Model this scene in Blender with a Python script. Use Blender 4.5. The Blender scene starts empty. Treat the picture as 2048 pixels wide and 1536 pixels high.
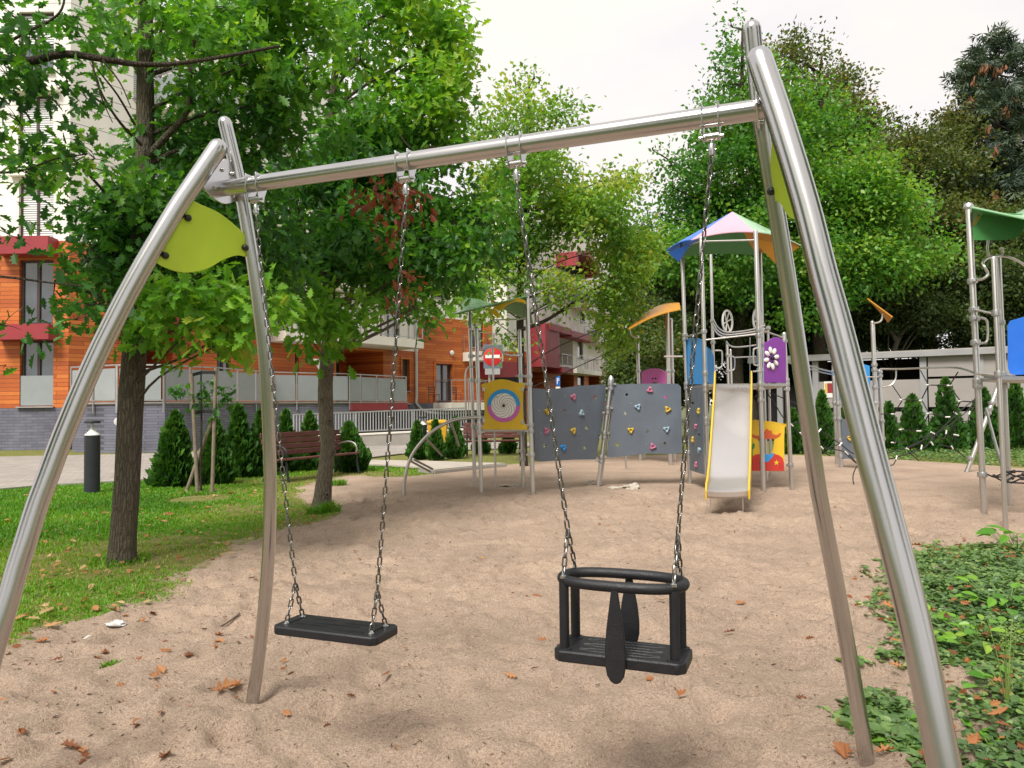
import bpy, bmesh, math, random
import numpy as np
from mathutils import Vector, Matrix, noise

random.seed(7)
RNG = np.random.default_rng(7)
SC = bpy.context.scene
COL = SC.collection
V = Vector
R = math.radians

# ------------------------------------------------------------------ camera
FPX, CH = 1500.0, 1.3                       # focal length in photo pixels (2048 wide), eye height
PITCH = math.atan(44.0 / FPX)
ROLL = 0.0105
_F = V((0, math.cos(PITCH), math.sin(PITCH)))
_U0 = V((0, -math.sin(PITCH), math.cos(PITCH)))
_R0 = V((1, 0, 0))
CR = _R0 * math.cos(ROLL) - _U0 * math.sin(ROLL)
CU = _U0 * math.cos(ROLL) + _R0 * math.sin(ROLL)
CO = V((0, 0, CH))


def ray(u, v):
    return _F + CR * ((u - 1024) / FPX) + CU * ((768 - v) / FPX)


def at(u, v, Y):
    "point seen at photo pixel (u, v) that stands Y metres in front"
    d = ray(u, v)
    return CO + d * (Y / d.y)


def gnd(u, v, z=0.0):
    "ground point seen at photo pixel (u, v)"
    d = ray(u, v)
    return CO + d * ((z - CH) / d.z)


def at_lin(u, v, a, b):
    "point on the sheet Y = a + b*z"
    d = ray(u, v)
    return CO + d * ((a + b * CH) / (d.y - b * d.z))


def on_plane(u, v, p, n):
    d = ray(u, v)
    return CO + d * ((p - CO).dot(n) / d.dot(n))


def pix(p):
    q = V(p) - CO
    w = q.dot(_F)
    return 1024 + FPX * q.dot(CR) / w, 768 - FPX * q.dot(CU) / w


cam = bpy.data.cameras.new('camera')
camo = bpy.data.objects.new('camera', cam)
COL.objects.link(camo)
cam.sensor_fit = 'HORIZONTAL'
cam.sensor_width = 36.0
cam.lens = 36.0 * FPX / 2048.0
cam.clip_start = 0.05
cam.clip_end = 3000
m = Matrix((CR, CU, -_F)).transposed().to_4x4()
m.translation = CO
camo.matrix_world = m
SC.camera = camo

# ------------------------------------------------------------------ materials
MATS = {}


def mat(name):
    m = bpy.data.materials.new(name)
    m.use_nodes = True
    nt = m.node_tree
    nt.nodes.clear()
    out = nt.nodes.new('ShaderNodeOutputMaterial')
    MATS[name] = m
    return m, nt, out


class NT:
    "tiny node helper"
    def __init__(s, nt):
        s.nt = nt

    def n(s, typ, **kw):
        nd = s.nt.nodes.new(typ)
        for k, v in kw.items():
            if k.startswith('i_'):
                key = k[2:]
                key = int(key) if key.isdigit() else key.replace('_', ' ')
                if hasattr(v, 'is_linked') or isinstance(v, bpy.types.NodeSocket):
                    s.nt.links.new(v, nd.inputs[key])
                else:
                    nd.inputs[key].default_value = v
            else:
                setattr(nd, k, v)
        return nd

    def link(s, a, b):
        s.nt.links.new(a, b)

    def ramp(s, fac, stops, interp='LINEAR'):
        r = s.nt.nodes.new('ShaderNodeValToRGB')
        r.color_ramp.interpolation = interp
        els = r.color_ramp.elements
        while len(els) > 1:
            els.remove(els[-1])
        for i, (p, c) in enumerate(stops):
            e = els[0] if i == 0 else els.new(p)
            e.position = p
            c = c if hasattr(c, '__len__') else (c, c, c)
            e.color = tuple(c)[:3] + (1,)
        s.link(fac, r.inputs[0])
        return r.outputs[0]

    def mix(s, fac, a, b, blend='MIX'):
        nd = s.nt.nodes.new('ShaderNodeMix')
        nd.data_type = 'RGBA'
        nd.blend_type = blend
        for sock, v in ((nd.inputs[0], fac), (nd.inputs[6], a), (nd.inputs[7], b)):
            if isinstance(v, bpy.types.NodeSocket):
                s.link(v, sock)
            elif hasattr(v, '__len__'):
                sock.default_value = tuple(v)[:3] + (1,)
            else:
                sock.default_value = v
        return nd.outputs[2]

    def coord(s, kind='Object'):
        return s.n('ShaderNodeTexCoord').outputs[kind]

    def pos(s):
        return s.n('ShaderNodeNewGeometry').outputs['Position']

    def noise(s, vec, scale, detail=4.0, rough=0.55, out='Fac'):
        nd = s.n('ShaderNodeTexNoise', i_Scale=scale, i_Detail=detail, i_Roughness=rough)
        s.link(vec, nd.inputs['Vector'])
        return nd.outputs[out]

    def map(s, vec, scale=(1, 1, 1), rot=(0, 0, 0), loc=(0, 0, 0)):
        nd = s.n('ShaderNodeMapping')
        nd.inputs['Scale'].default_value = scale
        nd.inputs['Rotation'].default_value = rot
        nd.inputs['Location'].default_value = loc
        s.link(vec, nd.inputs['Vector'])
        return nd.outputs[0]

    def bump(s, h, strength=0.3, dist=0.02):
        nd = s.n('ShaderNodeBump', i_Strength=strength, i_Distance=dist)
        s.link(h, nd.inputs['Height'])
        return nd.outputs[0]

    def math(s, op, a, b=0.0):
        nd = s.n('ShaderNodeMath', operation=op)
        for i, v in enumerate((a, b)):
            if isinstance(v, bpy.types.NodeSocket):
                s.link(v, nd.inputs[i])
            else:
                nd.inputs[i].default_value = v
        return nd.outputs[0]

    def bsdf(s, out, **kw):
        p = s.n('ShaderNodeBsdfPrincipled')
        for k, v in kw.items():
            key = k.replace('_', ' ')
            if isinstance(v, bpy.types.NodeSocket):
                s.link(v, p.inputs[key])
            elif hasattr(v, '__len__'):
                p.inputs[key].default_value = tuple(v)[:3] + (1,) if len(v) in (3, 4) and key != 'Normal' else v
            else:
                p.inputs[key].default_value = v
        if out is not None:
            s.link(p.outputs[0], out.inputs[0])
        return p


def M_plain(name, col, rough=0.5, metal=0.0, vary=0.12, scale=6.0, bump=0.0, spec=0.5, bscale=60.0):
    m, nt, out = mat(name)
    h = NT(nt)
    pos = h.pos()
    f = h.noise(pos, scale, 5)
    c = h.mix(1.0, col, h.ramp(f, [(0.25, 1 - vary), (0.75, 1 + vary * 0.6)]), 'MULTIPLY')
    rr = h.ramp(h.noise(pos, scale * 3, 3), [(0.3, max(0.02, rough - 0.08)), (0.7, min(1, rough + 0.1))])
    kw = dict(Base_Color=c, Roughness=rr, Metallic=metal, Specular_IOR_Level=spec)
    if bump:
        kw['Normal'] = h.bump(h.noise(pos, bscale, 4), bump, 0.01)
    h.bsdf(out, **kw)
    return m


def M_steel(name, col=(0.60, 0.57, 0.54), rough=0.3, vary=0.14):
    m, nt, out = mat(name)
    h = NT(nt)
    pos = h.pos()
    blot = h.noise(pos, 2.2, 3, 0.5)
    c = h.mix(1.0, col, h.ramp(blot, [(0.3, 1 - vary), (0.65, 1.0)]), 'MULTIPLY')
    c = h.mix(h.ramp(h.noise(h.map(pos, (1, 1, .35)), 9.0, 5, 0.7), [(0.62, 0.0), (0.80, 0.18)]), c, (0.36, 0.31, 0.27))
    rr = h.ramp(blot, [(0.35, rough), (0.75, rough + 0.05)])
    h.bsdf(out, Base_Color=c, Roughness=rr, Metallic=1.0)
    return m


def M_siding(name, axis, c0, c1, c2):
    "horizontal wood cladding boards; axis: unit vector along the wall"
    m, nt, out = mat(name)
    h = NT(nt)
    pos = h.pos()
    dot = h.n('ShaderNodeVectorMath', operation='DOT_PRODUCT')
    h.link(pos, dot.inputs[0])
    dot.inputs[1].default_value = (axis[0], axis[1], 0)
    sep = h.n('ShaderNodeSeparateXYZ')
    h.link(pos, sep.inputs[0])
    cmb = h.n('ShaderNodeCombineXYZ')
    h.link(dot.outputs['Value'], cmb.inputs[0])
    h.link(sep.outputs[2], cmb.inputs[1])
    br = h.n('ShaderNodeTexBrick', i_Scale=1.0, offset=0.37, squash=1.0)
    h.link(cmb.outputs[0], br.inputs['Vector'])
    br.inputs['Color1'].default_value = (0, 0, 0, 1)
    br.inputs['Color2'].default_value = (1, 1, 1, 1)
    br.inputs['Mortar'].default_value = (0.5, 0.5, 0.5, 1)
    br.inputs['Mortar Size'].default_value = 0.006
    br.inputs['Brick Width'].default_value = 1.9
    br.inputs['Row Height'].default_value = 0.14
    tone = h.ramp(br.outputs['Color'], [(0.0, c0), (0.5, c1), (1.0, c2)])
    grain = h.noise(h.map(cmb.outputs[0], (1.2, 22, 1)), 4.0, 5, 0.6)
    tone = h.mix(1.0, tone, h.ramp(grain, [(0.3, 0.72), (0.7, 1.12)]), 'MULTIPLY')
    tone = h.mix(h.ramp(h.noise(pos, 0.6, 4), [(0.5, 0.0), (0.8, 0.4)]), tone, tuple(x * 0.6 for x in c0))
    tone = h.mix(br.outputs['Fac'], tone, tuple(x * 0.22 for x in c0))
    h.bsdf(out, Base_Color=tone, Roughness=0.55, Normal=h.bump(h.math('SUBTRACT', 1.0, br.outputs['Fac']), 0.5, 0.01))
    return m


def M_brick(name, axis, c1, c2, mortar, bw=0.25, rh=0.075, ms=0.008):
    m, nt, out = mat(name)
    h = NT(nt)
    pos = h.pos()
    dot = h.n('ShaderNodeVectorMath', operation='DOT_PRODUCT')
    h.link(pos, dot.inputs[0])
    dot.inputs[1].default_value = (axis[0], axis[1], 0)
    sep = h.n('ShaderNodeSeparateXYZ')
    h.link(pos, sep.inputs[0])
    cmb = h.n('ShaderNodeCombineXYZ')
    h.link(dot.outputs['Value'], cmb.inputs[0])
    h.link(sep.outputs[2], cmb.inputs[1])
    br = h.n('ShaderNodeTexBrick', i_Scale=1.0)
    h.link(cmb.outputs[0], br.inputs['Vector'])
    br.inputs['Color1'].default_value = tuple(c1) + (1,)
    br.inputs['Color2'].default_value = tuple(c2) + (1,)
    br.inputs['Mortar'].default_value = tuple(mortar) + (1,)
    br.inputs['Mortar Size'].default_value = ms
    br.inputs['Brick Width'].default_value = bw
    br.inputs['Row Height'].default_value = rh
    c = h.mix(1.0, br.outputs['Color'], h.ramp(h.noise(pos, 1.1, 5), [(0.3, 0.75), (0.7, 1.15)]), 'MULTIPLY')
    h.bsdf(out, Base_Color=c, Roughness=0.75, Normal=h.bump(h.math('SUBTRACT', 1.0, br.outputs['Fac']), 0.4, 0.01))
    return m


def M_stucco(name, col, seam=None):
    m, nt, out = mat(name)
    h = NT(nt)
    pos = h.pos()
    c = h.mix(1.0, col, h.ramp(h.noise(h.map(pos, (1, 1, 0.35)), 0.9, 5), [(0.3, 0.86), (0.7, 1.04)]), 'MULTIPLY')
    kw = {}
    if seam:
        sep = h.n('ShaderNodeSeparateXYZ')
        h.link(pos, sep.inputs[0])
        z = h.math('FRACT', h.math('MULTIPLY', sep.outputs[2], 1.0 / seam))
        ln = h.math('LESS_THAN', z, 0.055)
        hi = h.math('GREATER_THAN', sep.outputs[2], 9.6)
        ln = h.math('MULTIPLY', ln, hi)
        c = h.mix(ln, c, tuple(x * 0.42 for x in col))
    h.bsdf(out, Base_Color=c, Roughness=0.9, Normal=h.bump(h.noise(pos, 70, 3), 0.15, 0.004))
    return m


def M_glass(name, col=(0.035, 0.045, 0.055), rough=0.04):
    m, nt, out = mat(name)
    h = NT(nt)
    pos = h.pos()
    c = h.mix(h.ramp(h.noise(pos, 0.8, 3), [(0.35, 0.0), (0.65, 1.0)]), col, tuple(x * 2.2 for x in col))
    h.bsdf(out, Base_Color=c, Roughness=rough, Specular_IOR_Level=1.0, Coat_Weight=1.0, Coat_Roughness=0.03,
           Normal=h.bump(h.noise(pos, 1.4, 2), 0.05, 0.05))
    return m


def M_frost(name, col):
    m, nt, out = mat(name)
    h = NT(nt)
    pos = h.pos()
    c = h.mix(1.0, col, h.ramp(h.noise(pos, 0.9, 4), [(0.3, 0.88), (0.7, 1.06)]), 'MULTIPLY')
    h.bsdf(out, Base_Color=c, Roughness=0.22, Alpha=0.9, Specular_IOR_Level=0.6)
    return m


def M_leaf(name, stops, trans=0.35, rough=0.42, hue_noise=1.4):
    "leaf colour picked by the per-leaf attribute 'tint'"
    m, nt, out = mat(name)
    h = NT(nt)
    a = h.n('ShaderNodeAttribute', attribute_name='tint')
    pos = h.pos()
    f = h.math('ADD', a.outputs['Fac'], h.math('MULTIPLY', h.math('SUBTRACT', h.noise(pos, hue_noise, 2), 0.5), 0.25))
    c = h.ramp(f, stops)
    p = h.bsdf(None, Base_Color=c, Roughness=rough, Specular_IOR_Level=0.35)
    t = h.n('ShaderNodeBsdfTranslucent')
    tc = h.mix(1.0, c, (1.5, 1.5, 0.55), 'MULTIPLY')
    h.link(tc, t.inputs[0])
    mx = h.n('ShaderNodeMixShader', i_0=trans)
    h.link(p.outputs[0], mx.inputs[1])
    h.link(t.outputs[0], mx.inputs[2])
    h.link(mx.outputs[0], out.inputs[0])
    return m


def M_bark(name, c0, c1, moss=(0.09, 0.11, 0.03), mf=0.35, sc=1.0):
    m, nt, out = mat(name)
    h = NT(nt)
    pos = h.pos()
    g = h.map(pos, (44 * sc, 44 * sc, 7.0 * sc))
    w = h.n('ShaderNodeTexVoronoi', feature='DISTANCE_TO_EDGE', i_Scale=1.0)
    h.link(h.mix(0.12, g, h.noise(g, 1.0, 4, out='Color'), 'LINEAR_LIGHT'), w.inputs['Vector'])
    crack = h.math('MULTIPLY', h.ramp(w.outputs['Distance'], [(0.0, 0.25), (0.22, 1.0)]), h.ramp(h.noise(g, 2.3, 4, .7), [(0.3, .62), (0.62, 1.0)]))
    c = h.mix(crack, tuple(x * 0.42 for x in c0), h.mix(h.noise(pos, 11, 5), c0, c1))
    c = h.mix(h.math('MULTIPLY', h.ramp(h.noise(pos, 2.4, 5), [(0.45, 0.0), (0.7, 1.0)]), mf), c, moss)
    h.bsdf(out, Base_Color=c, Roughness=0.92, Specular_IOR_Level=0.2, Normal=h.bump(h.math('ADD', crack, h.noise(pos, 60, 4)), 0.9, 0.02))
    return m


# ------------------------------------------------------------------ mesh builder
class MB:
    def __init__(s):
        s.v, s.f, s.mi = [], [], []
        s.m = 0

    def add(s, vs, fs):
        b = len(s.v)
        s.v.extend([tuple(x) for x in vs])
        s.f.extend([[b + i for i in f] for f in fs])
        s.mi.extend([s.m] * len(fs))

    def box(s, c, size, rot=None, x=None, y=None, z=None):
        "box at centre c; axes from rot (3x3) or x,y,z vectors"
        hx, hy, hz = size[0] / 2, size[1] / 2, size[2] / 2
        if rot is None:
            X, Y, Z = V(x or (1, 0, 0)).normalized(), V(y or (0, 1, 0)).normalized(), V(z or (0, 0, 1)).normalized()
        else:
            X, Y, Z = rot.col[0], rot.col[1], rot.col[2]
        c = V(c)
        vs = [c + X * (a * hx) + Y * (b * hy) + Z * (d * hz) for d in (-1, 1) for a, b in ((-1, -1), (1, -1), (1, 1), (-1, 1))]
        s.add(vs, [(3, 2, 1, 0), (4, 5, 6, 7), (0, 1, 5, 4), (1, 2, 6, 5), (2, 3, 7, 6), (3, 0, 4, 7)])

    def bar(s, a, b, w, t, up=(0, 0, 1)):
        a, b = V(a), V(b)
        x = (b - a).normalized()
        up = V(up)
        if abs(x.dot(up)) > 0.98:
            up = V((0, 1, 0))
        y = up.cross(x).normalized()
        z = x.cross(y)
        s.box((a + b) / 2, ((b - a).length, w, t), x=x, y=y, z=z)

    def tube(s, pts, r, n=12, caps=True, closed=False, dome=False):
        pts = [V(p) for p in pts]
        k = len(pts)
        rs = list(r) if hasattr(r, '__len__') else [r] * k
        if dome and not closed:        # rounded end at the last point
            d = (pts[-1] - pts[-2]).normalized()
            rr = rs[-1]
            e = pts[-1]
            for a in (30, 60, 80):
                pts.append(e + d * rr * math.sin(R(a)))
                rs.append(rr * math.cos(R(a)))
            k = len(pts)
        tang = []
        for i in range(k):
            if closed:
                t = pts[(i + 1) % k] - pts[i - 1]
            else:
                t = pts[min(i + 1, k - 1)] - pts[max(i - 1, 0)]
            tang.append(t.normalized())
        ref = V((0, 0, 1)) if abs(tang[0].z) < 0.9 else V((0, 1, 0))
        u = ref.cross(tang[0]).normalized()
        rings = []
        for i in range(k):
            t = tang[i]
            u = (u - t * u.dot(t))
            if u.length < 1e-6:
                u = V((1, 0, 0))
            u.normalize()
            w = t.cross(u)
            rings.append([pts[i] + (u * math.cos(2 * math.pi * j / n) + w * math.sin(2 * math.pi * j / n)) * rs[i] for j in range(n)])
        vs = [p for rg in rings for p in rg]
        fs = []
        for i in range(k if closed else k - 1):
            i2 = (i + 1) % k
            for j in range(n):
                fs.append((i * n + j, i * n + (j + 1) % n, i2 * n + (j + 1) % n, i2 * n + j))
        if caps and not closed:
            fs.append(tuple(range(n))[::-1])
            fs.append(tuple((k - 1) * n + j for j in range(n)))
        s.add(vs, fs)

    def cyl(s, a, b, r, n=14):
        s.tube([a, b], r, n)

    def lathe(s, prof, c, axis=(0, 0, 1), n=20):
        "prof: list of (radius, height) along axis from c"
        c, ax = V(c), V(axis).normalized()
        s.tube_prof([(c + ax * hgt, rad) for rad, hgt in prof], ax, n)

    def tube_prof(s, pr, ax, n):
        ref = V((0, 0, 1)) if abs(ax.z) < 0.9 else V((1, 0, 0))
        u = ref.cross(ax).normalized()
        w = ax.cross(u)
        vs = []
        for p, rad in pr:
            rad = max(rad, 1e-4)
            vs += [p + (u * math.cos(2 * math.pi * j / n) + w * math.sin(2 * math.pi * j / n)) * rad for j in range(n)]
        fs = []
        k = len(pr)
        for i in range(k - 1):
            for j in range(n):
                fs.append((i * n + j, i * n + (j + 1) % n, (i + 1) * n + (j + 1) % n, (i + 1) * n + j))
        fs.append(tuple(range(n))[::-1])
        fs.append(tuple((k - 1) * n + j for j in range(n)))
        s.add(vs, fs)

    def prism(s, outline, thick, n=None):
        "flat plate: 3-D outline, extruded by thick along its normal (centred)"
        o = [V(p) for p in outline]
        if n is None:
            n = V((0, 0, 0))
            for i in range(len(o)):
                n += o[i].cross(o[(i + 1) % len(o)])
            n.normalize()
        n = V(n).normalized()
        k = len(o)
        vs = [p - n * thick / 2 for p in o] + [p + n * thick / 2 for p in o]
        fs = [tuple(range(k))[::-1], tuple(range(k, 2 * k))]
        fs += [(i, (i + 1) % k, k + (i + 1) % k, k + i) for i in range(k)]
        s.add(vs, fs)

    def holed(s, outline, holes, thick, n):
        "plate with cut-through holes"
        bm = bmesh.new()
        es = []
        for lp in [outline] + holes:
            vv = [bm.verts.new(V(p)) for p in lp]
            es += [bm.edges.new((vv[i], vv[(i + 1) % len(vv)])) for i in range(len(vv))]
        bmesh.ops.triangle_fill(bm, edges=es, use_beauty=True, use_dissolve=False, normal=V(n))
        bm.verts.index_update()
        vs = [v.co.copy() for v in bm.verts]
        fs = [[v.index for v in f.verts] for f in bm.faces]
        bm.free()
        n = V(n).normalized()
        k = len(vs)
        fix = []
        for f in fs:
            nn = (vs[f[1]] - vs[f[0]]).cross(vs[f[2]] - vs[f[0]])
            fix.append(f if nn.dot(n) > 0 else f[::-1])
        vv = [p + n * thick / 2 for p in vs] + [p - n * thick / 2 for p in vs]
        ff = fix + [[i + k for i in f[::-1]] for f in fix]
        b = 0
        for lp in [outline] + holes:
            L = len(lp)
            ff += [(b + i, b + (i + 1) % L, k + b + (i + 1) % L, k + b + i) for i in range(L)]
            b += L
        s.add(vv, ff)

    def sheet(s, grid, thick=0.0):
        "grid[i][j] of points; optional thickness downwards along z"
        a, b = len(grid), len(grid[0])
        vs = [V(p) for row in grid for p in row]
        fs = [(i * b + j, i * b + j + 1, (i + 1) * b + j + 1, (i + 1) * b + j) for i in range(a - 1) for j in range(b - 1)]
        if thick:
            k = len(vs)
            vs2 = [p - V((0, 0, thick)) for p in vs]
            fs2 = [tuple(x + k for x in f[::-1]) for f in fs]
            rim = [i for i in range(b)] + [i * b + b - 1 for i in range(1, a)] + [(a - 1) * b + j for j in range(b - 2, -1, -1)] + [i * b for i in range(a - 2, 0, -1)]
            L = len(rim)
            fs3 = [(rim[i], rim[i] + k, rim[(i + 1) % L] + k, rim[(i + 1) % L]) for i in range(L)]
            s.add(vs + vs2, fs + fs2 + fs3)
        else:
            s.add(vs, fs)


OFF = {}


def _link(o, parent, org):
    COL.objects.link(o)
    OFF[o.name] = V(org)
    if parent is not None:
        o.parent = parent
        o.location = V(org) - OFF[parent.name]
    else:
        o.location = V(org)


def obj(name, mb, mats, parent=None, org=None, smooth=35, bevel=0.0, label=None):
    if org is None:
        org = OFF[parent.name] if parent is not None else V((0, 0, 0))
    org = V(org)
    me = bpy.data.meshes.new(name)
    me.from_pydata([V(p) - org for p in mb.v], [], mb.f)
    mats = mats if isinstance(mats, (list, tuple)) else [mats]
    for m_ in mats:
        me.materials.append(MATS[m_] if isinstance(m_, str) else m_)
    if len(mats) > 1:
        me.polygons.foreach_set('material_index', mb.mi)
    bm = bmesh.new()
    bm.from_mesh(me)
    bmesh.ops.recalc_face_normals(bm, faces=bm.faces)
    bm.to_mesh(me)
    bm.free()
    if smooth:
        me.shade_smooth()
        me.set_sharp_from_angle(angle=R(smooth))
    o = bpy.data.objects.new(name, me)
    _link(o, parent, org)
    if bevel:
        md = o.modifiers.new('bevel', 'BEVEL')
        md.width = bevel
        md.segments = 2
        md.limit_method = 'ANGLE'
        md.angle_limit = R(40)
        md.harden_normals = False
    if label:
        o['label'] = label
    return o


def tag(o, label, cat, group=None, kind=None):
    o['label'] = label
    o['category'] = cat
    if group:
        o['group'] = group
    if kind:
        o['kind'] = kind
    return o


def thing(name, label, cat, loc, group=None):
    o = bpy.data.objects.new(name, None)
    o.empty_display_size = 0.2
    _link(o, None, V(loc))
    return tag(o, label, cat, group)


def struct(o):
    o['kind'] = 'structure'
    return o


def np_mesh(name, verts, faces_per, tmpl_faces, n_inst, k, tint=None, matname=None, smooth=False):
    "mesh of n_inst copies of a template with k verts; verts (n_inst*k,3)"
    me = bpy.data.meshes.new(name)
    nv = len(verts)
    me.vertices.add(nv)
    me.vertices.foreach_set('co', np.ascontiguousarray(verts, dtype=np.float32).ravel())
    lens = np.array([len(f) for f in tmpl_faces], dtype=np.int32)
    flat = np.concatenate([np.array(f, dtype=np.int32) for f in tmpl_faces])
    allv = (flat[None, :] + (np.arange(n_inst, dtype=np.int32) * k)[:, None]).ravel()
    alll = np.tile(lens, n_inst)
    starts = np.concatenate(([0], np.cumsum(alll)[:-1])).astype(np.int32)
    me.loops.add(len(allv))
    me.loops.foreach_set('vertex_index', allv)
    me.polygons.add(len(alll))
    me.polygons.foreach_set('loop_start', starts)
    me.update(calc_edges=True)
    if tint is not None:
        at_ = me.attributes.new('tint', 'FLOAT', 'POINT')
        at_.data.foreach_set('value', np.repeat(tint.astype(np.float32), k))
    if matname:
        me.materials.append(MATS[matname])
    return me


def frames(axis, nrm):
    a = axis / np.linalg.norm(axis, axis=1, keepdims=True)
    x = np.cross(a, nrm)
    x /= (np.linalg.norm(x, axis=1, keepdims=True) + 1e-9)
    z = np.cross(x, a)
    return x, a, z


def place(tmpl, pos, axis, nrm, size):
    x, a, z = frames(axis, nrm)
    t = tmpl[None, :, :] * size[:, None, None]
    out = pos[:, None, :] + t[:, :, 0:1] * x[:, None, :] + t[:, :, 1:2] * a[:, None, :] + t[:, :, 2:3] * z[:, None, :]
    return out.reshape(-1, 3)


def _halves(half):
    "folded two-sided leaf from a half outline (x, y)"
    vs, fs = [], []
    for sgn in (1, -1):
        b = len(vs)
        vs += [(sgn * x, y, 0.28 * x - 0.16 * y * y) for x, y in half]
        f = list(range(b, b + len(half)))
        fs.append(f if sgn > 0 else f[::-1])
    return np.array(vs, dtype=np.float64), fs


OAK = _halves([(0, 0), (.09, .12), (.06, .20), (.24, .30), (.12, .41), (.33, .55), (.16, .66), (.25, .82), (.09, .88), (0, 1)])
MAPLE = _halves([(0, 0), (.16, -.02), (.34, -.10), (.30, .08), (.55, .30), (.33, .33), (.36, .48), (.20, .46), (.19, .66), (.09, .70), (0, 1)])
_lv = [(0, 0, 0), (.31, .47, .08), (0, 1, -.08), (-.31, .47, .08)]
LEAF = (np.array(_lv), [[0, 1, 2, 3]])


def _spray(k, spread, L=0.62):
    vs, fs = [], []
    rr = random.Random(k)
    for i in range(k):
        a = (i - (k - 1) / 2) * spread / max(1, k - 1) * 2
        y0 = 0.38 * (i % 3) / 2
        ca, sa = math.cos(a), math.sin(a)
        tz = rr.uniform(-.25, .25)
        b = len(vs)
        for x, y, z in _lv:
            x, y = x * L, y * L
            vs.append((x * ca + y * sa, y0 + y * ca - x * sa, z * L + tz * y))
        fs.append([b, b + 1, b + 2, b + 3])
    return np.array(vs), fs


SPRAY = _spray(5, 1.0)
FAN = _spray(5, 0.55, 0.8)
NEEDLE = (_spray(7, 1.25, 0.85)[0] * 1.0, _spray(7, 1.25, 0.85)[1])
for _i in range(7):
    _q = NEEDLE[0][_i * 4:_i * 4 + 4]
    _c = (_q[1] + _q[3]) / 2
    _q[1] = _c + (_q[1] - _c) * .34
    _q[3] = _c + (_q[3] - _c) * .34
# ------------------------------------------------------------------ palette
M_steel('steel', (0.56, 0.555, 0.56), 0.21, 0.06)
M_steel('steel_far', (0.62, 0.60, 0.58), 0.34, 0.10)
M_steel('galvanised', (0.55, 0.56, 0.57), 0.42, 0.16)
M_plain('slide_steel', (0.66, 0.64, 0.64), 0.34, 0.92, 0.01, 0.6)
M_plain('chain_metal', (0.21, 0.205, 0.20), 0.26, 1.0, 0.3, 40)
M_plain('rubber', (0.0065, 0.0070, 0.0105), 0.48, 0, 0.3, 9, 0.25, bscale=220)
M_plain('black_plastic', (0.014, 0.014, 0.016), 0.35)
M_plain('lime', (0.52, 0.72, 0.05), 0.42, 0, 0.11, 5, 0.06, bscale=400)
M_plain('yellow', (0.68, 0.44, 0.025), 0.42, 0, 0.13, 5)
M_plain('orange', (0.56, 0.235, 0.012), 0.42, 0, 0.07, 3)
M_plain('green_sky_sheen', (0.34, 0.56, 0.36), 0.22, 0, 0.08, 2, spec=1.0)  # paler green: sky sheen on the upper faces put into the colour
M_plain('green', (0.045, 0.21, 0.05), 0.42, 0, 0.07, 3)
M_plain('blue', (0.02, 0.15, 0.66), 0.4, 0, 0.06, 3)
M_plain('sky_blue', (0.03, 0.28, 0.68), 0.4, 0, 0.06, 3)
M_plain('purple', (0.20, 0.035, 0.30), 0.42, 0, 0.07, 3)
M_plain('pink', (0.52, 0.12, 0.42), 0.42, 0, 0.07, 3)
M_plain('pale_pink', (0.62, 0.33, 0.42), 0.42, 0, 0.07, 3)
M_plain('white', (0.74, 0.73, 0.71), 0.45, 0, 0.06, 5)
M_plain('red', (0.50, 0.035, 0.025), 0.42, 0, 0.07, 3)
M_plain('sign_red', (0.52, 0.02, 0.025), 0.35, 0, 0.05, 3)
M_plain('sign_blue', (0.02, 0.12, 0.44), 0.35, 0, 0.05, 3)
M_plain('hat_red', (0.50, 0.09, 0.03), 0.42, 0, 0.07, 3)
M_plain('grey_board', (0.122, 0.146, 0.182), 0.5, 0, 0.18, 2.5, 0.08, bscale=300)
M_plain('hold_pink', (0.46, 0.15, 0.25), 0.5, 0, 0.15, 30, 0.2)
M_plain('hold_yellow', (0.55, 0.38, 0.05), 0.5, 0, 0.15, 30, 0.2)
M_plain('hold_blue', (0.27, 0.38, 0.46), 0.5, 0, 0.15, 30, 0.2)
M_plain('rope', (0.018, 0.018, 0.02), 0.75, 0, 0.3, 30)
M_plain('maroon', (0.29, 0.03, 0.04), 0.5, 0, 0.12, 1.5)
M_plain('cream_concrete', (0.76, 0.72, 0.64), 0.8, 0, 0.12, 1.5, 0.1)
M_plain('concrete', (0.34, 0.32, 0.29), 0.9, 0, 0.22, 1.8, 0.3)
M_plain('window_frame', (0.055, 0.035, 0.03), 0.45)
M_plain('blind', (0.62, 0.62, 0.62), 0.7, 0, 0.05, 2)
M_plain('opening_shade', (0.012, 0.011, 0.011), 0.8)  # near-black colour standing in for the shade inside openings
M_plain('bollard', (0.022, 0.025, 0.032), 0.42, 0, 0.2, 6, 0.1)
M_plain('taupe', (0.31, 0.285, 0.27), 0.75, 0, 0.13, 0.9, 0.12)
M_plain('bench_wood', (0.135, 0.045, 0.038), 0.5, 0, 0.35, 7, 0.2)
M_plain('black_iron', (0.014, 0.016, 0.02), 0.45)
M_plain('stake_wood', (0.22, 0.18, 0.13), 0.85, 0, 0.3, 14, 0.5)
M_plain('rag', (0.52, 0.47, 0.40), 0.9, 0, 0.25, 40, 0.4)
M_plain('litter_white', (0.55, 0.54, 0.53), 0.7, 0, 0.2, 40)
M_plain('bin_yellow', (0.62, 0.36, 0.02), 0.5, 0, 0.1, 4)
M_plain('downpipe', (0.55, 0.55, 0.56), 0.45)
M_plain('fascia', (0.30, 0.30, 0.31), 0.5, 0.0, 0.15, 2)
M_plain('twig', (0.10, 0.07, 0.05), 0.9, 0, 0.3, 60)
M_glass('window_glass')
M_frost('frosted_glass', (0.30, 0.33, 0.34))
M_stucco('stucco', (0.82, 0.785, 0.73), 0.58)
M_stucco('stucco_plain', (0.80, 0.77, 0.70))
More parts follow.
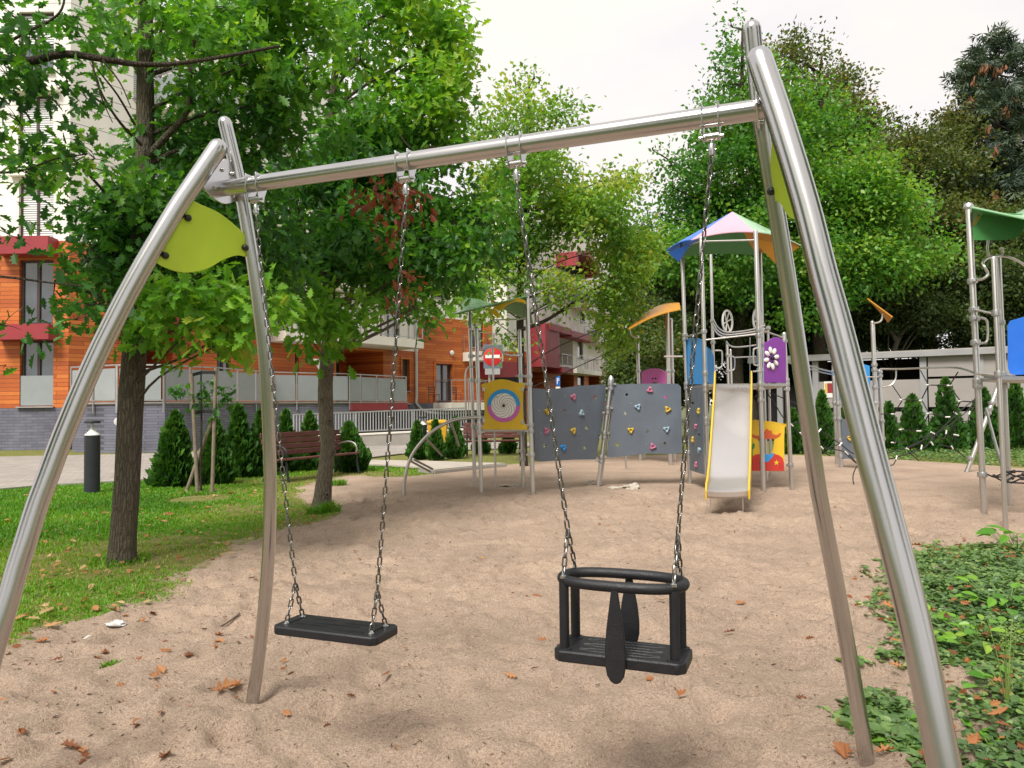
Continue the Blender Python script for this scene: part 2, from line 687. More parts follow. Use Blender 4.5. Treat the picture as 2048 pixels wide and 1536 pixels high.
M_bark('bark', (0.115, 0.095, 0.072), (0.175, 0.15, 0.118), moss=(0.11, 0.10, 0.05))
M_bark('bark_dark', (0.065, 0.05, 0.038), (0.11, 0.09, 0.07), mf=0.2)
M_bark('bark_pale', (0.19, 0.16, 0.12), (0.30, 0.255, 0.195), mf=0.12, sc=1.3)

M_leaf('leaf_oak', [(0.0, (0.024, 0.088, 0.026)), (0.4, (0.052, 0.17, 0.032)), (0.7, (0.105, 0.28, 0.034)), (0.92, (0.19, 0.40, 0.04)), (1.0, (0.27, 0.42, 0.05))], 0.45)
M_leaf('leaf_bright', [(0.0, (0.04, 0.14, 0.018)), (0.5, (0.12, 0.31, 0.028)), (0.9, (0.23, 0.42, 0.04)), (1.0, (0.32, 0.37, 0.05))], 0.42)
M_leaf('leaf_mid', [(0.0, (0.05, 0.13, 0.028)), (0.5, (0.115, 0.255, 0.042)), (0.9, (0.23, 0.40, 0.06)), (1.0, (0.33, 0.37, 0.06))], 0.42)
M_leaf('leaf_fresh', [(0.0, (0.022, 0.082, 0.019)), (0.5, (0.058, 0.185, 0.028)), (0.9, (0.145, 0.33, 0.042)), (1.0, (0.23, 0.36, 0.05))], 0.42)
M_leaf('leaf_dull', [(0.0, (0.036, 0.058, 0.022)), (0.5, (0.085, 0.125, 0.038)), (0.85, (0.16, 0.18, 0.05)), (1.0, (0.27, 0.17, 0.065))], 0.34)
M_leaf('leaf_hedge', [(0.0, (0.03, 0.05, 0.02)), (0.5, (0.07, 0.115, 0.035)), (0.85, (0.11, 0.17, 0.04)), (1.0, (0.20, 0.15, 0.05))], 0.34)
M_leaf('leaf_spruce', [(0.0, (0.016, 0.032, 0.020)), (0.6, (0.042, 0.072, 0.042)), (1.0, (0.09, 0.125, 0.06))], 0.12, 0.55)
M_leaf('leaf_thuja', [(0.0, (0.022, 0.075, 0.016)), (0.55, (0.055, 0.16, 0.024)), (1.0, (0.15, 0.29, 0.04))], 0.28, 0.5)
M_leaf('leaf_ivy', [(0.0, (0.045, 0.095, 0.034)), (0.5, (0.105, 0.195, 0.06)), (0.8, (0.20, 0.31, 0.09)), (0.93, (0.28, 0.32, 0.11)), (1.0, (0.33, 0.20, 0.10))], 0.25, 0.36)
M_leaf('leaf_weed', [(0.0, (0.06, 0.20, 0.025)), (0.6, (0.16, 0.36, 0.04)), (1.0, (0.30, 0.46, 0.06))], 0.35, 0.4)
M_leaf('leaf_red', [(0.0, (0.10, 0.020, 0.014)), (0.6, (0.23, 0.052, 0.03)), (1.0, (0.32, 0.11, 0.055))], 0.35, 0.5)
M_leaf('leaf_dry', [(0.0, (0.15, 0.055, 0.025)), (0.35, (0.30, 0.11, 0.04)), (0.7, (0.40, 0.19, 0.08)), (1.0, (0.44, 0.32, 0.16))], 0.2, 0.7, 20)
M_leaf('cone_brown', [(0.0, (0.20, 0.09, 0.05)), (1.0, (0.36, 0.18, 0.09))], 0.1, 0.7)
M_leaf('grass_blade', [(0.0, (0.05, 0.165, 0.010)), (0.5, (0.115, 0.30, 0.016)), (0.85, (0.21, 0.36, 0.03)), (1.0, (0.38, 0.34, 0.12))], 0.38, 0.5, 0.9)

# ------------------------------------------------------------------ ground
SAND_PX = [(-400, 1425), (-150, 1350), (0, 1308), (60, 1282), (110, 1258), (180, 1240), (250, 1206), (300, 1190), (350, 1156), (430, 1120),
           (480, 1092), (520, 1076), (590, 1054), (640, 1046), (668, 1022), (625, 1008), (590, 990), (600, 972), (650, 960), (720, 951),
           (800, 953), (860, 947), (960, 936), (1060, 926), (1200, 913), (1400, 908), (1600, 911), (1700, 914), (1850, 923), (2048, 936), (2350, 952)]
SAND = [gnd(u, v).xy for u, v in SAND_PX] + [V((16, 9)), V((9, 3)), V((6, 0.3)), V((-3.2, 0.3)), V((-4.2, 2.6))]
PATH_PX = [(-500, 1003), (-200, 993), (0, 981), (100, 972), (200, 967), (315, 960), (450, 950), (600, 936), (720, 920), (800, 910), (900, 903), (1040, 897), (1100, 890),
           (1000, 884), (860, 888), (760, 892), (600, 898), (330, 909), (0, 916), (-500, 925)]
PATH = [gnd(u, v).xy for u, v in PATH_PX]
SLAB_PX = [(716, 923), (790, 925), (850, 926), (940, 929), (1010, 931), (965, 935), (905, 941), (868, 945), (835, 939), (780, 935), (716, 932)]
SLAB = [gnd(u, v).xy for u, v in SLAB_PX]


def inside(px, py, poly):
    r = np.zeros(px.shape, bool)
    n = len(poly)
    for i in range(n):
        x1, y1 = poly[i]
        x2, y2 = poly[(i + 1) % n]
        c = ((y1 > py) != (y2 > py)) & (px < (x2 - x1) * (py - y1) / (y2 - y1 + 1e-12) + x1)
        r ^= c
    return r


def edge_dist(px, py, poly):
    d = np.full(px.shape, 1e9)
    n = len(poly)
    for i in range(n):
        ax, ay = poly[i]
        bx, by = poly[(i + 1) % n]
        dx, dy = bx - ax, by - ay
        t = np.clip(((px - ax) * dx + (py - ay) * dy) / (dx * dx + dy * dy + 1e-12), 0, 1)
        d = np.minimum(d, np.hypot(px - ax - t * dx, py - ay - t * dy))
    return d


def vnoise(x, y, s, seed=0):
    "smooth value noise on arrays"
    x, y = x * s, y * s
    xi, yi = np.floor(x).astype(np.int64), np.floor(y).astype(np.int64)
    fx, fy = x - xi, y - yi
    fx, fy = fx * fx * (3 - 2 * fx), fy * fy * (3 - 2 * fy)

    def hsh(a, b):
        n = (a * 374761393 + b * 668265263 + seed * 144665) & 0x7fffffff
        n = ((n ^ (n >> 13)) * 1274126177) & 0x7fffffff
        return ((n ^ (n >> 16)) & 0xffff) / 65535.0
    a, b, c, d = hsh(xi, yi), hsh(xi + 1, yi), hsh(xi, yi + 1), hsh(xi + 1, yi + 1)
    return (a * (1 - fx) + b * fx) * (1 - fy) + (c * (1 - fx) + d * fx) * fy


def sand_sd(x, y):
    "signed distance to the sand: positive inside, ragged"
    d = edge_dist(x, y, SAND)
    s = np.where(inside(x, y, SAND), d, -d)
    return s + (vnoise(x, y, 2.2, 3) - 0.5) * 0.34 + (vnoise(x, y, 7.0, 5) - 0.5) * 0.14


xs = np.unique(np.concatenate([np.arange(-4.5, 5.2, 0.032), np.arange(5.2, 12, 0.10), np.arange(-11, -4.5, 0.08), np.arange(12, 30, 0.6), np.arange(-34, -11, 0.5)]))
ys = np.unique(np.concatenate([np.arange(0.3, 6.5, 0.032), np.arange(6.5, 13, 0.075), np.arange(13, 24, 0.16), np.arange(24, 34, 1.0)]))
GX, GY = np.meshgrid(xs, ys, indexing='ij')
SD = sand_sd(GX, GY)
ZS = (vnoise(GX, GY, 0.7, 11) - 0.5) * 0.05 + (vnoise(GX, GY, 2.3, 12) - 0.5) * 0.034 + (vnoise(GX, GY, 5.5, 13) - 0.5) * 0.030 + (vnoise(GX * 1.15, GY, 9.5, 14) - 0.5) * 0.038 + (vnoise(GX, GY, 16, 15) - 0.5) * 0.016
for i in range(3800):                                    # scuffs and foot prints
    cx, cy = RNG.uniform(-4.6, 6.5), 0.6 + 11.5 * RNG.random() ** 1.3
    a, w, l, dep = RNG.uniform(0, math.pi), RNG.uniform(.03, .06), RNG.uniform(.045, .12), RNG.uniform(.010, .034)
    i0, i1 = np.searchsorted(xs, (cx - .4, cx + .4))
    j0, j1 = np.searchsorted(ys, (cy - .4, cy + .4))
    if i1 - i0 < 3 or j1 - j0 < 3:
        continue
    X, Y = GX[i0:i1, j0:j1] - cx, GY[i0:i1, j0:j1] - cy
    p, q = X * math.cos(a) + Y * math.sin(a), -X * math.sin(a) + Y * math.cos(a)
    e = (p / l) ** 2 + (q / w) ** 2
    ZS[i0:i1, j0:j1] += dep * (-np.exp(-e) + 0.55 * np.exp(-(np.sqrt(e) - 1.7) ** 2 * 3))
for cx, cy, rx, ry, dep in ((at(671, 1250, 2.76).x, at(671, 1250, 2.76).y, .42, .60, .045), (at(1246, 1297, 2.4).x, at(1246, 1297, 2.4).y, .42, .60, .045)):
    e = ((GX - cx) / rx) ** 2 + ((GY - cy) / ry) ** 2
    ZS += dep * (-np.exp(-e) + .35 * np.exp(-(np.sqrt(e) - 1.6) ** 2 * 3))
for u, v in ((505, 1402), (1738, 1536), (962, 988), (1066, 991), (1195, 973), (1527, 985), (1584, 980), (1968, 1030), (2012, 1059), (950, 974), (1047, 975)):
    q = gnd(u, v)
    e = np.hypot(GX - q.x, GY - q.y)
    ZS += -.020 * np.exp(-(e / .07) ** 2) + .016 * np.exp(-((e - .13) / .05) ** 2)
LAWN_Z = 0.022 + (vnoise(GX, GY, 0.6, 21) - 0.5) * 0.03
nearfac = np.clip((13.0 - GY) / 3.0, 0, 1)
blend = np.clip(SD / 0.30 + 0.5, 0, 1)
blend = blend * blend * (3 - 2 * blend)
GZ = np.where(GY < 14, (ZS * blend + LAWN_Z * (1 - blend)) * nearfac, 0.0)


def ground_z(x, y):
    i = int(np.clip(np.searchsorted(xs, x), 0, len(xs) - 1))
    j = int(np.clip(np.searchsorted(ys, y), 0, len(ys) - 1))
    return float(GZ[i, j])


m, nt, out = mat('soil')
h = NT(nt)
pos = h.pos()
a = h.n('ShaderNodeAttribute', attribute_name='sandy')
grain = h.math('ADD', h.math('MULTIPLY', h.noise(pos, 170, 2, 0.6), 0.6), h.math('MULTIPLY', h.noise(pos, 430, 2, 0.6), 0.4))
mid = h.noise(pos, 75, 6, 0.75)
big = h.noise(pos, 1.3, 5, 0.6)
sand = h.ramp(mid, [(0.30, (0.335, 0.245, 0.185)), (0.5, (0.48, 0.36, 0.275)), (0.72, (0.58, 0.45, 0.352))])
sand = h.mix(1.0, sand, h.ramp(big, [(0.3, 0.80), (0.7, 1.10)]), 'MULTIPLY')
sand = h.mix(1.0, sand, h.ramp(grain, [(0.36, 0.62), (0.62, 1.24)]), 'MULTIPLY')
vo = h.n('ShaderNodeTexVoronoi', i_Scale=26.0, i_Randomness=1.0)
h.link(h.mix(0.25, pos, h.noise(pos, 9, 3, out='Color'), 'LINEAR_LIGHT'), vo.inputs['Vector'])
sep = h.n('ShaderNodeSeparateColor')
h.link(vo.outputs['Color'], sep.inputs[0])
crumb = h.math('MULTIPLY', h.math('LESS_THAN', vo.outputs['Distance'], 0.24), h.math('GREATER_THAN', sep.outputs[0], 0.74))
sand = h.mix(h.math('MULTIPLY', crumb, 0.75), sand, h.mix(sep.outputs[1], (0.10, 0.065, 0.045), (0.24, 0.13, 0.075)))
turf = h.ramp(h.noise(pos, 5.0, 6, 0.7), [(0.25, (0.07, 0.12, 0.02)), (0.42, (0.15, 0.20, 0.035)), (0.56, (0.24, 0.215, 0.08)), (0.72, (0.31, 0.235, 0.145))])
turf = h.mix(1.0, turf, h.ramp(h.noise(pos, 130, 3, 0.7), [(0.3, 0.55), (0.7, 1.3)]), 'MULTIPLY')
fac = h.math('ADD', a.outputs['Fac'], h.math('MULTIPLY', h.math('SUBTRACT', h.noise(pos, 16, 5, 0.7), 0.5), 0.9))
c = h.mix(h.ramp(fac, [(0.40, 0.0), (0.60, 1.0)]), turf, sand)
hgt = h.math('ADD', h.math('MULTIPLY', mid, 1.0), h.math('MULTIPLY', grain, 0.45))
hgt = h.math('ADD', hgt, h.math('MULTIPLY', h.noise(pos, 20, 3, 0.55), 1.3))
h.bsdf(out, Base_Color=c, Roughness=0.95, Specular_IOR_Level=0.15, Normal=h.bump(hgt, 0.95, 0.02))

SANDY = np.clip(SD / 0.5 + 0.5, 0, 1)


def ground_piece(name, cellmask):
    ii, jj = np.nonzero(cellmask)
    nx, ny = GX.shape
    quad = np.stack([ii * ny + jj, (ii + 1) * ny + jj, (ii + 1) * ny + jj + 1, ii * ny + jj + 1], 1)
    used, inv = np.unique(quad.ravel(), return_inverse=True)
    co = np.stack([GX.ravel()[used], GY.ravel()[used], GZ.ravel()[used]], 1)
    me = bpy.data.meshes.new(name)
    me.vertices.add(len(co))
    me.vertices.foreach_set('co', co.astype(np.float32).ravel())
    me.loops.add(inv.size)
    me.loops.foreach_set('vertex_index', inv.astype(np.int32))
    me.polygons.add(len(quad))
    me.polygons.foreach_set('loop_start', (np.arange(len(quad)) * 4).astype(np.int32))
    me.update(calc_edges=True)
    at_ = me.attributes.new('sandy', 'FLOAT', 'POINT')
    at_.data.foreach_set('value', SANDY.ravel()[used].astype(np.float32))
    me.materials.append(MATS['soil'])
    me.shade_smooth()
    o = bpy.data.objects.new(name, me)
    _link(o, None, V((0, 0, 0)))
    return struct(o)


cell = (SD[:-1, :-1] + SD[1:, 1:]) / 2 > 0
ground_piece('sand', cell)
ground_piece('lawn', ~cell)

m, nt, out = mat('far_ground')
h = NT(nt)
pos = h.pos()
c = h.ramp(h.noise(pos, 0.8, 6, 0.7), [(0.3, (0.05, 0.085, 0.02)), (0.7, (0.12, 0.13, 0.05))])
h.bsdf(out, Base_Color=c, Roughness=0.95)
mb = MB()
mb.add([(-900, -900, -0.08), (900, -900, -0.08), (900, 900, -0.08), (-900, 900, -0.08)], [(0, 1, 2, 3)])
struct(obj('ground', mb, 'far_ground'))

m, nt, out = mat('paving')
h = NT(nt)
pos = h.pos()
br = h.n('ShaderNodeTexBrick', i_Scale=1.0)
h.link(h.map(pos, rot=(0, 0, 0.35)), br.inputs['Vector'])
br.inputs['Color1'].default_value = (0.29, 0.26, 0.235, 1)
br.inputs['Color2'].default_value = (0.34, 0.31, 0.28, 1)
br.inputs['Mortar'].default_value = (0.17, 0.15, 0.13, 1)
br.inputs['Mortar Size'].default_value = 0.006
br.inputs['Brick Width'].default_value = 0.2
br.inputs['Row Height'].default_value = 0.1
c = h.mix(1.0, br.outputs['Color'], h.ramp(h.noise(pos, 1.5, 6), [(0.3, 0.82), (0.7, 1.1)]), 'MULTIPLY')
h.bsdf(out, Base_Color=c, Roughness=0.85)
mb = MB()
p3 = [V((p.x, p.y, 0.03)) for p in PATH]
mb.holed(p3, [], 0.02, (0, 0, 1))
struct(obj('path', mb, 'paving', smooth=0))
mb = MB()
mb.holed([V((p.x, p.y, 0.04)) for p in SLAB], [], 0.03, (0, 0, 1))
struct(obj('slab_path', mb, M_plain('slab', (0.40, 0.36, 0.31), 0.9, 0, 0.14, 2, 0.2), smooth=0))
mb = MB()
kp = [gnd(u, v) for u, v in ((-200, 995), (0, 982.5), (100, 973.5), (200, 968.5), (315, 961.5), (450, 951.5), (600, 937.5), (720, 921.5))]
for a_, b_ in zip(kp[:-1], kp[1:]):
    mb.bar(a_ + V((0, 0, .02)), b_ + V((0, 0, .02)), 0.07, 0.06)
struct(obj('path_kerb', mb, 'concrete'))
# concrete edging along the sand by the slab path
mb = MB()
kp = [gnd(u, v) for u, v in ((838, 945), (868, 948), (905, 944), (965, 937.5), (1012, 933.5))]
for a_, b_ in zip(kp[:-1], kp[1:]):
    mb.bar(a_ + V((0, 0, .02)), b_ + V((0, 0, .02)), 0.06, 0.08)
struct(obj('sand_kerb', mb, 'concrete'))

# ------------------------------------------------------------------ grass
def scatter_grass():
    n = 480000
    # positions picked evenly over the visible lawn, thicker near by
    y = 3.0 + 14.0 * RNG.random(n) ** 1.35
    x = RNG.uniform(-1.05, 0.1, n) * y
    sd = sand_sd(x, y)
    bare = vnoise(x, y, 1.1, 31) * 0.6 + vnoise(x, y, 3.6, 32) * 0.4
    keep = (sd < 0.10 * RNG.random(n)) & ~inside(x, y, PATH) & ~inside(x, y, SLAB)
    worn = np.clip(1 - (-sd) / 2.4, 0, 1)                  # thinner turf towards the sand
    keep &= RNG.random(n) > np.clip(worn * 0.78 + (bare - 0.48) * 1.7, 0.0, 0.90)
    sx, sy = gnd(400, 1000).xy
    keep &= ((x - sx) ** 2 + ((y - sy) * 0.8) ** 2 > 0.42 ** 2 * (0.8 + 0.4 * RNG.random(n)))
    x, y, worn, bare = x[keep], y[keep], worn[keep], bare[keep]
    n = len(x)
    i = np.clip(np.searchsorted(xs, x), 0, len(xs) - 1)
    j = np.clip(np.searchsorted(ys, y), 0, len(ys) - 1)
    z = GZ[i, j] - 0.004
    size = RNG.uniform(0.020, 0.046, n) * (1.1 - 0.5 * worn) * (0.85 + 0.02 * y)
    wid = 0.0022 + 0.00062 * y
    ang = RNG.uniform(0, 2 * math.pi, n)
    lean = RNG.uniform(0.1, 0.9, n)
    dx, dy = np.cos(ang), np.sin(ang)
    p = np.stack([x, y, z], 1)
    side = np.stack([-dy, dx, np.zeros(n)], 1) * (wid * RNG.uniform(.7, 1.3, n))[:, None]
    up1 = np.stack([dx * lean * .35, dy * lean * .35, np.full(n, .62)], 1) * size[:, None]
    up2 = np.stack([dx * lean, dy * lean, np.full(n, 0.98)], 1) * size[:, None]
    vs = np.stack([p - side, p + side, p + up1 + side * .6, p + up1 - side * .6, p + up2], 1).reshape(-1, 3)
    t = np.clip(RNG.normal(0.42, 0.16, n) + worn * 0.34 + (bare - .45) * .5 + (vnoise(x, y, 0.9, 41) - 0.5) * 0.5, 0, 1)
    me = np_mesh('lawn_grass', vs, None, [[0, 1, 2, 3], [3, 2, 4]], n, 5, t, 'grass_blade')
    o = bpy.data.objects.new('lawn_grass', me)
    _link(o, None, V((0, 0, 0)))
    tag(o, 'short worn green grass of the lawn left of the sand', 'grass', kind='stuff')


scatter_grass()

# ------------------------------------------------------------------ light and sky
w = bpy.data.worlds.new('World')
SC.world = w
w.use_nodes = True
nt = w.node_tree
nt.nodes.clear()
h = NT(nt)
SUN_EL, SUN_AZ = R(52), R(205)                # azimuth measured from +Y clockwise: behind and left of the camera
sky = h.n('ShaderNodeTexSky', sky_type='NISHITA', sun_disc=False, sun_elevation=SUN_EL, sun_rotation=SUN_AZ, air_density=1.0, dust_density=2.5)
dirv = h.coord('Generated')
cl = h.noise(h.map(dirv, (1.0, 1.0, 2.6), loc=(0.3, 0.1, 0.2)), 1.7, 6, 0.55)
cover = h.ramp(cl, [(0.30, 0.95), (0.52, 1.0)])
cloud = h.mix(h.ramp(h.noise(h.map(dirv, (1, 1, 2.2), loc=(3.1, 1.7, 0)), 2.2, 5), [(0.35, 0.0), (0.65, 1.0)]), (5.0, 4.85, 5.1), (5.9, 5.55, 4.95))
soft = h.mix(cover, sky.outputs[0], cloud)
bg = h.n('ShaderNodeBackground', i_Strength=0.10)
h.link(soft, bg.inputs[0])
ow = h.n('ShaderNodeOutputWorld')
h.link(bg.outputs[0], ow.inputs[0])

sun = bpy.data.lights.new('sun', 'SUN')
sun.energy = 2.7
sun.angle = R(22)
sun.color = (1.0, 0.95, 0.87)
so = bpy.data.objects.new('sun', sun)
COL.objects.link(so)
sd_ = V((math.sin(SUN_AZ) * math.cos(SUN_EL), math.cos(SUN_AZ) * math.cos(SUN_EL), math.sin(SUN_EL)))
so.rotation_euler = sd_.to_track_quat('Z', 'Y').to_euler()

SC.view_settings.view_transform = 'Standard'
SC.view_settings.look = 'None'
SC.view_settings.exposure = 0.92
SC.view_settings.gamma = 1.0
SC.cycles.max_bounces = 8
SC.cycles.diffuse_bounces = 4
SC.cycles.glossy_bounces = 4
SC.cycles.transmission_bounces = 4
SC.cycles.transparent_max_bounces = 8
SC.cycles.use_denoising = True
SC.render.resolution_x, SC.render.resolution_y = 1024, 768
# ------------------------------------------------------------------ swing frame
def smooth_curve(pts, sub=6):
    pts = [V(p) for p in pts]
    P = [pts[0] * 2 - pts[1]] + pts + [pts[-1] * 2 - pts[-2]]
    out = []
    for i in range(1, len(P) - 2):
        p0, p1, p2, p3 = P[i - 1], P[i], P[i + 1], P[i + 2]
        for s in range(sub):
            t = s / sub
            out.append(0.5 * ((2 * p1) + (p2 - p0) * t + (2 * p0 - 5 * p1 + 4 * p2 - p3) * t * t + (3 * p1 - p0 - 3 * p2 + p3) * t ** 3))
    out.append(pts[-1])
    return out


def arc3(a, b, h, n=10):
    "bow from a to b rising by vector h"
    a, b, h = V(a), V(b), V(h)
    return [a + (b - a) * t + h * (4 * t * (1 - t)) for t in [i / n for i in range(n + 1)]]


BL, BRt = at(440, 375, 2.95), at(1525, 222, 2.2)
zb = (BL.z + BRt.z) / 2
BL.z = BRt.z = zb
BD = (BRt - BL).normalized()                      # along the beam
BP = V((-BD.y, BD.x, 0))                          # across, away from the viewer
Z = V((0, 0, 1))
UNDER = V((0, 0, -0.12))


def leg_path(px, a, b):
    return smooth_curve([at_lin(u, v, a, b) for u, v in px])


legA = leg_path([(436, 296), (391, 362), (356, 414), (322, 470), (290, 525), (254, 590), (226, 645), (199, 700), (165, 776), (125, 874), (95, 955), (73, 1015), (50, 1088), (32, 1145), (13, 1212), (-18, 1314), (-48, 1420)], 2.42, 0.196)
legB = leg_path([(450, 246), (466, 312), (480, 372), (494, 450), (507, 530), (519, 620), (529, 710), (536, 820), (540, 930), (540, 1020), (537, 1110), (529, 1210), (518, 1310), (505, 1402)], 3.32, -0.135)
legC = leg_path([(1504, 58), (1508, 100), (1525, 254), (1550, 405), (1577, 570), (1602, 738), (1632, 950), (1644, 1020), (1678, 1200), (1714, 1400), (1735, 1530)], 2.68, -0.185)
legD = leg_path([(1519, 118), (1565, 254), (1612, 410), (1645, 540), (1676, 653), (1711, 790), (1746, 927), (1782, 1063), (1834, 1268), (1888, 1530), (1935, 1760)], 1.62, 0.222)


def to_ground(p, z=-0.12):
    a, b = p[-4], p[-1]
    d = (b - a).normalized()
    p.append(b + d * ((z - b.z) / d.z))
    return p


for L_ in (legA, legB, legC, legD):
    to_ground(L_)

frame = thing('swing_frame', 'brushed steel swing frame with four splayed legs and lime green panels in the foreground', 'swing frame', ((BL.x + BRt.x) / 2, (BL.y + BRt.y) / 2, 0))
mb = MB()
a_ = BL - BD * 0.02
b_ = BRt + BD * 0.035
mb.tube([a_ + (b_ - a_) * (i / 12) for i in range(13)], 0.031, 28)
beam = obj('crossbeam', mb, 'steel', frame)
for pth, r_ in ((legA, 0.0355), (legB, 0.0272), (legC, 0.0268), (legD, 0.0365)):
    mb = MB()
    rev = list(pth)[::-1]
    mb.tube(rev, r_, 26, dome=True)
    obj('leg', mb, 'steel', frame)


def leg_at(path, z):
    for p, q in zip(path[:-1], path[1:]):
        if (p.z - z) * (q.z - z) <= 0 and p.z != q.z:
            return p + (q - p) * ((z - p.z) / (q.z - p.z))
    return path[0].copy()


def dense(poly, sub=5):
    "rounded closed outline"
    n = len(poly)
    out = []
    for i in range(n):
        p0, p1, p2, p3 = (V(poly[(i + k - 1) % n]) for k in range(4))
        for s in range(sub):
            t = s / sub
            out.append(0.5 * ((2 * p1) + (p2 - p0) * t + (2 * p0 - 5 * p1 + 4 * p2 - p3) * t * t + (3 * p1 - p0 - 3 * p2 + p3) * t ** 3))
    return out


# bracket plates: drawn once in (across, up) coordinates at the left end
plate_px = [(447, 318), (466, 328), (484, 345), (490, 396), (470, 403), (448, 408), (425, 395), (406, 372), (422, 350)]
plq = [on_plane(u, v, BL + BD * 0.012, BD) - BL for u, v in plate_px]
plq = [(q.dot(BP), q.z) for q in plq]
bolt_px = [(443, 340), (461, 348), (428, 375), (465, 393)]
bq = [on_plane(u, v, BL + BD * 0.012, BD) - BL for u, v in bolt_px]
bq = [(q.dot(BP), q.z) for q in bq]
for end, sg in ((BL, 1), (BRt, -1)):
    mb = MB()
    o_ = end + BD * (0.012 * sg)
    mb.prism(dense([o_ + BP * p + Z * z for p, z in plq], 4), 0.006, BD)
    pl = obj('bracket_plate', mb, 'steel', frame, bevel=0.0015)
    for p, z in bq:
        mb = MB()
        c0 = o_ + BP * p + Z * z
        mb.lathe([(0.0085, -0.012), (0.0085, 0.004), (0.0075, 0.009), (0.005, 0.012), (0.0, 0.013)], c0, BD * sg, 10)
        obj('bolt', mb, 'steel', pl)

# lime side panels
A1, A2, B1 = leg_at(legA, at_lin(372, 435, 2.42, .196).z), leg_at(legA, at_lin(318, 520, 2.42, .196).z), leg_at(legB, at_lin(497, 495, 3.32, -.135).z)
pn = (B1 - A1).cross(A2 - A1).normalized()
pan_px = [(378, 404), (401, 409), (438, 426), (469, 450), (488, 469), (495, 490), (497, 513), (474, 511), (447, 519), (419, 535), (392, 543), (365, 545), (337, 538), (312, 522), (328, 492), (350, 455)]
pan = [on_plane(u, v, A1, pn) for u, v in pan_px]


def bary(p):
    q = p - A1
    u, v = B1 - A1, A2 - A1
    uu, vv, uv, qu, qv = u.dot(u), v.dot(v), u.dot(v), q.dot(u), q.dot(v)
    D = uu * vv - uv * uv
    return (qu * vv - qv * uv) / D, (qv * uu - qu * uv) / D


D1, D2, C1 = leg_at(legD, A1.z), leg_at(legD, A2.z), leg_at(legC, B1.z)
knobs = [on_plane(u, v, A1, pn) for u, v in ((374, 436), (329, 511), (488, 495))]
for side in (0, 1):
    if side == 0:
        pts, n_, kn = pan, pn, knobs
        legs_ = (legA, legA, legB)
    else:
        tr = lambda p: D1 + (C1 - D1) * bary(p)[0] + (D2 - D1) * bary(p)[1]
        pts, kn = [tr(p) for p in pan], [tr(p) for p in knobs]
        n_ = (C1 - D1).cross(D2 - D1).normalized()
        legs_ = (legD, legD, legC)
    if n_.dot(CO - pts[0]) < 0:
        n_ = -n_
    mb = MB()
    mb.prism(dense(pts, 4), 0.010, n_)
    sp = obj('side_panel', mb, 'lime', frame, bevel=0.002)
    for q, lg in zip(kn, legs_):
        l_ = leg_at(lg, q.z)
        dirn = (q - l_)
        dirn = (dirn - n_ * dirn.dot(n_)).normalized()
        mb = MB()
        mb.prism([q + dirn * a + n_.cross(dirn) * b - n_ * 0.008 for a, b in ((-.045, -.016), (0.002, -.016), (.012, -.009), (.014, 0), (.012, .009), (.002, .016), (-.045, .016))], 0.005, n_)
        cl = obj('clamp', mb, 'steel', sp)
        mb = MB()
        mb.lathe([(0.013, 0.004), (0.0135, 0.012), (0.011, 0.019), (0.006, 0.023), (0, 0.024)], q, n_, 14)
        obj('bolt_cap', mb, 'black_plastic', sp)


def beam_pt(u):
    "point of the beam axis seen in photo column u"
    lo, hi = 0.0, 1.0
    for _ in range(40):
        md = (lo + hi) / 2
        if pix(BL + (BRt - BL) * md)[0] < u:
            lo = md
        else:
            hi = md
    return BL + (BRt - BL) * lo


def make_hanger(c):
    "two straps, cross pin: all bolted to the beam"
    mb = MB()
    for s in (-1, 1):
        o_ = c + BD * (0.024 * s)
        prof = [(-.034, .034), (.034, .034), (.034, -.02), (.020, -.05), (.016, -.074), (-.016, -.074), (-.020, -.05), (-.034, -.02)]
        # strap drawn as a ring round the tube with a tongue below
        mb.prism([o_ + BP * p + Z * z for p, z in prof], 0.004, BD)
    hg = obj('hanger', mb, 'steel', frame, bevel=0.001)
    mb = MB()
    mb.cyl(c - BD * 0.036 + Z * -.062, c + BD * 0.036 + Z * -.062, 0.0055, 10)
    mb.cyl(c - BD * 0.021 + Z * -.062, c + BD * 0.021 + Z * -.062, 0.0125, 14)
    obj('pin', mb, 'steel', hg)


def chain_links(mb, a, b, pitch=0.0300, phase=0, L=0.0385, W=0.0190, wr=0.0030):
    a, b = V(a), V(b)
    d = (b - a)
    n = max(1, round(d.length / pitch))
    t = d.normalized()
    ref = BP if abs(t.dot(BP)) < 0.9 else BD
    s1 = (ref - t * ref.dot(t)).normalized()
    s2 = t.cross(s1)
    s1, s2 = (s1 + s2).normalized(), (s1 - s2).normalized()
    for i in range(n):
        c = a + d * ((i + 0.5) / n)
        x = s1 if (i + phase) % 2 else s2
        x = (x + (s2 if (i + phase) % 2 else s1) * random.uniform(-.22, .22)).normalized()
        loop = []
        rr, hl = W / 2 - wr, L / 2 - W / 2
        for k in range(12):
            al = 2 * math.pi * k / 12 + math.pi / 12
            loop.append(c + x * (rr * math.cos(al)) + t * ((hl if math.sin(al) > 0 else -hl) + rr * math.sin(al)))
        mb.tube(loop, wr, 6, closed=True)
    return n


def make_chain(parent, top, knot, ends):
    mb = MB()
    k = 9
    prev = top
    # slight sag keeps the chain from being a ruler line
    side = BD * random.uniform(-.006, .006) + BP * random.uniform(-.004, .004)
    ph = 0
    for i in range(1, k + 1):
        t = i / k
        q = top + (knot - top) * t + side * math.sin(math.pi * t)
        ph += chain_links(mb, prev, q, phase=ph)
        prev = q
    for e in ends:
        chain_links(mb, knot, e, phase=ph)
    ch = obj('chain', mb, 'chain_metal', parent, smooth=60)
    return ch


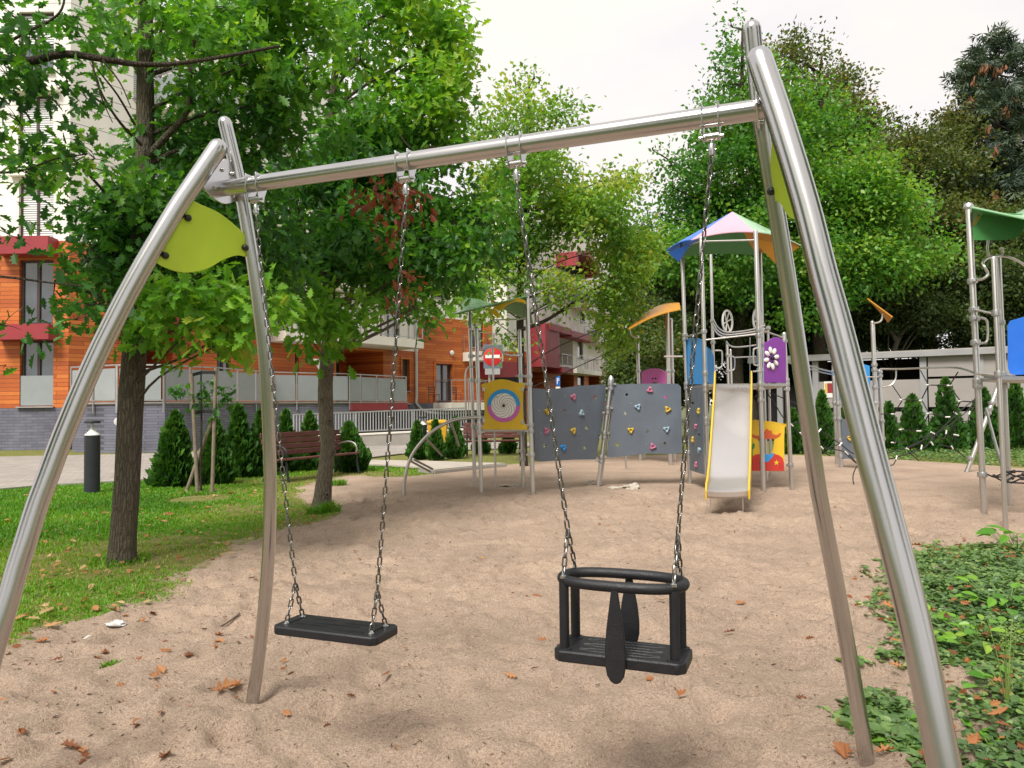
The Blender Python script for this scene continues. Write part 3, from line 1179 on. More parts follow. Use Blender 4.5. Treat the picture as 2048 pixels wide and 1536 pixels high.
def ferrule(parent, c):
    mb = MB()
    t = c + Z * -.074
    mb.lathe([(0.005, 0.0), (0.005, 0.010), (0.0095, 0.011), (0.0105, 0.013), (0.0105, 0.042), (0.0095, 0.046), (0.004, 0.047)], t, -Z, 14)
    mb.cyl(t - BD * 0.014 - Z * .028, t + BD * 0.014 - Z * .028, 0.0028, 8)
    obj('swivel', mb, 'steel', parent)
    return t - Z * 0.046


hang = {u: beam_pt(u) for u in (512, 811, 1032, 1422)}
for c in hang.values():
    make_hanger(c)

# ---- flat swing
cA, cB = hang[512], hang[811]
mid = (cA + cB) / 2
u0, v0 = 671, 1250
seatc = at(u0, v0, mid.y + 0.01)
fs = thing('flat_swing', 'black rubber flat board swing seat hanging on steel chains at left', 'swing', seatc)
mb = MB()
tilt = BD.copy()
nx, ny = 0.222, 0.088


def seat_slab(mb, c, hx, hy, th, ch=0.02):
    prof = [(-hx + ch, -hy), (hx - ch, -hy), (hx, -hy + ch), (hx, hy - ch), (hx - ch, hy), (-hx + ch, hy), (-hx, hy - ch), (-hx, -hy + ch)]
    mb.prism([c + BD * a + BP * b for a, b in prof], th, Z)


seat_slab(mb, seatc - Z * 0.016, nx, ny, 0.032)
st = obj('seat', mb, 'rubber', fs, bevel=0.006)
mb = MB()
for a in (-.175, .175):
    mb.bar(seatc + BD * a - BP * .055, seatc + BD * a + BP * .055, 0.006, 0.005)
for b, a0, a1 in ((-.03, -.15, -.02), (.0, -.10, .10), (.03, .02, .15), (.045, -.12, -.03), (-.05, .03, .15)):
    mb.bar(seatc + BD * a0 + BP * b, seatc + BD * a1 + BP * (b + 0.006), 0.006, 0.004)
obj('tread_pattern', mb, 'rubber', st)
for c, sg in ((cA, -1), (cB, 1)):
    t0 = ferrule(fs, c)
    e1, e2 = seatc + BD * (0.182 * sg) - BP * 0.048 + Z * .004, seatc + BD * (0.182 * sg) + BP * 0.048 + Z * .004
    kn = seatc + BD * (0.178 * sg) + Z * 0.135
    make_chain(fs, t0, kn, (e1, e2))
    mb = MB()
    for e in (e1, e2):
        mb.lathe([(0.012, -0.004), (0.012, 0.003), (0.006, 0.006), (0.004, 0.012)], e - Z * .004, Z, 12)
    obj('eyelet', mb, 'steel', fs)

# ---- toddler swing
cA, cB = hang[1032], hang[1422]
mid = (cA + cB) / 2
tc = at(1246, 1297, mid.y + 0.0)
ts = thing('toddler_swing', 'black rubber toddler bucket swing with guard ring hanging on chains at right', 'swing', tc)
mb = MB()
seat_slab(mb, tc - Z * 0.017, 0.205, 0.088, 0.036, 0.022)
st = obj('seat', mb, 'rubber', ts, bevel=0.006)
mb = MB()
for b in (-.05, 0.0, .05):
    for o in (-.012, .012):
        pts = [tc + BD * a + BP * (b + o * (1 if abs(a) < .105 else .4)) + Z * .001 for a in [-.125 + .25 * i / 14 for i in range(15)]]
        mb.tube(pts, 0.0026, 6)
obj('tread_pattern', mb, 'rubber', st)
RH = 0.212
loop = []
for k in range(48):
    al = 2 * math.pi * k / 48
    ca, sa = math.cos(al), math.sin(al)
    loop.append(tc + BD * (0.192 * math.copysign(abs(ca) ** 0.72, ca)) + BP * (0.092 * math.copysign(abs(sa) ** 0.85, sa)) + Z * RH)
mb = MB()
mb.tube(loop, 0.0165, 14, closed=True)
ring = obj('guard_ring', mb, 'rubber', ts)
for a in (-1, 1):
    for b in (-1, 1):
        p = tc + BD * (0.172 * a) + BP * (0.060 * b)
        mb = MB()
        mb.tube([p - Z * .004, p + Z * (RH - .004)], 0.0155, 14)
        mb.lathe([(0.026, -0.002), (0.025, 0.004), (0.017, 0.006)], p, Z, 14)
        obj('guard_post', mb, 'rubber', ts)
for b, drop in ((-1, -0.075), (1, -0.02)):
    base = tc + BP * (b * 0.099)
    top, bot = RH - 0.002, drop
    prof = [(0.0, .010), (.08, .012), (.25, .019), (.45, .027), (.65, .0315), (.82, .031), (.92, .026), (.98, .015), (1.0, .004)]
    o_ = [base + BD * w_ + Z * (top + (bot - top) * t) for t, w_ in prof] + [base - BD * w_ + Z * (top + (bot - top) * t) for t, w_ in prof[::-1]]
    mb = MB()
    mb.prism(o_, 0.014, BP)
    obj('leg_divider', mb, 'rubber', ts, bevel=0.004)
for c, sg in ((cA, -1), (cB, 1)):
    t0 = ferrule(ts, c)
    q = tc + BD * (0.172 * sg) + Z * (RH + .014)
    e1, e2 = q - BP * 0.066, q + BP * 0.066
    kn = tc + BD * (0.176 * sg) + Z * (RH + 0.15)
    make_chain(ts, t0, kn, (e1, e2))
    mb = MB()
    for e in (e1, e2):
        mb.lathe([(0.010, -0.006), (0.010, 0.002), (0.005, 0.005), (0.004, 0.010)], e, Z, 12)
    obj('eyelet', mb, 'steel', ts)
# ------------------------------------------------------------------ play equipment helpers
def zm(ox, oy, s):
    return lambda x, y: (ox + x / s, oy + y / s)


class VPlane:
    "upright plane through two ground points"
    def __init__(s, a, b):
        s.p = V((a.x, a.y, 0))
        s.d = V((b.x - a.x, b.y - a.y, 0)).normalized()
        s.n = V((s.d.y, -s.d.x, 0))
        if s.n.dot(CO - s.p) < 0:
            s.n = -s.n

    def at(s, u, v, off=0.0):
        return on_plane(u, v, s.p + s.n * off, s.n)


PR = 0.031


def post(parent, base, top, r=PR, mt='steel_far', cap=True, Y=None, name='post'):
    g = gnd(*base) if Y is None else at(base[0], base[1], Y)
    t = at(top[0], top[1], g.y)
    lo = V((g.x + (g.x - t.x) * 0.02, g.y, g.z - 0.12))
    mb = MB()
    mb.tube([lo, t - Z * .0], r, 16, dome=cap)
    o = obj(name, mb, mt, parent)
    return o, g, t


def on_post(pt, v):
    "point of a post (g, t) at photo row v"
    _, g, t = pt
    lo, hi = 0.0, 1.0
    for _ in range(30):
        m_ = (lo + hi) / 2
        if pix(g + (t - g) * m_)[1] > v:
            lo = m_
        else:
            hi = m_
    return g + (t - g) * lo


def clamp(parent, c, toward=None, r=PR):
    mb = MB()
    mb.lathe([(r, -.032), (r * 1.42, -.028), (r * 1.5, 0), (r * 1.42, .028), (r, .032)], c, Z, 14)
    if toward is not None:
        d = (V(toward) - c)
        d.z = 0
        d.normalize()
        mb.box(c + d * (r + .02), (0.06, 0.028, 0.03), x=d, y=d.cross(Z), z=Z)
    return obj('clamp', mb, 'galvanised', parent)


def pipe(parent, pts, r=0.013, name='rail', mt='steel_far', n=10):
    mb = MB()
    mb.tube(pts, r, n)
    return obj(name, mb, mt, parent)


def px_pipe(parent, pts, Y, r=0.013, name='rail', sub=5, mt='steel_far'):
    "pipe through photo points; Y a number or list of depths"
    Ys = Y if hasattr(Y, '__len__') else [Y] * len(pts)
    return pipe(parent, smooth_curve([at(u, v, y) for (u, v), y in zip(pts, Ys)], sub), r, name, mt)


def hold(parent, c, n, r, mt, rot=0.0):
    n = V(n).normalized()
    x = n.cross(Z).normalized()
    y = x.cross(n)
    rings = [(1.0, 0.0), (1.0, .25), (.90, .52), (.70, .66), (.48, .60), (.30, .40), (.20, .12)]
    N = 24
    vs, fs = [], []
    for rf, hh in rings:
        for k in range(N):
            a = 2 * math.pi * k / N + rot
            rad = r * (rf * (1 + (0.30 if rf > .35 else 0.05) * math.cos(3 * (a - rot))) / 1.12)
            vs.append(c + x * (rad * math.cos(a)) + y * (rad * math.sin(a)) + n * (r * .95 * hh))
    for i in range(len(rings) - 1):
        for k in range(N):
            fs.append((i * N + k, i * N + (k + 1) % N, (i + 1) * N + (k + 1) % N, (i + 1) * N + k))
    b = len(vs)
    vs.append(c + n * (r * .1))
    i = len(rings) - 1
    for k in range(N):
        fs.append((i * N + k, i * N + (k + 1) % N, b))
    mb = MB()
    mb.add(vs, fs)
    return obj('climbing_hold', mb, mt, parent, smooth=60)


def circle(pl, u, v, rpx, n=14):
    return [pl.at(u + rpx * math.cos(2 * math.pi * k / n), v + rpx * math.sin(2 * math.pi * k / n)) for k in range(n)]


def hypar(parent, fl, fr, br, bl, mt, name='roof', bow=0.06, thick=0.018):
    N = 12
    grid = []
    for i in range(N + 1):
        s = i / N
        row = []
        for j in range(N + 1):
            t = j / N
            p = (fl * (1 - s) + fr * s) * (1 - t) + (bl * (1 - s) + br * s) * t
            row.append(p + Z * (bow * 4 * s * (1 - s) * t))
        grid.append(row)
    mb = MB()
    mb.sheet(grid, thick)
    o = obj(name, mb, mt, parent, smooth=50)
    mb = MB()
    mb.sheet([[q - Z * (thick + .002) for q in row] for row in grid], .008)
    obj('roof_underside', mb, 'green', o, smooth=50)  # added sheet in plain green, without the sky sheen painted on top
    return o


# ------------------------------------------------------------------ small tower with the yellow spiral panel
zA = zm(780, 560, 3.4125)
g0 = gnd(1010, 985)
t1 = thing('play_tower', 'small steel play tower with green hypar roof and yellow spiral game panel', 'play tower', (g0.x, g0.y, 0))
pb = post(t1, (963, 989), (953, 658))
pa = post(t1, (950, 974), (939, 622), 0.029)
pc = post(t1, (1066, 991), (1054, 590), 0.033)
pd = post(t1, (1047, 975), (1039, 662), 0.030)
pe = post(t1, (992, 974), (985, 696), 0.017, name='sliding_pole')
for p_, q_, rows in ((pb, pc, (762, 853, 864)), (pc, pb, (752, 768, 850, 862, 909)), (pa, pd, (712, 760, 853)), (pd, pa, (710, 752, 866, 902, 918)), (pb, pc, (835,))):
    for r_ in rows:
        clamp(t1, on_post(p_, r_), on_post(q_, r_))
mb = MB()
mb.lathe([(0.034, -.02), (0.045, 0), (0.045, .03), (0.03, .06), (0, .065)], pc[2], Z, 14)
obj('post_cap', mb, 'galvanised', t1)
FL_, FR_, BR_, BL_ = at(907, 627, 11.0), at(1055, 590, 10.85), at(1066, 646, 12.0), at(934, 594, 12.4)
rf = hypar(t1, FL_, FR_, BR_, BL_, 'green_sky_sheen')
mb = MB()
yt = [zA(x, y) for x, y in ((700, 195), (722, 178), (790, 150), (840, 130), (880, 122), (922, 140), (928, 165), (900, 152), (850, 148), (800, 168), (770, 196), (752, 210), (735, 200), (722, 200))]
pl_ = VPlane(at(980, 700, 11.0), at(1060, 700, 10.82))
mb.prism([pl_.at(*p) for p in yt], 0.018, pl_.n)
obj('roof_trim', mb, 'yellow', rf)
mb = MB()
yt = [zA(x, y) for x, y in ((680, 208), (720, 205), (745, 225), (748, 250), (735, 262), (705, 235))]
mb.prism([pl_.at(*p) for p in yt], 0.018, pl_.n)
obj('roof_trim', mb, 'yellow', rf)
# support frame below the roof
px_pipe(t1, [(938, 640), (936, 650), (940, 658), (953, 660)], [12, 11.8, 11.4, 11.1], 0.012, 'roof_bracket')
px_pipe(t1, [(985, 640), (1040, 638), (1056, 632)], [11.8, 11.8, 11.0], 0.010, 'roof_bracket')
px_pipe(t1, [(956, 713), (964, 711), (968, 703), (978, 696), (990, 695), (1000, 699), (1010, 708), (1022, 711), (1040, 711)], [11.1, 11.1, 11.2, 11.3, 11.4, 11.5, 11.7, 11.8, 11.9], 0.014, 'hoop_rail')
# platform
mb = MB()
c4 = [on_post(p, 861) for p in (pb, pc)]
zp = c4[0].z
quad = [V((p[1].x, p[1].y, zp)) for p in (pb, pc, pd, pa)]
mb.prism(quad, 0.03, Z)
obj('platform', mb, 'galvanised', t1)
# panel
plP = VPlane(V((pb[1].x, pb[1].y - .01, 0)), V((pc[1].x, pc[1].y - .01, 0)))
out_ = [(622, 712), (660, 704), (690, 690), (725, 680), (765, 677), (805, 682), (840, 694), (875, 702), (925, 701), (922, 722), (910, 760), (906, 850), (909, 935), (920, 985), (940, 1002), (936, 1022), (626, 1020), (640, 990), (646, 900), (642, 765), (628, 735)]
mb = MB()
mb.prism([plP.at(*zA(x, y)) for x, y in out_], 0.022, plP.n)
panel = obj('game_panel', mb, 'yellow', t1, bevel=0.003)
cx, cy = zA(776, 857)
k_ = 1 / 3.4125


def ring_half(r0, r1, a0, a1, n=24):
    o = [plP.at(cx + r1 * math.cos(a0 + (a1 - a0) * i / n), cy + r1 * math.sin(a0 + (a1 - a0) * i / n), 0.014) for i in range(n + 1)]
    o += [plP.at(cx + r0 * math.cos(a1 + (a0 - a1) * i / n), cy + r0 * math.sin(a1 + (a0 - a1) * i / n), 0.014) for i in range(n + 1)]
    return o


mb = MB()
mb.prism(ring_half(85 * k_, 112 * k_, math.pi, 2 * math.pi), 0.010, plP.n)
obj('blue_rim', mb, 'sky_blue', panel)
mb = MB()
mb.prism(ring_half(85 * k_, 112 * k_, 0, math.pi), 0.010, plP.n)
obj('purple_rim', mb, 'pink', panel)
mb = MB()
mb.prism([plP.at(cx + 88 * k_ * math.cos(a), cy + 88 * k_ * math.sin(a), 0.012) for a in [2 * math.pi * i / 40 for i in range(40)]], 0.008, plP.n)
obj('spiral_disc', mb, 'white', panel)
mb = MB()
for q in range(9):
    pts = []
    for i in range(18):
        t = i / 17
        a = q * 2 * math.pi / 9 + t * 2.6
        r_ = (8 + 74 * t) * k_
        pts.append(plP.at(cx + r_ * math.cos(a), cy + r_ * math.sin(a), 0.0162))
    mb.tube(pts, 0.0026, 5)
mb.lathe([(0.02, 0), (0.02, .006), (0, .008)], plP.at(cx, cy, .0165), plP.n, 12)
obj('spiral_groove', mb, 'black_plastic', panel)
mb = MB()
mb.lathe([(0.009, 0), (0.009, .006), (0, .008)], plP.at(*zA(730, 798), .0165), plP.n, 10)
obj('ball', mb, 'black_plastic', panel)
for x, y in ((640, 745), (640, 960), (905, 745), (905, 970)):
    clamp(panel, plP.at(*zA(x, y), 0.0), None, 0.016)
# arched climber at the left
arcp = [(808, 989), (811, 952), (823, 912), (850, 876), (880, 853), (912, 839), (957, 834)]
arcY = [11.08, 11.08, 11.08, 11.08, 11.08, 11.08, 11.08]
px_pipe(t1, [(807.5, 1003)] + arcp, [11.08] * 8, 0.024, 'climbing_arch', 6)
for a_, b_, ya, yb in (((852, 877), (884, 911), 11.1, 11.6), ((903, 846), (918, 892), 11.1, 11.6), ((819, 921), (862, 944), 11.1, 11.6), ((826, 918), (865, 938), 11.2, 11.75)):
    px_pipe(t1, [a_, b_], [ya, yb], 0.017, 'rung', 2)
px_pipe(t1, [(932, 832), (931, 790), (931, 752), (934, 738), (941, 733), (950, 734)], [11.5] * 6, 0.015, 'handrail')
px_pipe(t1, [(938, 832), (937, 790), (936, 756)], [11.5] * 3, 0.008, 'handrail')

# ------------------------------------------------------------------ climbing wall
zB = zm(1040, 740, 5.389)
gl = gnd(1195, 973)
cw = thing('climbing_wall', 'grey climbing wall of two wavy boards with pink, yellow and blue holds between the towers', 'climbing wall', (gl.x, gl.y, 0))
LPn = post(cw, (1195, 973), (1222, 762), 0.034)
Wl, Wm, Wr = V((pc[1].x + .02, pc[1].y + .25, 0)), V((gl.x, gl.y + .02, 0)), at(1372, 860, 12.1)
post(cw, (1201, 960), (1226, 790), 0.014, name='brace', Y=12.2)
mb = MB()
mb.lathe([(.034, -.03), (.05, -.01), (.05, .03), (.036, .055), (.02, .085), (0, .09)], LPn[2], Z, 14)
obj('post_cap', mb, 'galvanised', cw)
holdcols = {'p': 'hold_pink', 'y': 'hold_yellow', 'b': 'hold_blue', 's': 'sky_blue'}
P1 = [(128, 196), (250, 203), (400, 200), (550, 182), (700, 166), (900, 156), (922, 175), (905, 400), (872, 640), (842, 800), (812, 962), (600, 965), (350, 978), (220, 986), (160, 970), (150, 700), (138, 400)]
P2 = [(985, 160), (1200, 150), (1500, 145), (1700, 150), (1732, 180), (1738, 500), (1745, 888), (1650, 905), (1380, 900), (1200, 920), (1000, 940), (935, 935), (948, 800), (975, 550), (990, 300)]
H1 = [(800, 295, 21), (475, 440, 17), (715, 625, 20), (260, 815, 19), (695, 840, 17)]
H2 = [(1150, 265, 15), (1133, 468, 19), (1050, 805, 22), (1370, 660, 20), (1568, 292, 20), (1560, 790, 16)]
T1 = [(570, 290, 'p', .2), (660, 465, 'b', -.5), (290, 445, 'y', .3), (280, 655, 'p', .9), (570, 655, 'y', .3), (462, 835, 's', .5)]
T2 = [(1400, 215, 'p', -.4), (1268, 398, 'b', .2), (1590, 425, 'y', 1.0), (1192, 650, 'y', .5), (1578, 640, 'b', .4), (1430, 825, 'p', 1.2)]
for (pa_, pb_), outl, holes, grips in (((Wl, Wm), P1, H1, T1), ((Wm, Wr), P2, H2, T2)):
    pl = VPlane(pa_, pb_)
    mb = MB()
    ol = [pl.at(*zB(x, y)) for x, y in outl]
    mb.holed(ol, [circle(pl, *zB(x, y), r / 5.389) for x, y, r in holes], 0.022, pl.n)
    bd = obj('climbing_board', mb, 'grey_board', cw)
    for x, y, c, ro in grips:
        hold(bd, pl.at(*zB(x, y), 0.011), pl.n, 0.052, holdcols[c], ro)
    for x, y in ((485, 285), (730, 452), (630, 700), (205, 440), (225, 680), (450, 890), (890, 425), (850, 690)) if outl is P1 else ((1195, 365), (1430, 258), (1570, 480), (1185, 598), (1505, 622), (1355, 808)):
        mb = MB()
        mb.lathe([(.010, 0), (.009, .004), (0, .005)], pl.at(*zB(x, y), 0.0115), pl.n, 8)
        obj('bolt', mb, 'galvanised', bd)
for x, y in ((985, 150), (950, 410), (905, 680), (870, 935)):
    p = on_post(LPn, zB(x, y)[1])
    clamp(cw, p, p + V((1, 0, 0)), 0.034)
    clamp(cw, p - Z * .07, p + V((-1, 0, 0)), 0.034)

# ------------------------------------------------------------------ slide tower
zC = zm(1200, 400, 2.364)
zD = zm(1400, 580, 4.042)
g0 = gnd(1480, 975)
t2 = thing('slide_tower', 'tall slide tower with many coloured pyramid roof and steel slide with yellow sides', 'play tower', (g0.x, 11.4, 0))
q1 = post(t2, (1380, 968), (1363.5, 489), 0.031)
q2 = post(t2, (1417, 985), (1402, 476), 0.030)
q3 = post(t2, (1432, 950), (1421, 492), 0.028)
q4 = post(t2, (1527, 985), (1511, 463), 0.033)
q5 = post(t2, (1533, 962), (1520, 495), 0.028)
q6 = post(t2, (1584, 980), (1568, 668), 0.031)
q7 = post(t2, (1542, 950), (1536, 655), 0.022)
q8 = post(t2, (1462, 925), (1454, 686), 0.030)
q9 = post(t2, (1468, 925), (1461, 700), 0.024)
for p_, q_, rows in ((q1, q2, (670, 678, 768, 776, 838, 845, 905)), (q2, q1, (663, 746, 772, 780, 838, 846)), (q4, q6, (660, 671, 740, 768, 778, 800)), (q6, q4, (682, 760, 768, 778, 930)),
                     (q3, q2, (642, 685)), (q5, q6, (650, 690)), (q8, q4, (710, 742)), (q7, q4, (656,))):
    for r_ in rows:
        clamp(t2, on_post(p_, r_), on_post(q_, r_))
# roof
ez = at(1510, 463, q4[1].y).z + 0.01


def eave(u, v):
    d = ray(u, v)
    return CO + d * ((ez - CH) / d.z)


apex = at(1465, 423, 11.8)
E = {'fl': eave(1383, 479), 'fr': eave(1509, 463), 'r': eave(1602, 490), 'l': eave(1332, 501)}
ctr = V((apex.x, apex.y, ez))
E['br'] = V((4.2, 12.75, ez))
E['bl'] = V((2.85, 12.9, ez))
order = ['l', 'fl', 'fr', 'r', 'br', 'bl']
cols = ['blue', 'pale_pink', 'green', 'orange', 'green', 'blue']
for i, k in enumerate(order):
    a_, b_ = E[k], E[order[(i + 1) % 6]]
    mid_ = (a_ + b_) / 2 + Z * 0.05
    mb = MB()
    N = 8
    up = []
    for s in range(N + 1):
        row = []
        for t in range(N + 1):
            w_ = t / N
            e = a_ * (1 - w_) + b_ * w_ + Z * (0.045 * 4 * w_ * (1 - w_))
            row.append(apex + (e - apex) * (0.002 + 0.998 * s / N))
        up.append(row)
    mb.sheet(up, 0.014)
    colr = cols[i]
    obj('roof_panel', mb, {'green': 'green_sky_sheen'}.get(colr, colr) if i == 2 else colr, t2, smooth=50)  # only the front green panel gets the painted sky sheen
# dropped orange corner flap and inner ring of the roof
mb = MB()
fp = [E['fr'] + V((.04, .3, -.03)), E['r'] + V((-.03, .0, -.03)), E['r'] * .45 + E['fr'] * .55 + V((.1, .35, -.33))]
mb.prism(fp, 0.014)
obj('roof_flap', mb, 'orange', t2)
mb = MB()
fp = [E['fl'] + V((.03, .15, -.03)), E['l'] + V((.03, .0, -.03)), E['l'] * .35 + E['fl'] * .65 + V((.02, .35, -.22))]
mb.prism(fp, 0.014)
obj('roof_flap', mb, 'blue', t2)
ringp = [on_post(q4, 480), on_post(q5, 497), on_post(q3, 493), on_post(q1, 495), on_post(q2, 483)]
pipe(t2, ringp + [ringp[0]], 0.012, 'roof_ring')
# platform deck
dz = at(1470, 767, 10.95).z - 0.02
mb = MB()
hexa = [q1, q2, q4, q6, q7, q3]
mb.prism([V((q[1].x, q[1].y, dz)) for q in (q2, q4, q6, q7, q3, q1)], 0.04, Z)
obj('platform', mb, 'galvanised', t2)
# blue and purple panels, dark climbing strip
pl = VPlane(q1[1], q2[1])
mb = MB()
bl_o = [(412, 668), (420, 655), (440, 652), (470, 655), (500, 655), (520, 662), (530, 690), (528, 872), (412, 872)]
mb.prism([pl.at(*zC(x, y)) for x, y in ((408, 668), (418, 656), (440, 652), (468, 654), (486, 664), (492, 872), (410, 872))], 0.02, pl.n)
obj('blue_panel', mb, 'sky_blue', t2, bevel=0.003)
pl23 = VPlane(q2[1], q3[1])
mb = MB()
mb.prism([q2[1].lerp(q3[1], a) + Z * z for a, z in ((.1, dz + .05), (.95, dz + .05), (.95, 2.16), (.5, 2.2), (.1, 2.16))], 0.02)
obj('blue_panel', mb, 'sky_blue', t2, bevel=0.003)
mb = MB()
mb.holed([pl.at(*zC(x, y)) for x, y in ((412, 890), (488, 885), (494, 1298), (420, 1275))], [circle(pl, *zC(x, y), 3.0) for x, y in ((440, 960), (470, 1110))], 0.02, pl.n)
bd = obj('climbing_board', mb, 'grey_board', t2)
for x, y, c, ro in ((468, 997, 'y', .2), (455, 1070, 'p', .5), (440, 1132, 'y', .1), (472, 1183, 'b', .7), (456, 1250, 'p', .2)):
    hold(bd, pl.at(*zC(x, y), 0.011), pl.n, 0.048, holdcols[c], ro)
plV = VPlane(q4[1], q6[1])
mb = MB()
po = [(522, 425), (548, 415), (575, 392), (605, 382), (640, 385), (660, 402), (672, 418), (690, 425), (693, 750), (522, 750)]
mb.prism([plV.at(*zD(x, y)) for x, y in po], 0.02, plV.n)
pv = obj('purple_panel', mb, 'purple', t2, bevel=0.003)
fc = plV.at(*zD(578, 553), 0.02)
for k in range(8):
    a = 2 * math.pi * k / 8 + .2
    mb = MB()
    c = fc + plV.d * (0.105 * math.cos(a)) + Z * (0.165 * math.sin(a)) * 0.75
    vs, fs = [], []
    ax1, ax2 = plV.d * math.cos(a) + Z * math.sin(a), plV.d * -math.sin(a) + Z * math.cos(a)
    N = 12
    for rf_, hh in ((1, 0), (.95, .010), (.65, .018), (.25, .020)):
        for j in range(N):
            t = 2 * math.pi * j / N
            vs.append(c + ax1 * (.052 * rf_ * math.cos(t)) + ax2 * (.034 * rf_ * math.sin(t)) + plV.n * hh)
    for i in range(3):
        for j in range(N):
            fs.append((i * N + j, i * N + (j + 1) % N, (i + 1) * N + (j + 1) % N, (i + 1) * N + j))
    fs.append(tuple(3 * N + j for j in range(N)))
    mb.add(vs, fs)
    obj('petal', mb, 'white', pv, smooth=60)
mb = MB()
mb.lathe([(.030, .01), (.030, .04), (.02, .05), (0, .054)], fc, plV.n, 14)
obj('flower_centre', mb, 'black_plastic', pv)
# rails and rings on top of the tower
a_, b_ = on_post(q1, 674), on_post(q2, 664)
pipe(t2, [a_, b_], 0.013)
pipe(t2, [on_post(q2, 680), on_post(q4, 668)], 0.013)
pipe(t2, [on_post(q4, 658), on_post(q6, 676)], 0.013)
for dy, yy in ((0, 12.2), (9, 12.0), (17, 11.8)):
    px_pipe(t2, [(1427, 640 + dy), (1436, 655 + dy * .8), (1452, 664 + dy * .6), (1480, 663 + dy * .5), (1512, 657 + dy * .6), (1530, 650 + dy * .8)], yy, 0.014, 'curved_rail')
px_pipe(t2, [(1452, 682), (1458, 690), (1470, 694), (1490, 693), (1512, 690)], 11.9, 0.013, 'curved_rail')
px_pipe(t2, [(1468, 715), (1512, 713)], 12.0, 0.011)
px_pipe(t2, [(1500, 675), (1500, 765)], 11.3, 0.008)
for u, v, ru, rv, Y_ in ((1455, 643, 13, 22, 12.3), (1515, 640, 12, 22, 12.3)):
    mb = MB()
    c = at(u, v, Y_)
    sx = ru * Y_ / FPX
    sz = rv * Y_ / FPX
    loop = [c + V((sx * math.cos(a), sx * .9 * math.cos(a), sz * math.sin(a))) for a in [2 * math.pi * i / 28 for i in range(28)]]
    mb.tube(loop, 0.018, 8, closed=True)
    for a in (0.3, 1.2, 2.1):
        d_ = V((sx * math.cos(a), sx * .9 * math.cos(a), sz * math.sin(a)))
        mb.tube([c - d_, c + d_ * .2 + V((0, .06, 0)), c + d_], 0.011, 8)
    obj('steering_ring', mb, 'white', t2)
for pts, Y_ in (([(1430, 701), (1440, 701), (1444, 705), (1444, 730), (1440, 735), (1430, 736)], 11.0), ([(1456, 713), (1465, 713), (1469, 717), (1469, 736), (1464, 741), (1456, 741)], 11.6), ([(1518, 696), (1510, 697), (1507, 701), (1507, 725), (1511, 730), (1518, 731)], 10.7)):
    px_pipe(t2, pts, Y_, 0.012, 'handle', 4)
px_pipe(t2, [(1506, 743), (1522, 742)], 10.75, 0.012)
# slide
ztop = at(1470, 769, 10.95).z
yc0, yc1, yc2, yc3 = 10.95, 9.30, 8.86, 8.80
zc1, zc2 = 0.415, 0.315
xl = lambda u, v, Y_: at(u, v, Y_).x
x0l, x0r = xl(1432, 769, yc0), xl(1502, 769, yc0)
x1l, x1r = xl(1412, 970, yc2), xl(1493, 970, yc2)
prof = [(yc0 + .12, ztop + .012), (yc0, ztop)]
for i in range(1, 13):
    t = i / 12
    prof.append((yc0 + (yc1 - yc0) * t, ztop + (zc1 - ztop) * (t ** 0.97)))
prof += [(yc1 - .05, zc1 - .028), (yc1 - .12, zc1 - .052), (yc2 + .04, zc2 + .006), (yc2, zc2 - .004), (yc3 - .012, zc2 - .035), (yc3 - .004, zc2 - .085), (yc3 + .03, zc2 - .11)]
grid = []
for y, z in prof:
    t = (yc0 - y) / (yc0 - yc3)
    l_, r_ = x0l + (x1l - x0l) * t, x0r + (x1r - x0r) * t
    grid.append([V((l_ + (r_ - l_) * s / 6, y, z - 0.012 * math.sin(math.pi * s / 6))) for s in range(7)])
mb = MB()
mb.sheet(grid, 0.006)
sl = obj('slide_chute', mb, 'slide_steel', t2, smooth=40)
for side, xa, xb in ((-1, x0l, x1l), (1, x0r, x1r)):
    # board: profile in (y, z), slid sideways with the chute edge
    topl = [(yc0 + .02, ztop + .20), (yc0 - .05, ztop + .19), (yc0 - .13, ztop + .06), (yc0 - .5, ztop - .25), (yc1 + .3, zc1 + .33), (yc1, zc1 + .14), (yc2 + .1, zc2 + .10), (yc3 - .01, zc2 + .06), (yc3 - .06, zc2 - .02)]
    botl = [(yc3 - .05, zc2 - .13), (yc2 + .2, zc2 - .06), (yc1, zc1 - .07), (yc0 - .3, ztop - .32), (yc0 + .02, ztop - .10)]
    o_ = []
    for y, z in topl + botl:
        t = (yc0 - y) / (yc0 - yc3)
        o_.append(V((xa + (xb - xa) * t + side * .012, y, z)))
    mb = MB()
    mb.prism(o_, 0.022, V((1, 0.02, 0)))
    obj('slide_side', mb, 'yellow', sl, bevel=0.004)
    mb = MB()
    f_ = V((xb - side * .05, yc3 + .05, 0))
    mb.tube([f_ - Z * .1, f_ + Z * (zc2 - .03)], 0.007, 8)
    obj('slide_leg', mb, 'steel_far', sl)
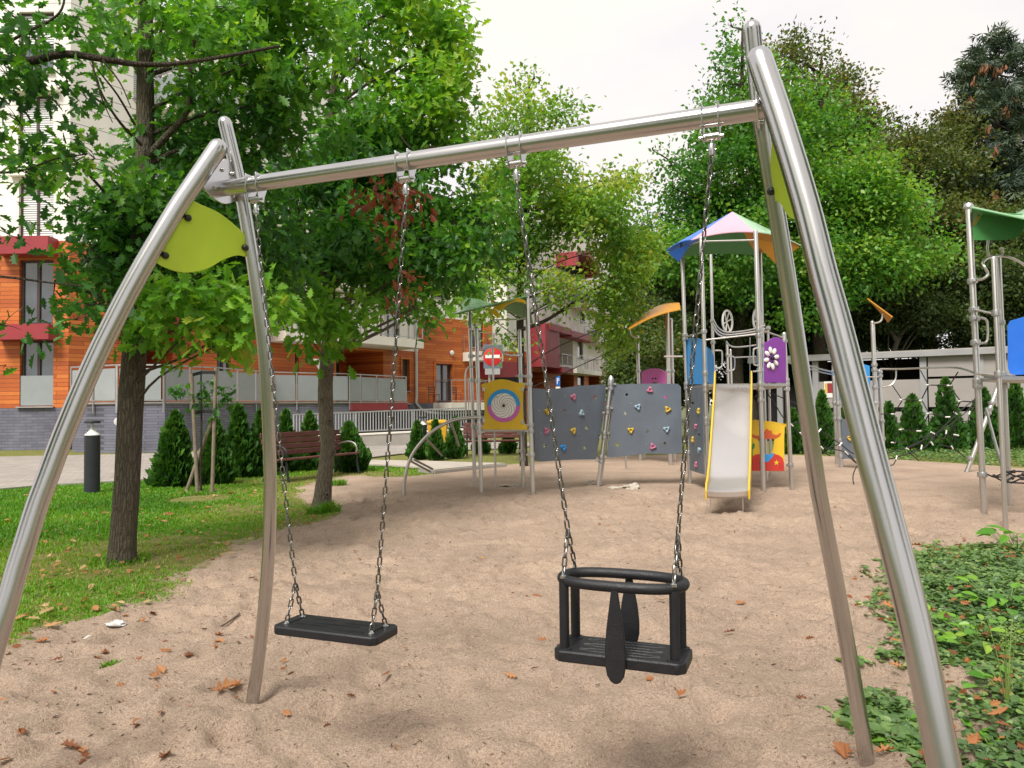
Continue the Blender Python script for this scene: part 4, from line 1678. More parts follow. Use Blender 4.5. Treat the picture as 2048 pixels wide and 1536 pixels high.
# cowboy board
zE = zD
plC = VPlane(at(1500, 900, 11.45), at(1572, 900, 11.35))
Cc = lambda x, y, o=0.0: plC.at(*zE(x, y), o)
mb = MB()
board = [(398, 1062), (420, 1052), (445, 1048), (500, 1055), (600, 1065), (660, 1078), (700, 1082), (704, 1098), (684, 1108), (680, 1200), (682, 1464), (396, 1462)]
face = [(470, 1205), (600, 1205), (597, 1245), (588, 1300), (570, 1330), (510, 1335), (488, 1310), (476, 1270)]
mb.holed([Cc(*p) for p in board], [[Cc(*p) for p in face]], 0.02, plC.n)
cb = obj('picture_board', mb, 'yellow', t2)
for nm, mt_, pts, o in (
        ('hat', 'hat_red', [(404, 1158), (418, 1162), (450, 1176), (490, 1178), (516, 1160), (524, 1135), (540, 1120), (560, 1138), (575, 1132), (588, 1165), (620, 1172), (645, 1156), (656, 1158), (640, 1185), (600, 1202), (540, 1206), (470, 1206), (430, 1192)], .013),
        ('shirt', 'red', [(398, 1380), (415, 1350), (450, 1330), (500, 1322), (545, 1338), (590, 1322), (640, 1335), (668, 1358), (679, 1395), (681, 1462), (398, 1461)], .013),
        ('neckerchief', 'sky_blue', [(488, 1335), (520, 1326), (560, 1330), (596, 1314), (590, 1345), (568, 1370), (545, 1392), (520, 1384), (505, 1365)], .017),
        ('cactus', 'green', [(404, 1345), (404, 1210), (412, 1200), (422, 1210), (424, 1250), (436, 1236), (444, 1246), (440, 1275), (426, 1290), (426, 1340)], .013)):
    mb = MB()
    mb.prism([Cc(x, y, o) for x, y in pts], 0.008, plC.n)
    obj(nm, mb, mt_, cb)
mb = MB()
sx_, sy_ = 618, 1396
mb.prism([Cc(sx_ + (24 if i % 2 == 0 else 10) * math.sin(math.pi * i / 5), sy_ - (24 if i % 2 == 0 else 10) * math.cos(math.pi * i / 5), .019) for i in range(10)], 0.006, plC.n)
obj('star', mb, 'yellow', cb)
mb = MB()
for x, y0, y1 in ((430, 1385, 1440), (455, 1370, 1445), (480, 1365, 1450), (640, 1400, 1450), (660, 1410, 1455)):
    mb.tube([Cc(x, y0, .0185), Cc(x + 4, y1, .0185)], .004, 5)
obj('shirt_fold', mb, 'maroon', cb)
# net ropes going back from the purple panel side
zF = zm(1600, 680, 4.571)


# ------------------------------------------------------------------ ropes
def rope(parent, pts, r=0.008, name='rope', mt='rope', sub=5):
    mb = MB()
    mb.tube(smooth_curve(pts, sub), r, 7)
    return obj(name, mb, mt, parent)


def connector(parent, a, b, r=0.016):
    mb = MB()
    mb.tube([a, b], r, 10)
    return obj('connector', mb, 'white', parent)


# low climbing net between slide tower and the right tower
g0 = gnd(1740, 925)
net = thing('climbing_net', 'low black rope climbing net with white connectors spanning the sand between the posts', 'rope net', (g0.x, 12.0, 0))
NY = lambda u: 11.3 + (u - 1570) * 0.0042
ropes = [[(1534, 785), (1550, 808), (1565, 833), (1582, 849), (1600, 868), (1640, 897), (1680, 888)], [(1540, 786), (1568, 797), (1600, 812), (1618, 832), (1583, 848), (1572, 838)],
         [(1642, 862), (1682, 889), (1712, 909), (1760, 909), (1820, 892), (1866, 869), (1900, 850), (1938, 818), (1952, 795)],
         [(1642, 895), (1690, 904), (1713, 926), (1716, 929)], [(1640, 900), (1660, 912)], [(1690, 906), (1716, 928), (1740, 928), (1790, 915), (1845, 897), (1866, 876), (1910, 831), (1960, 790)],
         [(1770, 928), (1785, 930), (1793, 918), (1796, 912)], [(1715, 930), (1708, 944), (1706, 960), (1712, 982), (1727, 1005)], [(1866, 868), (1885, 878), (1893, 868), (1893, 858)], [(1866, 872), (1880, 888), (1904, 896), (1930, 914)],
         [(1815, 900), (1822, 908), (1838, 922)], [(1912, 828), (1920, 840), (1935, 842), (1940, 826), (1955, 806)], [(1840, 875), (1866, 872)], [(1862, 866), (1840, 885), (1815, 897)]]
for rp in ropes:
    rope(net, [at(u, v, NY(u)) for u, v in rp], 0.0085)
for (u0_, v0_), (u1_, v1_) in (((1580, 847), (1586, 852)), ((1636, 865), (1642, 858)), ((1678, 892), (1684, 885)), ((1642, 893), (1646, 898)), ((1690, 903), (1696, 909)), ((1792, 919), (1794, 911)), ((1842, 899), (1844, 890)), ((1862, 864), (1869, 868)), ((1862, 884), (1866, 890)), ((1892, 868), (1893, 860)), ((1812, 896), (1817, 899)), ((1903, 892), (1906, 898)), ((1908, 824), (1914, 829)), ((1938, 829), (1940, 822)), ((1600, 865), (1604, 870)), ((1908, 869), (1917, 871))):
    connector(net, at(u0_, v0_, NY(u0_) - .01), at(u1_, v1_, NY(u1_) - .01), 0.012)

# ------------------------------------------------------------------ playhouse with orange roof behind the climbing wall
g0 = gnd(1310, 928)
t3 = thing('play_house', 'small playhouse with tilted orange roof and pink arch panel behind the climbing wall', 'play tower', (g0.x, g0.y, 0))
o1 = post(t3, (1281, 921), (1275, 674), 0.042)
o2 = post(t3, (1341, 930), (1334, 622), 0.046)
o3 = post(t3, (1349, 922), (1342, 640), 0.042)
post(t3, (1252, 937), (1250, 800), 0.018, name='brace')
px_pipe(t3, [(1259, 657), (1261, 668), (1268, 674), (1275, 675)], 16.5, 0.02, 'roof_bracket')
mb = MB()
px_pipe(t3, [(1328, 713), (1365, 713)], 15.6, 0.02)
ro = [(1257, 658), (1268, 646), (1290, 630), (1315, 615), (1340, 605), (1356, 603), (1363, 608), (1362, 616), (1350, 624), (1330, 633), (1300, 645), (1272, 655)]
grid = []
for i in range(13):
    t = i / 12
    fr_ = at(1257 + 104 * t, 658 - 40 * t - 6 * math.sin(math.pi * t), 15.4)
    bk_ = at(1262 + 96 * t, 651 - 46 * t - 14 * math.sin(math.pi * t), 17.2)
    grid.append([fr_, fr_.lerp(bk_, .5) + Z * .05, bk_])
mb.sheet(grid, 0.02)
obj('roof', mb, 'orange', t3)
pl = VPlane(o1[1], o2[1])
mb = MB()
mb.prism([pl.at(u, v) for u, v in ((1284, 850), (1284, 744), (1292, 740), (1302, 737), (1316, 737), (1326, 741), (1332, 745), (1332, 850), (1326, 850), (1322, 772), (1316, 765), (1308, 764), (1302, 768), (1297, 776), (1296, 850))], 0.03, pl.n)
obj('arch_panel', mb, 'pink', t3)
mb = MB()
mb.prism([pl.at(u, v, -.1) for u, v in ((1290, 860), (1290, 770), (1328, 770), (1328, 860))], 0.02, pl.n)
obj('back_panel', mb, 'grey_board', t3)
for u in (1306, 1312):
    mb = MB()
    mb.lathe([(.02, 0), (.02, .02), (0, .03)], pl.at(u, 757, .016), pl.n, 10)
    obj('bolt_cap', mb, 'black_plastic', t3)
for p_ in (o1, o2, o3):
    for r_ in (742, 770):
        clamp(t3, on_post(p_, r_), None, 0.044)
mb = MB()
zz = at(1310, 870, 15.5).z
mb.prism([V((o1[1].x, o1[1].y, zz)), V((o2[1].x, o2[1].y, zz)), V((o3[1].x, o3[1].y + 1.2, zz)), V((o1[1].x, o1[1].y + 1.2, zz))], 0.04, Z)
obj('platform', mb, 'galvanised', t3)
post(t3, (1288, 916), (1286, 800), 0.035)

# ------------------------------------------------------------------ post group with blue panel and orange wing behind the net
g0 = gnd(1700, 932)
t4 = thing('net_tower', 'steel post group with blue panel and small orange wing behind the rope net', 'play tower', (g0.x, g0.y, 0))
r1 = post(t4, (1675, 929), (1667, 733), 0.040)
r2 = post(t4, (1683, 935), (1674, 752), 0.040)
r3 = post(t4, (1757, 940), (1745, 645), 0.040)
r4 = post(t4, (1768, 935), (1759, 742), 0.040)
for p_, rows in ((r1, (743, 806, 838)), (r2, (808, 838, 880, 912)), (r3, (730, 740, 775, 806)), (r4, (744, 752, 842, 878))):
    for r_ in rows:
        clamp(t4, on_post(p_, r_), None, 0.040)
px_pipe(t4, [(1567, 716), (1600, 726), (1640, 738), (1670, 745)], [11.3, 12.1, 13.2, 14.4], 0.016)
px_pipe(t4, [(1567, 722), (1600, 732), (1640, 744), (1670, 750)], [11.3, 12.1, 13.2, 14.4], 0.012)
pl = VPlane(r2[1], r3[1])
mb = MB()
mb.prism([pl.at(u, v) for u, v in ((1678, 798), (1678, 735), (1700, 727), (1722, 727), (1739, 732), (1740, 799))], 0.025, pl.n)
obj('blue_panel', mb, 'sky_blue', t4)
mb = MB()
mb.prism([pl.at(u, v) for u, v in ((1682, 838), (1745, 838), (1748, 915), (1686, 918))], 0.025, pl.n)
bd = obj('climbing_board', mb, 'grey_board', t4)
hold(bd, pl.at(1701, 876, .013), pl.n, 0.06, 'hold_yellow', .3)
hold(bd, pl.at(1725, 858, .013), pl.n, 0.06, 'hold_pink', .8)
px_pipe(t4, [(1676, 754), (1757, 754)], 14.3, 0.014)
mb = MB()
w0, w1, w2 = at(1735, 597, 14.2), at(1785, 634, 14.0), at(1777, 645, 14.9)
mb.prism([w0, w1, w2, w0.lerp(w2, .5) + Z * .02], 0.02)
obj('wing_roof', mb, 'orange', t4)
px_pipe(t4, [(1746, 646), (1756, 645), (1763, 640), (1766, 628)], 14.2, 0.018, 'roof_bracket')
# hexagonal net hanging from the top rail
px_pipe(t4, [(1760, 738), (1800, 738), (1850, 736), (1905, 735), (1930, 739), (1950, 746), (1985, 755)], [14.2, 13.8, 13.2, 12.2, 11.4, 10.6, 9.6], 0.017, 'top_rail')
px_pipe(t4, [(1792, 741), (1791, 758), (1782, 770), (1765, 775)], 13.9, 0.014, 'handle')
HY = lambda u: 14.2 - (u - 1760) * 0.016
segs = [((1785, 771), (1804, 799)), ((1804, 799), (1845, 801)), ((1844, 797), (1857, 771)), ((1857, 770), (1841, 741)), ((1857, 770), (1899, 771)), ((1899, 771), (1916, 744)), ((1899, 772), (1921, 802)), ((1921, 802), (1948, 804)),
        ((1804, 802), (1787, 828)), ((1787, 828), (1800, 859)), ((1800, 859), (1787, 885)), ((1800, 859), (1838, 862)), ((1845, 803), (1858, 827)), ((1858, 827), (1896, 834)), ((1858, 828), (1846, 850)), ((1921, 803), (1908, 826)), ((1787, 884), (1812, 884)), ((1787, 828), (1762, 828))]
for a_, b_ in segs:
    rope(t4, [at(*a_, HY(a_[0])), at(*b_, HY(b_[0]))], 0.0095, sub=2)
for u, v in ((1804, 799), (1843, 801), (1787, 828), (1858, 827), (1838, 862), (1803, 859), (1896, 834), (1921, 802), (1857, 770), (1899, 771), (1787, 885)):
    connector(t4, at(u - 5, v, HY(u) - .01), at(u + 4, v, HY(u) - .01), 0.0115)

# ------------------------------------------------------------------ right tower
zG = zm(1820, 380, 3.84)
g0 = gnd(2000, 1030)
t5 = thing('play_tower', 'play tower at the right edge with green hypar roof and big blue panel', 'play tower', (g0.x, g0.y, 0))
s1 = post(t5, (1969, 1030), (1937, 414), 0.034)
s2 = post(t5, (2012, 1059), (1987, 517), 0.024)
s3 = post(t5, (2020, 1014), (1997, 517), 0.030)
s4 = post(t5, (1930, 944), (1998, 768), 0.040)
s5 = post(t5, (2085, 1040), (2060, 420), 0.034)
s6 = post(t5, (2110, 1010), (2080, 520), 0.034)
mb = MB()
mb.lathe([(0.036, -.03), (0.055, -.01), (0.055, .01), (0.04, .04), (0, .05)], s1[2], Z, 14)
obj('post_cap', mb, 'galvanised', t5)
for p_, q_, rows in ((s1, s2, (562, 619, 637, 685, 762, 772, 949)), (s2, s1, (626, 748)), (s3, s1, (645, 748, 772))):
    for r_ in rows:
        clamp(t5, on_post(p_, r_), on_post(q_, r_), 0.036 if p_ is s1 else .028)
FL_ = at(1943, 412, 8.45)
hypar(t5, FL_, at(2110, 448, 7.9), at(2105, 392, 9.6), at(1938, 478, 9.3), 'green_sky_sheen', bow=0.02)
pl_ = VPlane(at(1950, 450, 8.6), at(2048, 450, 8.5))
for pts in ([(480, 290), (500, 235), (535, 185), (570, 160), (610, 158), (600, 172), (560, 182), (520, 230), (490, 285)], [(690, 178), (805, 182), (785, 210), (755, 230), (730, 228), (710, 200)]):
    mb = MB()
    mb.prism([pl_.at(*zG(x, y)) for x, y in pts], 0.016, pl_.n)
    obj('roof_trim', mb, 'yellow', t5)
mb = MB()
mb.prism([pl_.at(*zG(x, y), .05) for x, y in ((480, 300), (560, 190), (640, 172), (860, 185), (880, 260), (860, 330), (800, 370), (700, 384), (490, 384))], 0.014, pl_.n + Z * -.6)
obj('roof_skirt', mb, 'green', t5)
px_pipe(t5, [(1976, 480), (1975, 500), (1978, 510), (1990, 513), (2004, 508), (2005, 500), (2000, 495)], 8.9, 0.014, 'roof_bracket')
px_pipe(t5, [(1953, 560), (1965, 558), (1974, 552), (1975, 545), (1968, 532), (1966, 525), (1975, 517), (1995, 513), (2020, 515), (2048, 530), (2080, 560)], [8.5] * 5 + [8.6, 8.7, 8.8, 8.8, 8.8, 8.8], 0.015, 'wavy_rail')
px_pipe(t5, [(1953, 620), (1990, 628)], [8.5, 8.3], 0.013)
px_pipe(t5, [(1953, 636), (1965, 636), (1973, 641), (1975, 655), (1975, 676), (1971, 685), (1953, 687)], 8.45, 0.013, 'handle')
px_pipe(t5, [(1955, 748), (1990, 750), (2030, 751)], [8.5, 8.2, 8.2], 0.012)
pl = VPlane(at(2010, 700, 8.2), at(2100, 700, 7.9))
mb = MB()
mb.prism([pl.at(u, v) for u, v in ((2015, 652), (2020, 642), (2048, 634), (2085, 632), (2095, 645), (2095, 748), (2030, 750), (2020, 747), (2016, 735))], 0.022, pl.n)
obj('blue_panel', mb, 'blue', t5, bevel=0.004)
mb = MB()
zz = at(2030, 757, 8.2).z
mb.prism([V((s1[1].x, s1[1].y, zz)), V((s2[1].x + .1, s2[1].y + .2, zz)), V((s5[1].x, s5[1].y, zz)), V((s6[1].x, s6[1].y + .4, zz)), V((s3[1].x - .1, s3[1].y, zz))], 0.04, Z)
obj('platform', mb, 'galvanised', t5)
px_pipe(t5, [(1972, 818), (2000, 920), (2012, 940)], [12.5, 9.6, 9.0], 0.020, 'brace')
for r_ in (806, 818, 826, 916):
    clamp(t5, on_post(s4, r_), None, 0.042)
g0 = gnd(2030, 970)
nt_ = thing('rope_net', 'black knotted rope net strung low beside the right play tower', 'rope net', (g0.x, 8.6, 0))
for rp in ([(1975, 949), (1990, 954), (2010, 952), (2030, 943), (2060, 945), (2100, 950)], [(1985, 951), (2005, 962), (2025, 965), (2060, 966), (2100, 960)], [(2008, 940), (2025, 950), (2045, 955), (2075, 958)], [(1990, 953), (2012, 945), (2030, 941)], [(2015, 960), (2030, 953), (2050, 948)], [(2022, 966), (2040, 958), (2060, 950)]):
    rope(nt_, [at(u, v, 8.45) for u, v in rp], 0.0095)
for u, v in ((1988, 952), (2010, 951), (2025, 956), (2028, 943), (2045, 957), (2046, 949), (2014, 962), (2060, 958)):
    mb = MB()
    c = at(u, v, 8.42)
    mb.lathe([(0, -.022), (.014, -.016), (.02, 0), (.014, .016), (0, .022)], c, Z, 10)
    obj('knot', mb, 'rope', nt_)
# ------------------------------------------------------------------ apartment buildings
DECK = 1.5


class Wall(VPlane):
    "facade plane addressed in photo pixels or in (s along, z up) metres"
    def __init__(s, a, b):
        VPlane.__init__(s, a, b)
        s.len = (V((b.x, b.y, 0)) - s.p).length

    def sz(s, u, v):
        q = s.at(u, v)
        return (q - s.p).dot(s.d), q.z

    def pt(s, a, z, off=0.0):
        return s.p + s.d * a + s.n * off + Z * z

    def rect(s, u0, v0, u1, v1):
        a0, z1 = s.sz(u0, v0)
        a1, z0 = s.sz(u1, v1)
        return [min(a0, a1), max(a0, a1), min(z0, z1), max(z0, z1)]


def wall_mesh(w, s0, s1, z0, z1, holes, depth=0.22):
    "front skin with openings, reveals of the given depth"
    mb = MB()
    ss = sorted({s0, s1} | {min(max(x, s0), s1) for h in holes for x in h[:2]})
    zz = sorted({z0, z1} | {min(max(x, z0), z1) for h in holes for x in h[2:4]})
    for a, b in zip(ss[:-1], ss[1:]):
        for c, d in zip(zz[:-1], zz[1:]):
            m_, n_ = (a + b) / 2, (c + d) / 2
            if any(h[0] < m_ < h[1] and h[2] < n_ < h[3] for h in holes) or b - a < 1e-4 or d - c < 1e-4:
                continue
            mb.add([w.pt(a, c), w.pt(b, c), w.pt(b, d), w.pt(a, d)], [(0, 1, 2, 3)])
    for h in holes:
        a, b = max(h[0], s0), min(h[1], s1)
        c, d = max(h[2], z0), min(h[3], z1)
        if b - a < 1e-3 or d - c < 1e-3:
            continue
        dp = -(h[4] if len(h) > 4 else depth)
        f, k = [w.pt(a, c), w.pt(b, c), w.pt(b, d), w.pt(a, d)], [w.pt(a, c, dp), w.pt(b, c, dp), w.pt(b, d, dp), w.pt(a, d, dp)]
        mb.add(f + k, [(0, 1, 5, 4), (1, 2, 6, 5), (2, 3, 7, 6), (3, 0, 4, 7)])
        if len(h) > 4:
            mb.add(k, [(0, 1, 2, 3)])
    return mb


def window(parent, w, r, blind=0.0, split=True, sill=True, dep=0.2, inner=False, fr=0.07):
    a, b, c, d = r[:4]
    mb = MB()
    off = -dep + 0.05
    for (p0, p1) in (((a, c), (a, d)), ((b, c), (b, d))):
        s_ = 1 if p0[0] == a else -1
        mb.box(w.pt(p0[0] + s_ * fr / 2, (c + d) / 2, off), (fr, 0.07, d - c), x=w.d, y=w.n, z=Z)
    mb.box(w.pt((a + b) / 2, c + fr / 2, off), (b - a - 2 * fr, 0.07, fr), x=w.d, y=w.n, z=Z)
    mb.box(w.pt((a + b) / 2, d - fr / 2, off), (b - a - 2 * fr, 0.07, fr), x=w.d, y=w.n, z=Z)
    if split:
        mb.box(w.pt((a + b) / 2, (c + d) / 2, off + .004), (fr * 1.3, 0.07, d - c - 2 * fr), x=w.d, y=w.n, z=Z)
    wn = obj('window', mb, 'window_frame', parent)
    mb = MB()
    mb.add([w.pt(a, c, off - .02), w.pt(b, c, off - .02), w.pt(b, d, off - .02), w.pt(a, d, off - .02)], [(0, 1, 2, 3)])
    obj('pane', mb, 'window_glass', wn)
    if blind:
        mb = MB()
        zt = d - fr
        zb_ = d - (d - c) * blind
        n = max(3, int((zt - zb_) / 0.075))
        for half in ((a + fr, (a + b) / 2 - fr * .65), ((a + b) / 2 + fr * .65, b - fr)) if split else ((a + fr, b - fr),):
            for i in range(n):
                z0 = zb_ + (zt - zb_) * i / n
                z1 = zb_ + (zt - zb_) * (i + 0.9) / n
                mb.add([w.pt(half[0], z0, off + .022), w.pt(half[1], z0, off + .022), w.pt(half[1], z1, off + .002), w.pt(half[0], z1, off + .002)], [(0, 1, 2, 3)])
        obj('blind', mb, 'blind', wn, smooth=0)
    if sill:
        mb = MB()
        mb.box(w.pt((a + b) / 2, c - .03, 0.03), (b - a + .12, 0.16, 0.04), x=w.d, y=w.n, z=Z)
        obj('sill', mb, 'fascia', wn)
    return wn


def slab(parent, w, s0, s1, z0, z1, o0, o1, mt, name):
    mb = MB()
    mb.box(w.pt((s0 + s1) / 2, (z0 + z1) / 2, (o0 + o1) / 2), (s1 - s0, o1 - o0, z1 - z0), x=w.d, y=w.n, z=Z)
    return obj(name, mb, mt, parent)


def railing(parent, pts, hgt, step, glass=None, drop=0.12, r=0.022, gz=0.06, name='railing', mt='galvanised'):
    "posts, top rail and either panes or nothing; pts on the deck edge"
    mb = MB()
    top = [p + Z * hgt for p in pts]
    for a, b in zip(top[:-1], top[1:]):
        mb.bar(a, b, 0.05, 0.04)
        mb.bar(a - Z * (hgt - gz), b - Z * (hgt - gz), 0.04, 0.03)
    rl = obj(name, mb, mt, parent)
    gm = MB()
    for a, b in zip(pts[:-1], pts[1:]):
        L = (b - a).length
        n = max(1, round(L / step))
        for i in range(n + 1):
            p = a + (b - a) * (i / n)
            if i == n and b is not pts[-1]:
                continue
            m2 = MB()
            d = (b - a).normalized()
            m2.box(p + Z * ((hgt - drop) / 2), (0.055, 0.03, hgt + drop), x=d, y=d.cross(Z), z=Z)
            obj('post', m2, mt, rl)
        if glass:
            for i in range(n):
                p, q = a + (b - a) * ((i + .06) / n), a + (b - a) * ((i + .94) / n)
                m2 = MB()
                m2.prism([p + Z * (gz + .02), q + Z * (gz + .02), q + Z * (hgt - .10), p + Z * (hgt - .10)], 0.012)
                obj('glass_panel', m2, glass, rl)
    return rl


c0 = at(137, 700, 25.0)
W0 = Wall(V((-34, 25.0, 0)), c0)
dirv_ = V((0.55, 0.84, 0)).normalized()
cE = V((c0.x, c0.y, 0)) + dirv_ * 17.9
W1 = Wall(c0, cE)
W2 = Wall(cE, at(985, 700, 44.0))
C_LO, C_MID, C_HI = (0.40, 0.085, 0.018), (0.52, 0.125, 0.022), (0.63, 0.185, 0.035)
for i, w_ in enumerate((W0, W1, W2)):
    M_siding('siding_%d' % i, w_.d, C_LO, C_MID, C_HI)
    M_brick('brick_%d' % i, w_.d, (0.125, 0.128, 0.175), (0.17, 0.17, 0.22), (0.08, 0.08, 0.105), bw=0.40, rh=0.10)

bA = thing('apartment_building', 'big apartment block of orange wood, cream upper floors and grey brick base at left', 'building', (c0.x, c0.y, 0))
TOPZ = 16.2
# left wing facing the camera
wr = {'g': W0.rect(40, 680, 106, 812), 'f1': W0.rect(39, 520, 106, 648), 'f2': W0.rect(38, 358, 107, 476), 'f3': W0.rect(37, 190, 106, 312)}
wr['f4'] = [wr['f3'][0], wr['f3'][1], wr['f3'][2] + 2.85, wr['f3'][3] + 2.85]
more = []
for k in list(wr):
    r_ = wr[k]
    more.append((k, [r_[0] - 3.6, r_[1] - 3.6, r_[2], r_[3]]))
allw = [(k, r_) for k, r_ in wr.items()] + more
zmid = 7.0
hl = [r_ for k, r_ in allw]
obj('brick_base', wall_mesh(W0, 0, W0.len, -0.1, 1.40, []), 'brick_0', bA, smooth=0)
obj('wood_cladding', wall_mesh(W0, 0, W0.len, 1.40, zmid, hl), 'siding_0', bA, smooth=0)
obj('stucco_wall', wall_mesh(W0, 0, W0.len, zmid, TOPZ, hl), 'stucco', bA, smooth=0)
for k, r_ in allw:
    window(bA, W0, r_, blind={'f2': 0.98, 'f3': 0.98, 'f4': .5, 'f1': 0.0, 'g': 0.0}[k], sill=True)
    if k == 'g':
        mb = MB()
        mb.prism([W0.pt(r_[0], r_[2] + .02, -.04), W0.pt(r_[1], r_[2] + .02, -.04), W0.pt(r_[1], r_[2] + 1.02, -.04), W0.pt(r_[0], r_[2] + 1.02, -.04)], .012)
        obj('glass_guard', mb, 'frosted_glass', bA)
    if k == 'f3' or k == 'f2':
        slab(bA, W0, r_[0] - .25, r_[1] + .25, r_[3] + .05, r_[3] + .2, 0.003, .25, 'cream_concrete', 'window_hood')
for v0, v1, u0, u1 in ((480, 513, 8, 116), (652, 681, 4, 117)):
    r_ = W0.rect(u0, v0, u1, v1)
    for dx in (0, -3.6):
        slab(bA, W0, r_[0] + dx, r_[1] + dx, r_[2], r_[3], 0.003, 0.55, 'maroon', 'canopy')
# long receding wing
L1 = W1.len
lg = W1.rect(262, 662, 345, 770)                       # loggia behind the trunk
lg[2], lg[3] = DECK, 4.15
lg2 = W1.rect(672, 706, 767, 790)
lg2[2], lg2[3] = DECK, 4.1
wn1 = W1.rect(803, 718, 818, 782)
wn2 = W1.rect(434, 690, 462, 770)
wn2[2], wn2[3] = DECK + .05, 3.9
wn3 = W1.rect(590, 705, 598, 770)
up = []
for k in range(1, 5):
    for s_ in (2.2, 5.0, 8.3, 11.2, 15.3):
        z0 = DECK + 2.75 * k + .1
        if s_ == 11.2 and k == 1:
            continue
        up.append([s_, s_ + 1.15, z0, z0 + 2.1])
lgb = [10.4, 14.4, 4.55, 6.9]
hl = [lg + [3.0], lg2 + [2.6], wn1, wn2, wn3] + [u for u in up if u[2] < 7]
obj('brick_base', wall_mesh(W1, 0, L1, -0.1, DECK, []), 'brick_1', bA, smooth=0)
sw = 9.2
obj('wood_cladding', wall_mesh(W1, 0, sw, DECK, zmid, hl), 'siding_1', bA, smooth=0)
obj('wood_cladding', wall_mesh(W1, sw, L1, DECK, 4.25, hl), 'siding_1', bA, smooth=0)
obj('stucco_wall', wall_mesh(W1, 0, sw, zmid, TOPZ, [u for u in up if u[2] > 7]), 'stucco', bA, smooth=0)
obj('stucco_wall', wall_mesh(W1, sw, L1, 4.25, TOPZ, [u for u in up if u[0] > sw]), 'stucco', bA, smooth=0)
for r_ in (wn1, wn2, wn3):
    window(bA, W1, r_, blind=0.0, split=r_ is wn2, sill=True)
mb_ = W1.rect(670, 712, 705, 790)
window(bA, W1, [mb_[0] + .3, mb_[0] + 2.6, DECK + .05, 3.75], dep=2.55, sill=False)
window(bA, W1, [lg[0] + .3, lg[0] + 2.0, DECK + .05, 3.75], dep=2.95, sill=False)
for r_ in up:
    window(bA, W1, r_, blind=random.choice((0, .4, .98)), sill=True)
# timber trims round the small window
r_ = wn1
mb = MB()
for a, b, c, d in ((r_[0] - .1, r_[0], r_[2] - .1, r_[3] + .1), (r_[1], r_[1] + .1, r_[2] - .1, r_[3] + .1), (r_[0], r_[1], r_[3], r_[3] + .1)):
    mb.box(W1.pt((a + b) / 2, (c + d) / 2, .02), (b - a, .09, d - c), x=W1.d, y=W1.n, z=Z)
obj('window_trim', mb, 'siding_1', bA)
# red canopy over first loggia, balcony slabs with railings
r_ = W1.rect(243, 645, 356, 672)
slab(bA, W1, lg[0] - .5, lg[1] + .4, 4.2, 4.62, 0.003, 1.0, 'maroon', 'canopy')


def balcony(parent, w, s0, s1, z, out, mt='cream_concrete', th=0.42, step=1.0, glass=None, rh=1.05, inside_=0.003):
    bs = slab(parent, w, s0, s1, z - th, z, inside_, out, mt, 'balcony')
    e = 0.04
    pts = [w.pt(s0 + e, z, .05), w.pt(s0 + e, z, out - e), w.pt(s1 - e, z, out - e), w.pt(s1 - e, z, .05)]
    railing(bs, pts, rh, step, glass=glass, drop=.3, gz=.1)
    return bs


b0 = W1.rect(535, 680, 610, 698)
balcony(bA, W1, b0[0], b0[1] - .4, 4.55, 1.2)
b1 = W1.rect(690, 680, 800, 706)
balcony(bA, W1, 10.6, 16.1, 4.62, 1.9, th=.40)
for k, (a, b) in enumerate(((3.0, 6.6), (10.6, 15.8))):
    for fl in (2, 3, 4):
        balcony(bA, W1, a, b, DECK + 2.75 * fl + .1, 1.3, th=.3, glass='frosted_glass')
# balcony furniture hint: back door blind on the main balcony
window(bA, W1, [11.0, 13.4, 4.75, 6.75], dep=-0.01 + .07, sill=False)
window(bA, W1, [15.0, 16.1, 4.75, 6.75], blind=.98, dep=.06, sill=False)
# downpipe
mb = MB()
dp0 = W1.pt(L1 - .22, 4.3, .09)
mb.tube(smooth_curve([W1.pt(L1 - .25, 9, .09), W1.pt(L1 - .25, 4.3, .09), W1.pt(L1 - .25, 2.0, .09), W1.pt(L1 - .25, 1.45, .12), W2.pt(.5, 1.0, .25), W2.pt(2.5, .95, .3), W2.pt(4.4, .95, .3)], 6), 0.07, 10)
obj('downpipe', mb, 'downpipe', bA)
# middle wing
rA = W2.rect(871, 719, 904, 800)
rA[2], rA[3] = DECK + .02, DECK + 2.15
rB = W2.rect(885, 640, 915, 674)
L2 = W2.len
rC = [L2 - 1.9, L2 - .7, 4.7, 6.4]
hl = [rA, rC]
obj('brick_base', wall_mesh(W2, 0, L2, -0.1, DECK, []), 'brick_2', bA, smooth=0)
obj('wood_cladding', wall_mesh(W2, 0, L2, DECK, 6.2, hl), 'siding_2', bA, smooth=0)
up2 = [[s_, s_ + 1.1, DECK + 2.75 * k + .3, DECK + 2.75 * k + 2.2] for k in (2, 3) for s_ in (1.0, 3.2)]
obj('stucco_wall', wall_mesh(W2, 0, L2, 6.2, 12.6, [rC] + up2), 'stucco', bA, smooth=0)
window(bA, W2, rA, blind=0.0, sill=False)
window(bA, W2, rC, blind=0.4)
for r_ in up2:
    window(bA, W2, r_, blind=.4)
mb = MB()
r_ = rA
for a, b, c, d in ((r_[0] - .16, r_[0], r_[2], r_[3] + .12), (r_[1], r_[1] + .16, r_[2], r_[3] + .12), (r_[0], r_[1], r_[3], r_[3] + .12)):
    mb.box(W2.pt((a + b) / 2, (c + d) / 2, .02), (b - a, .09, d - c), x=W2.d, y=W2.n, z=Z)
obj('window_trim', mb, 'siding_2', bA)
q = W2.rect(866, 752, 968, 815)
balcony(bA, W2, q[0], min(q[1], L2), DECK + .02, 1.5, th=.42, step=1.1, rh=1.2)
q = W2.rect(925, 640, 972, 710)
balcony(bA, W2, q[0], min(q[1], L2), 4.35, 1.4, th=.5, step=.8)
mb = MB()
lp = W2.at(903, 706, .03)
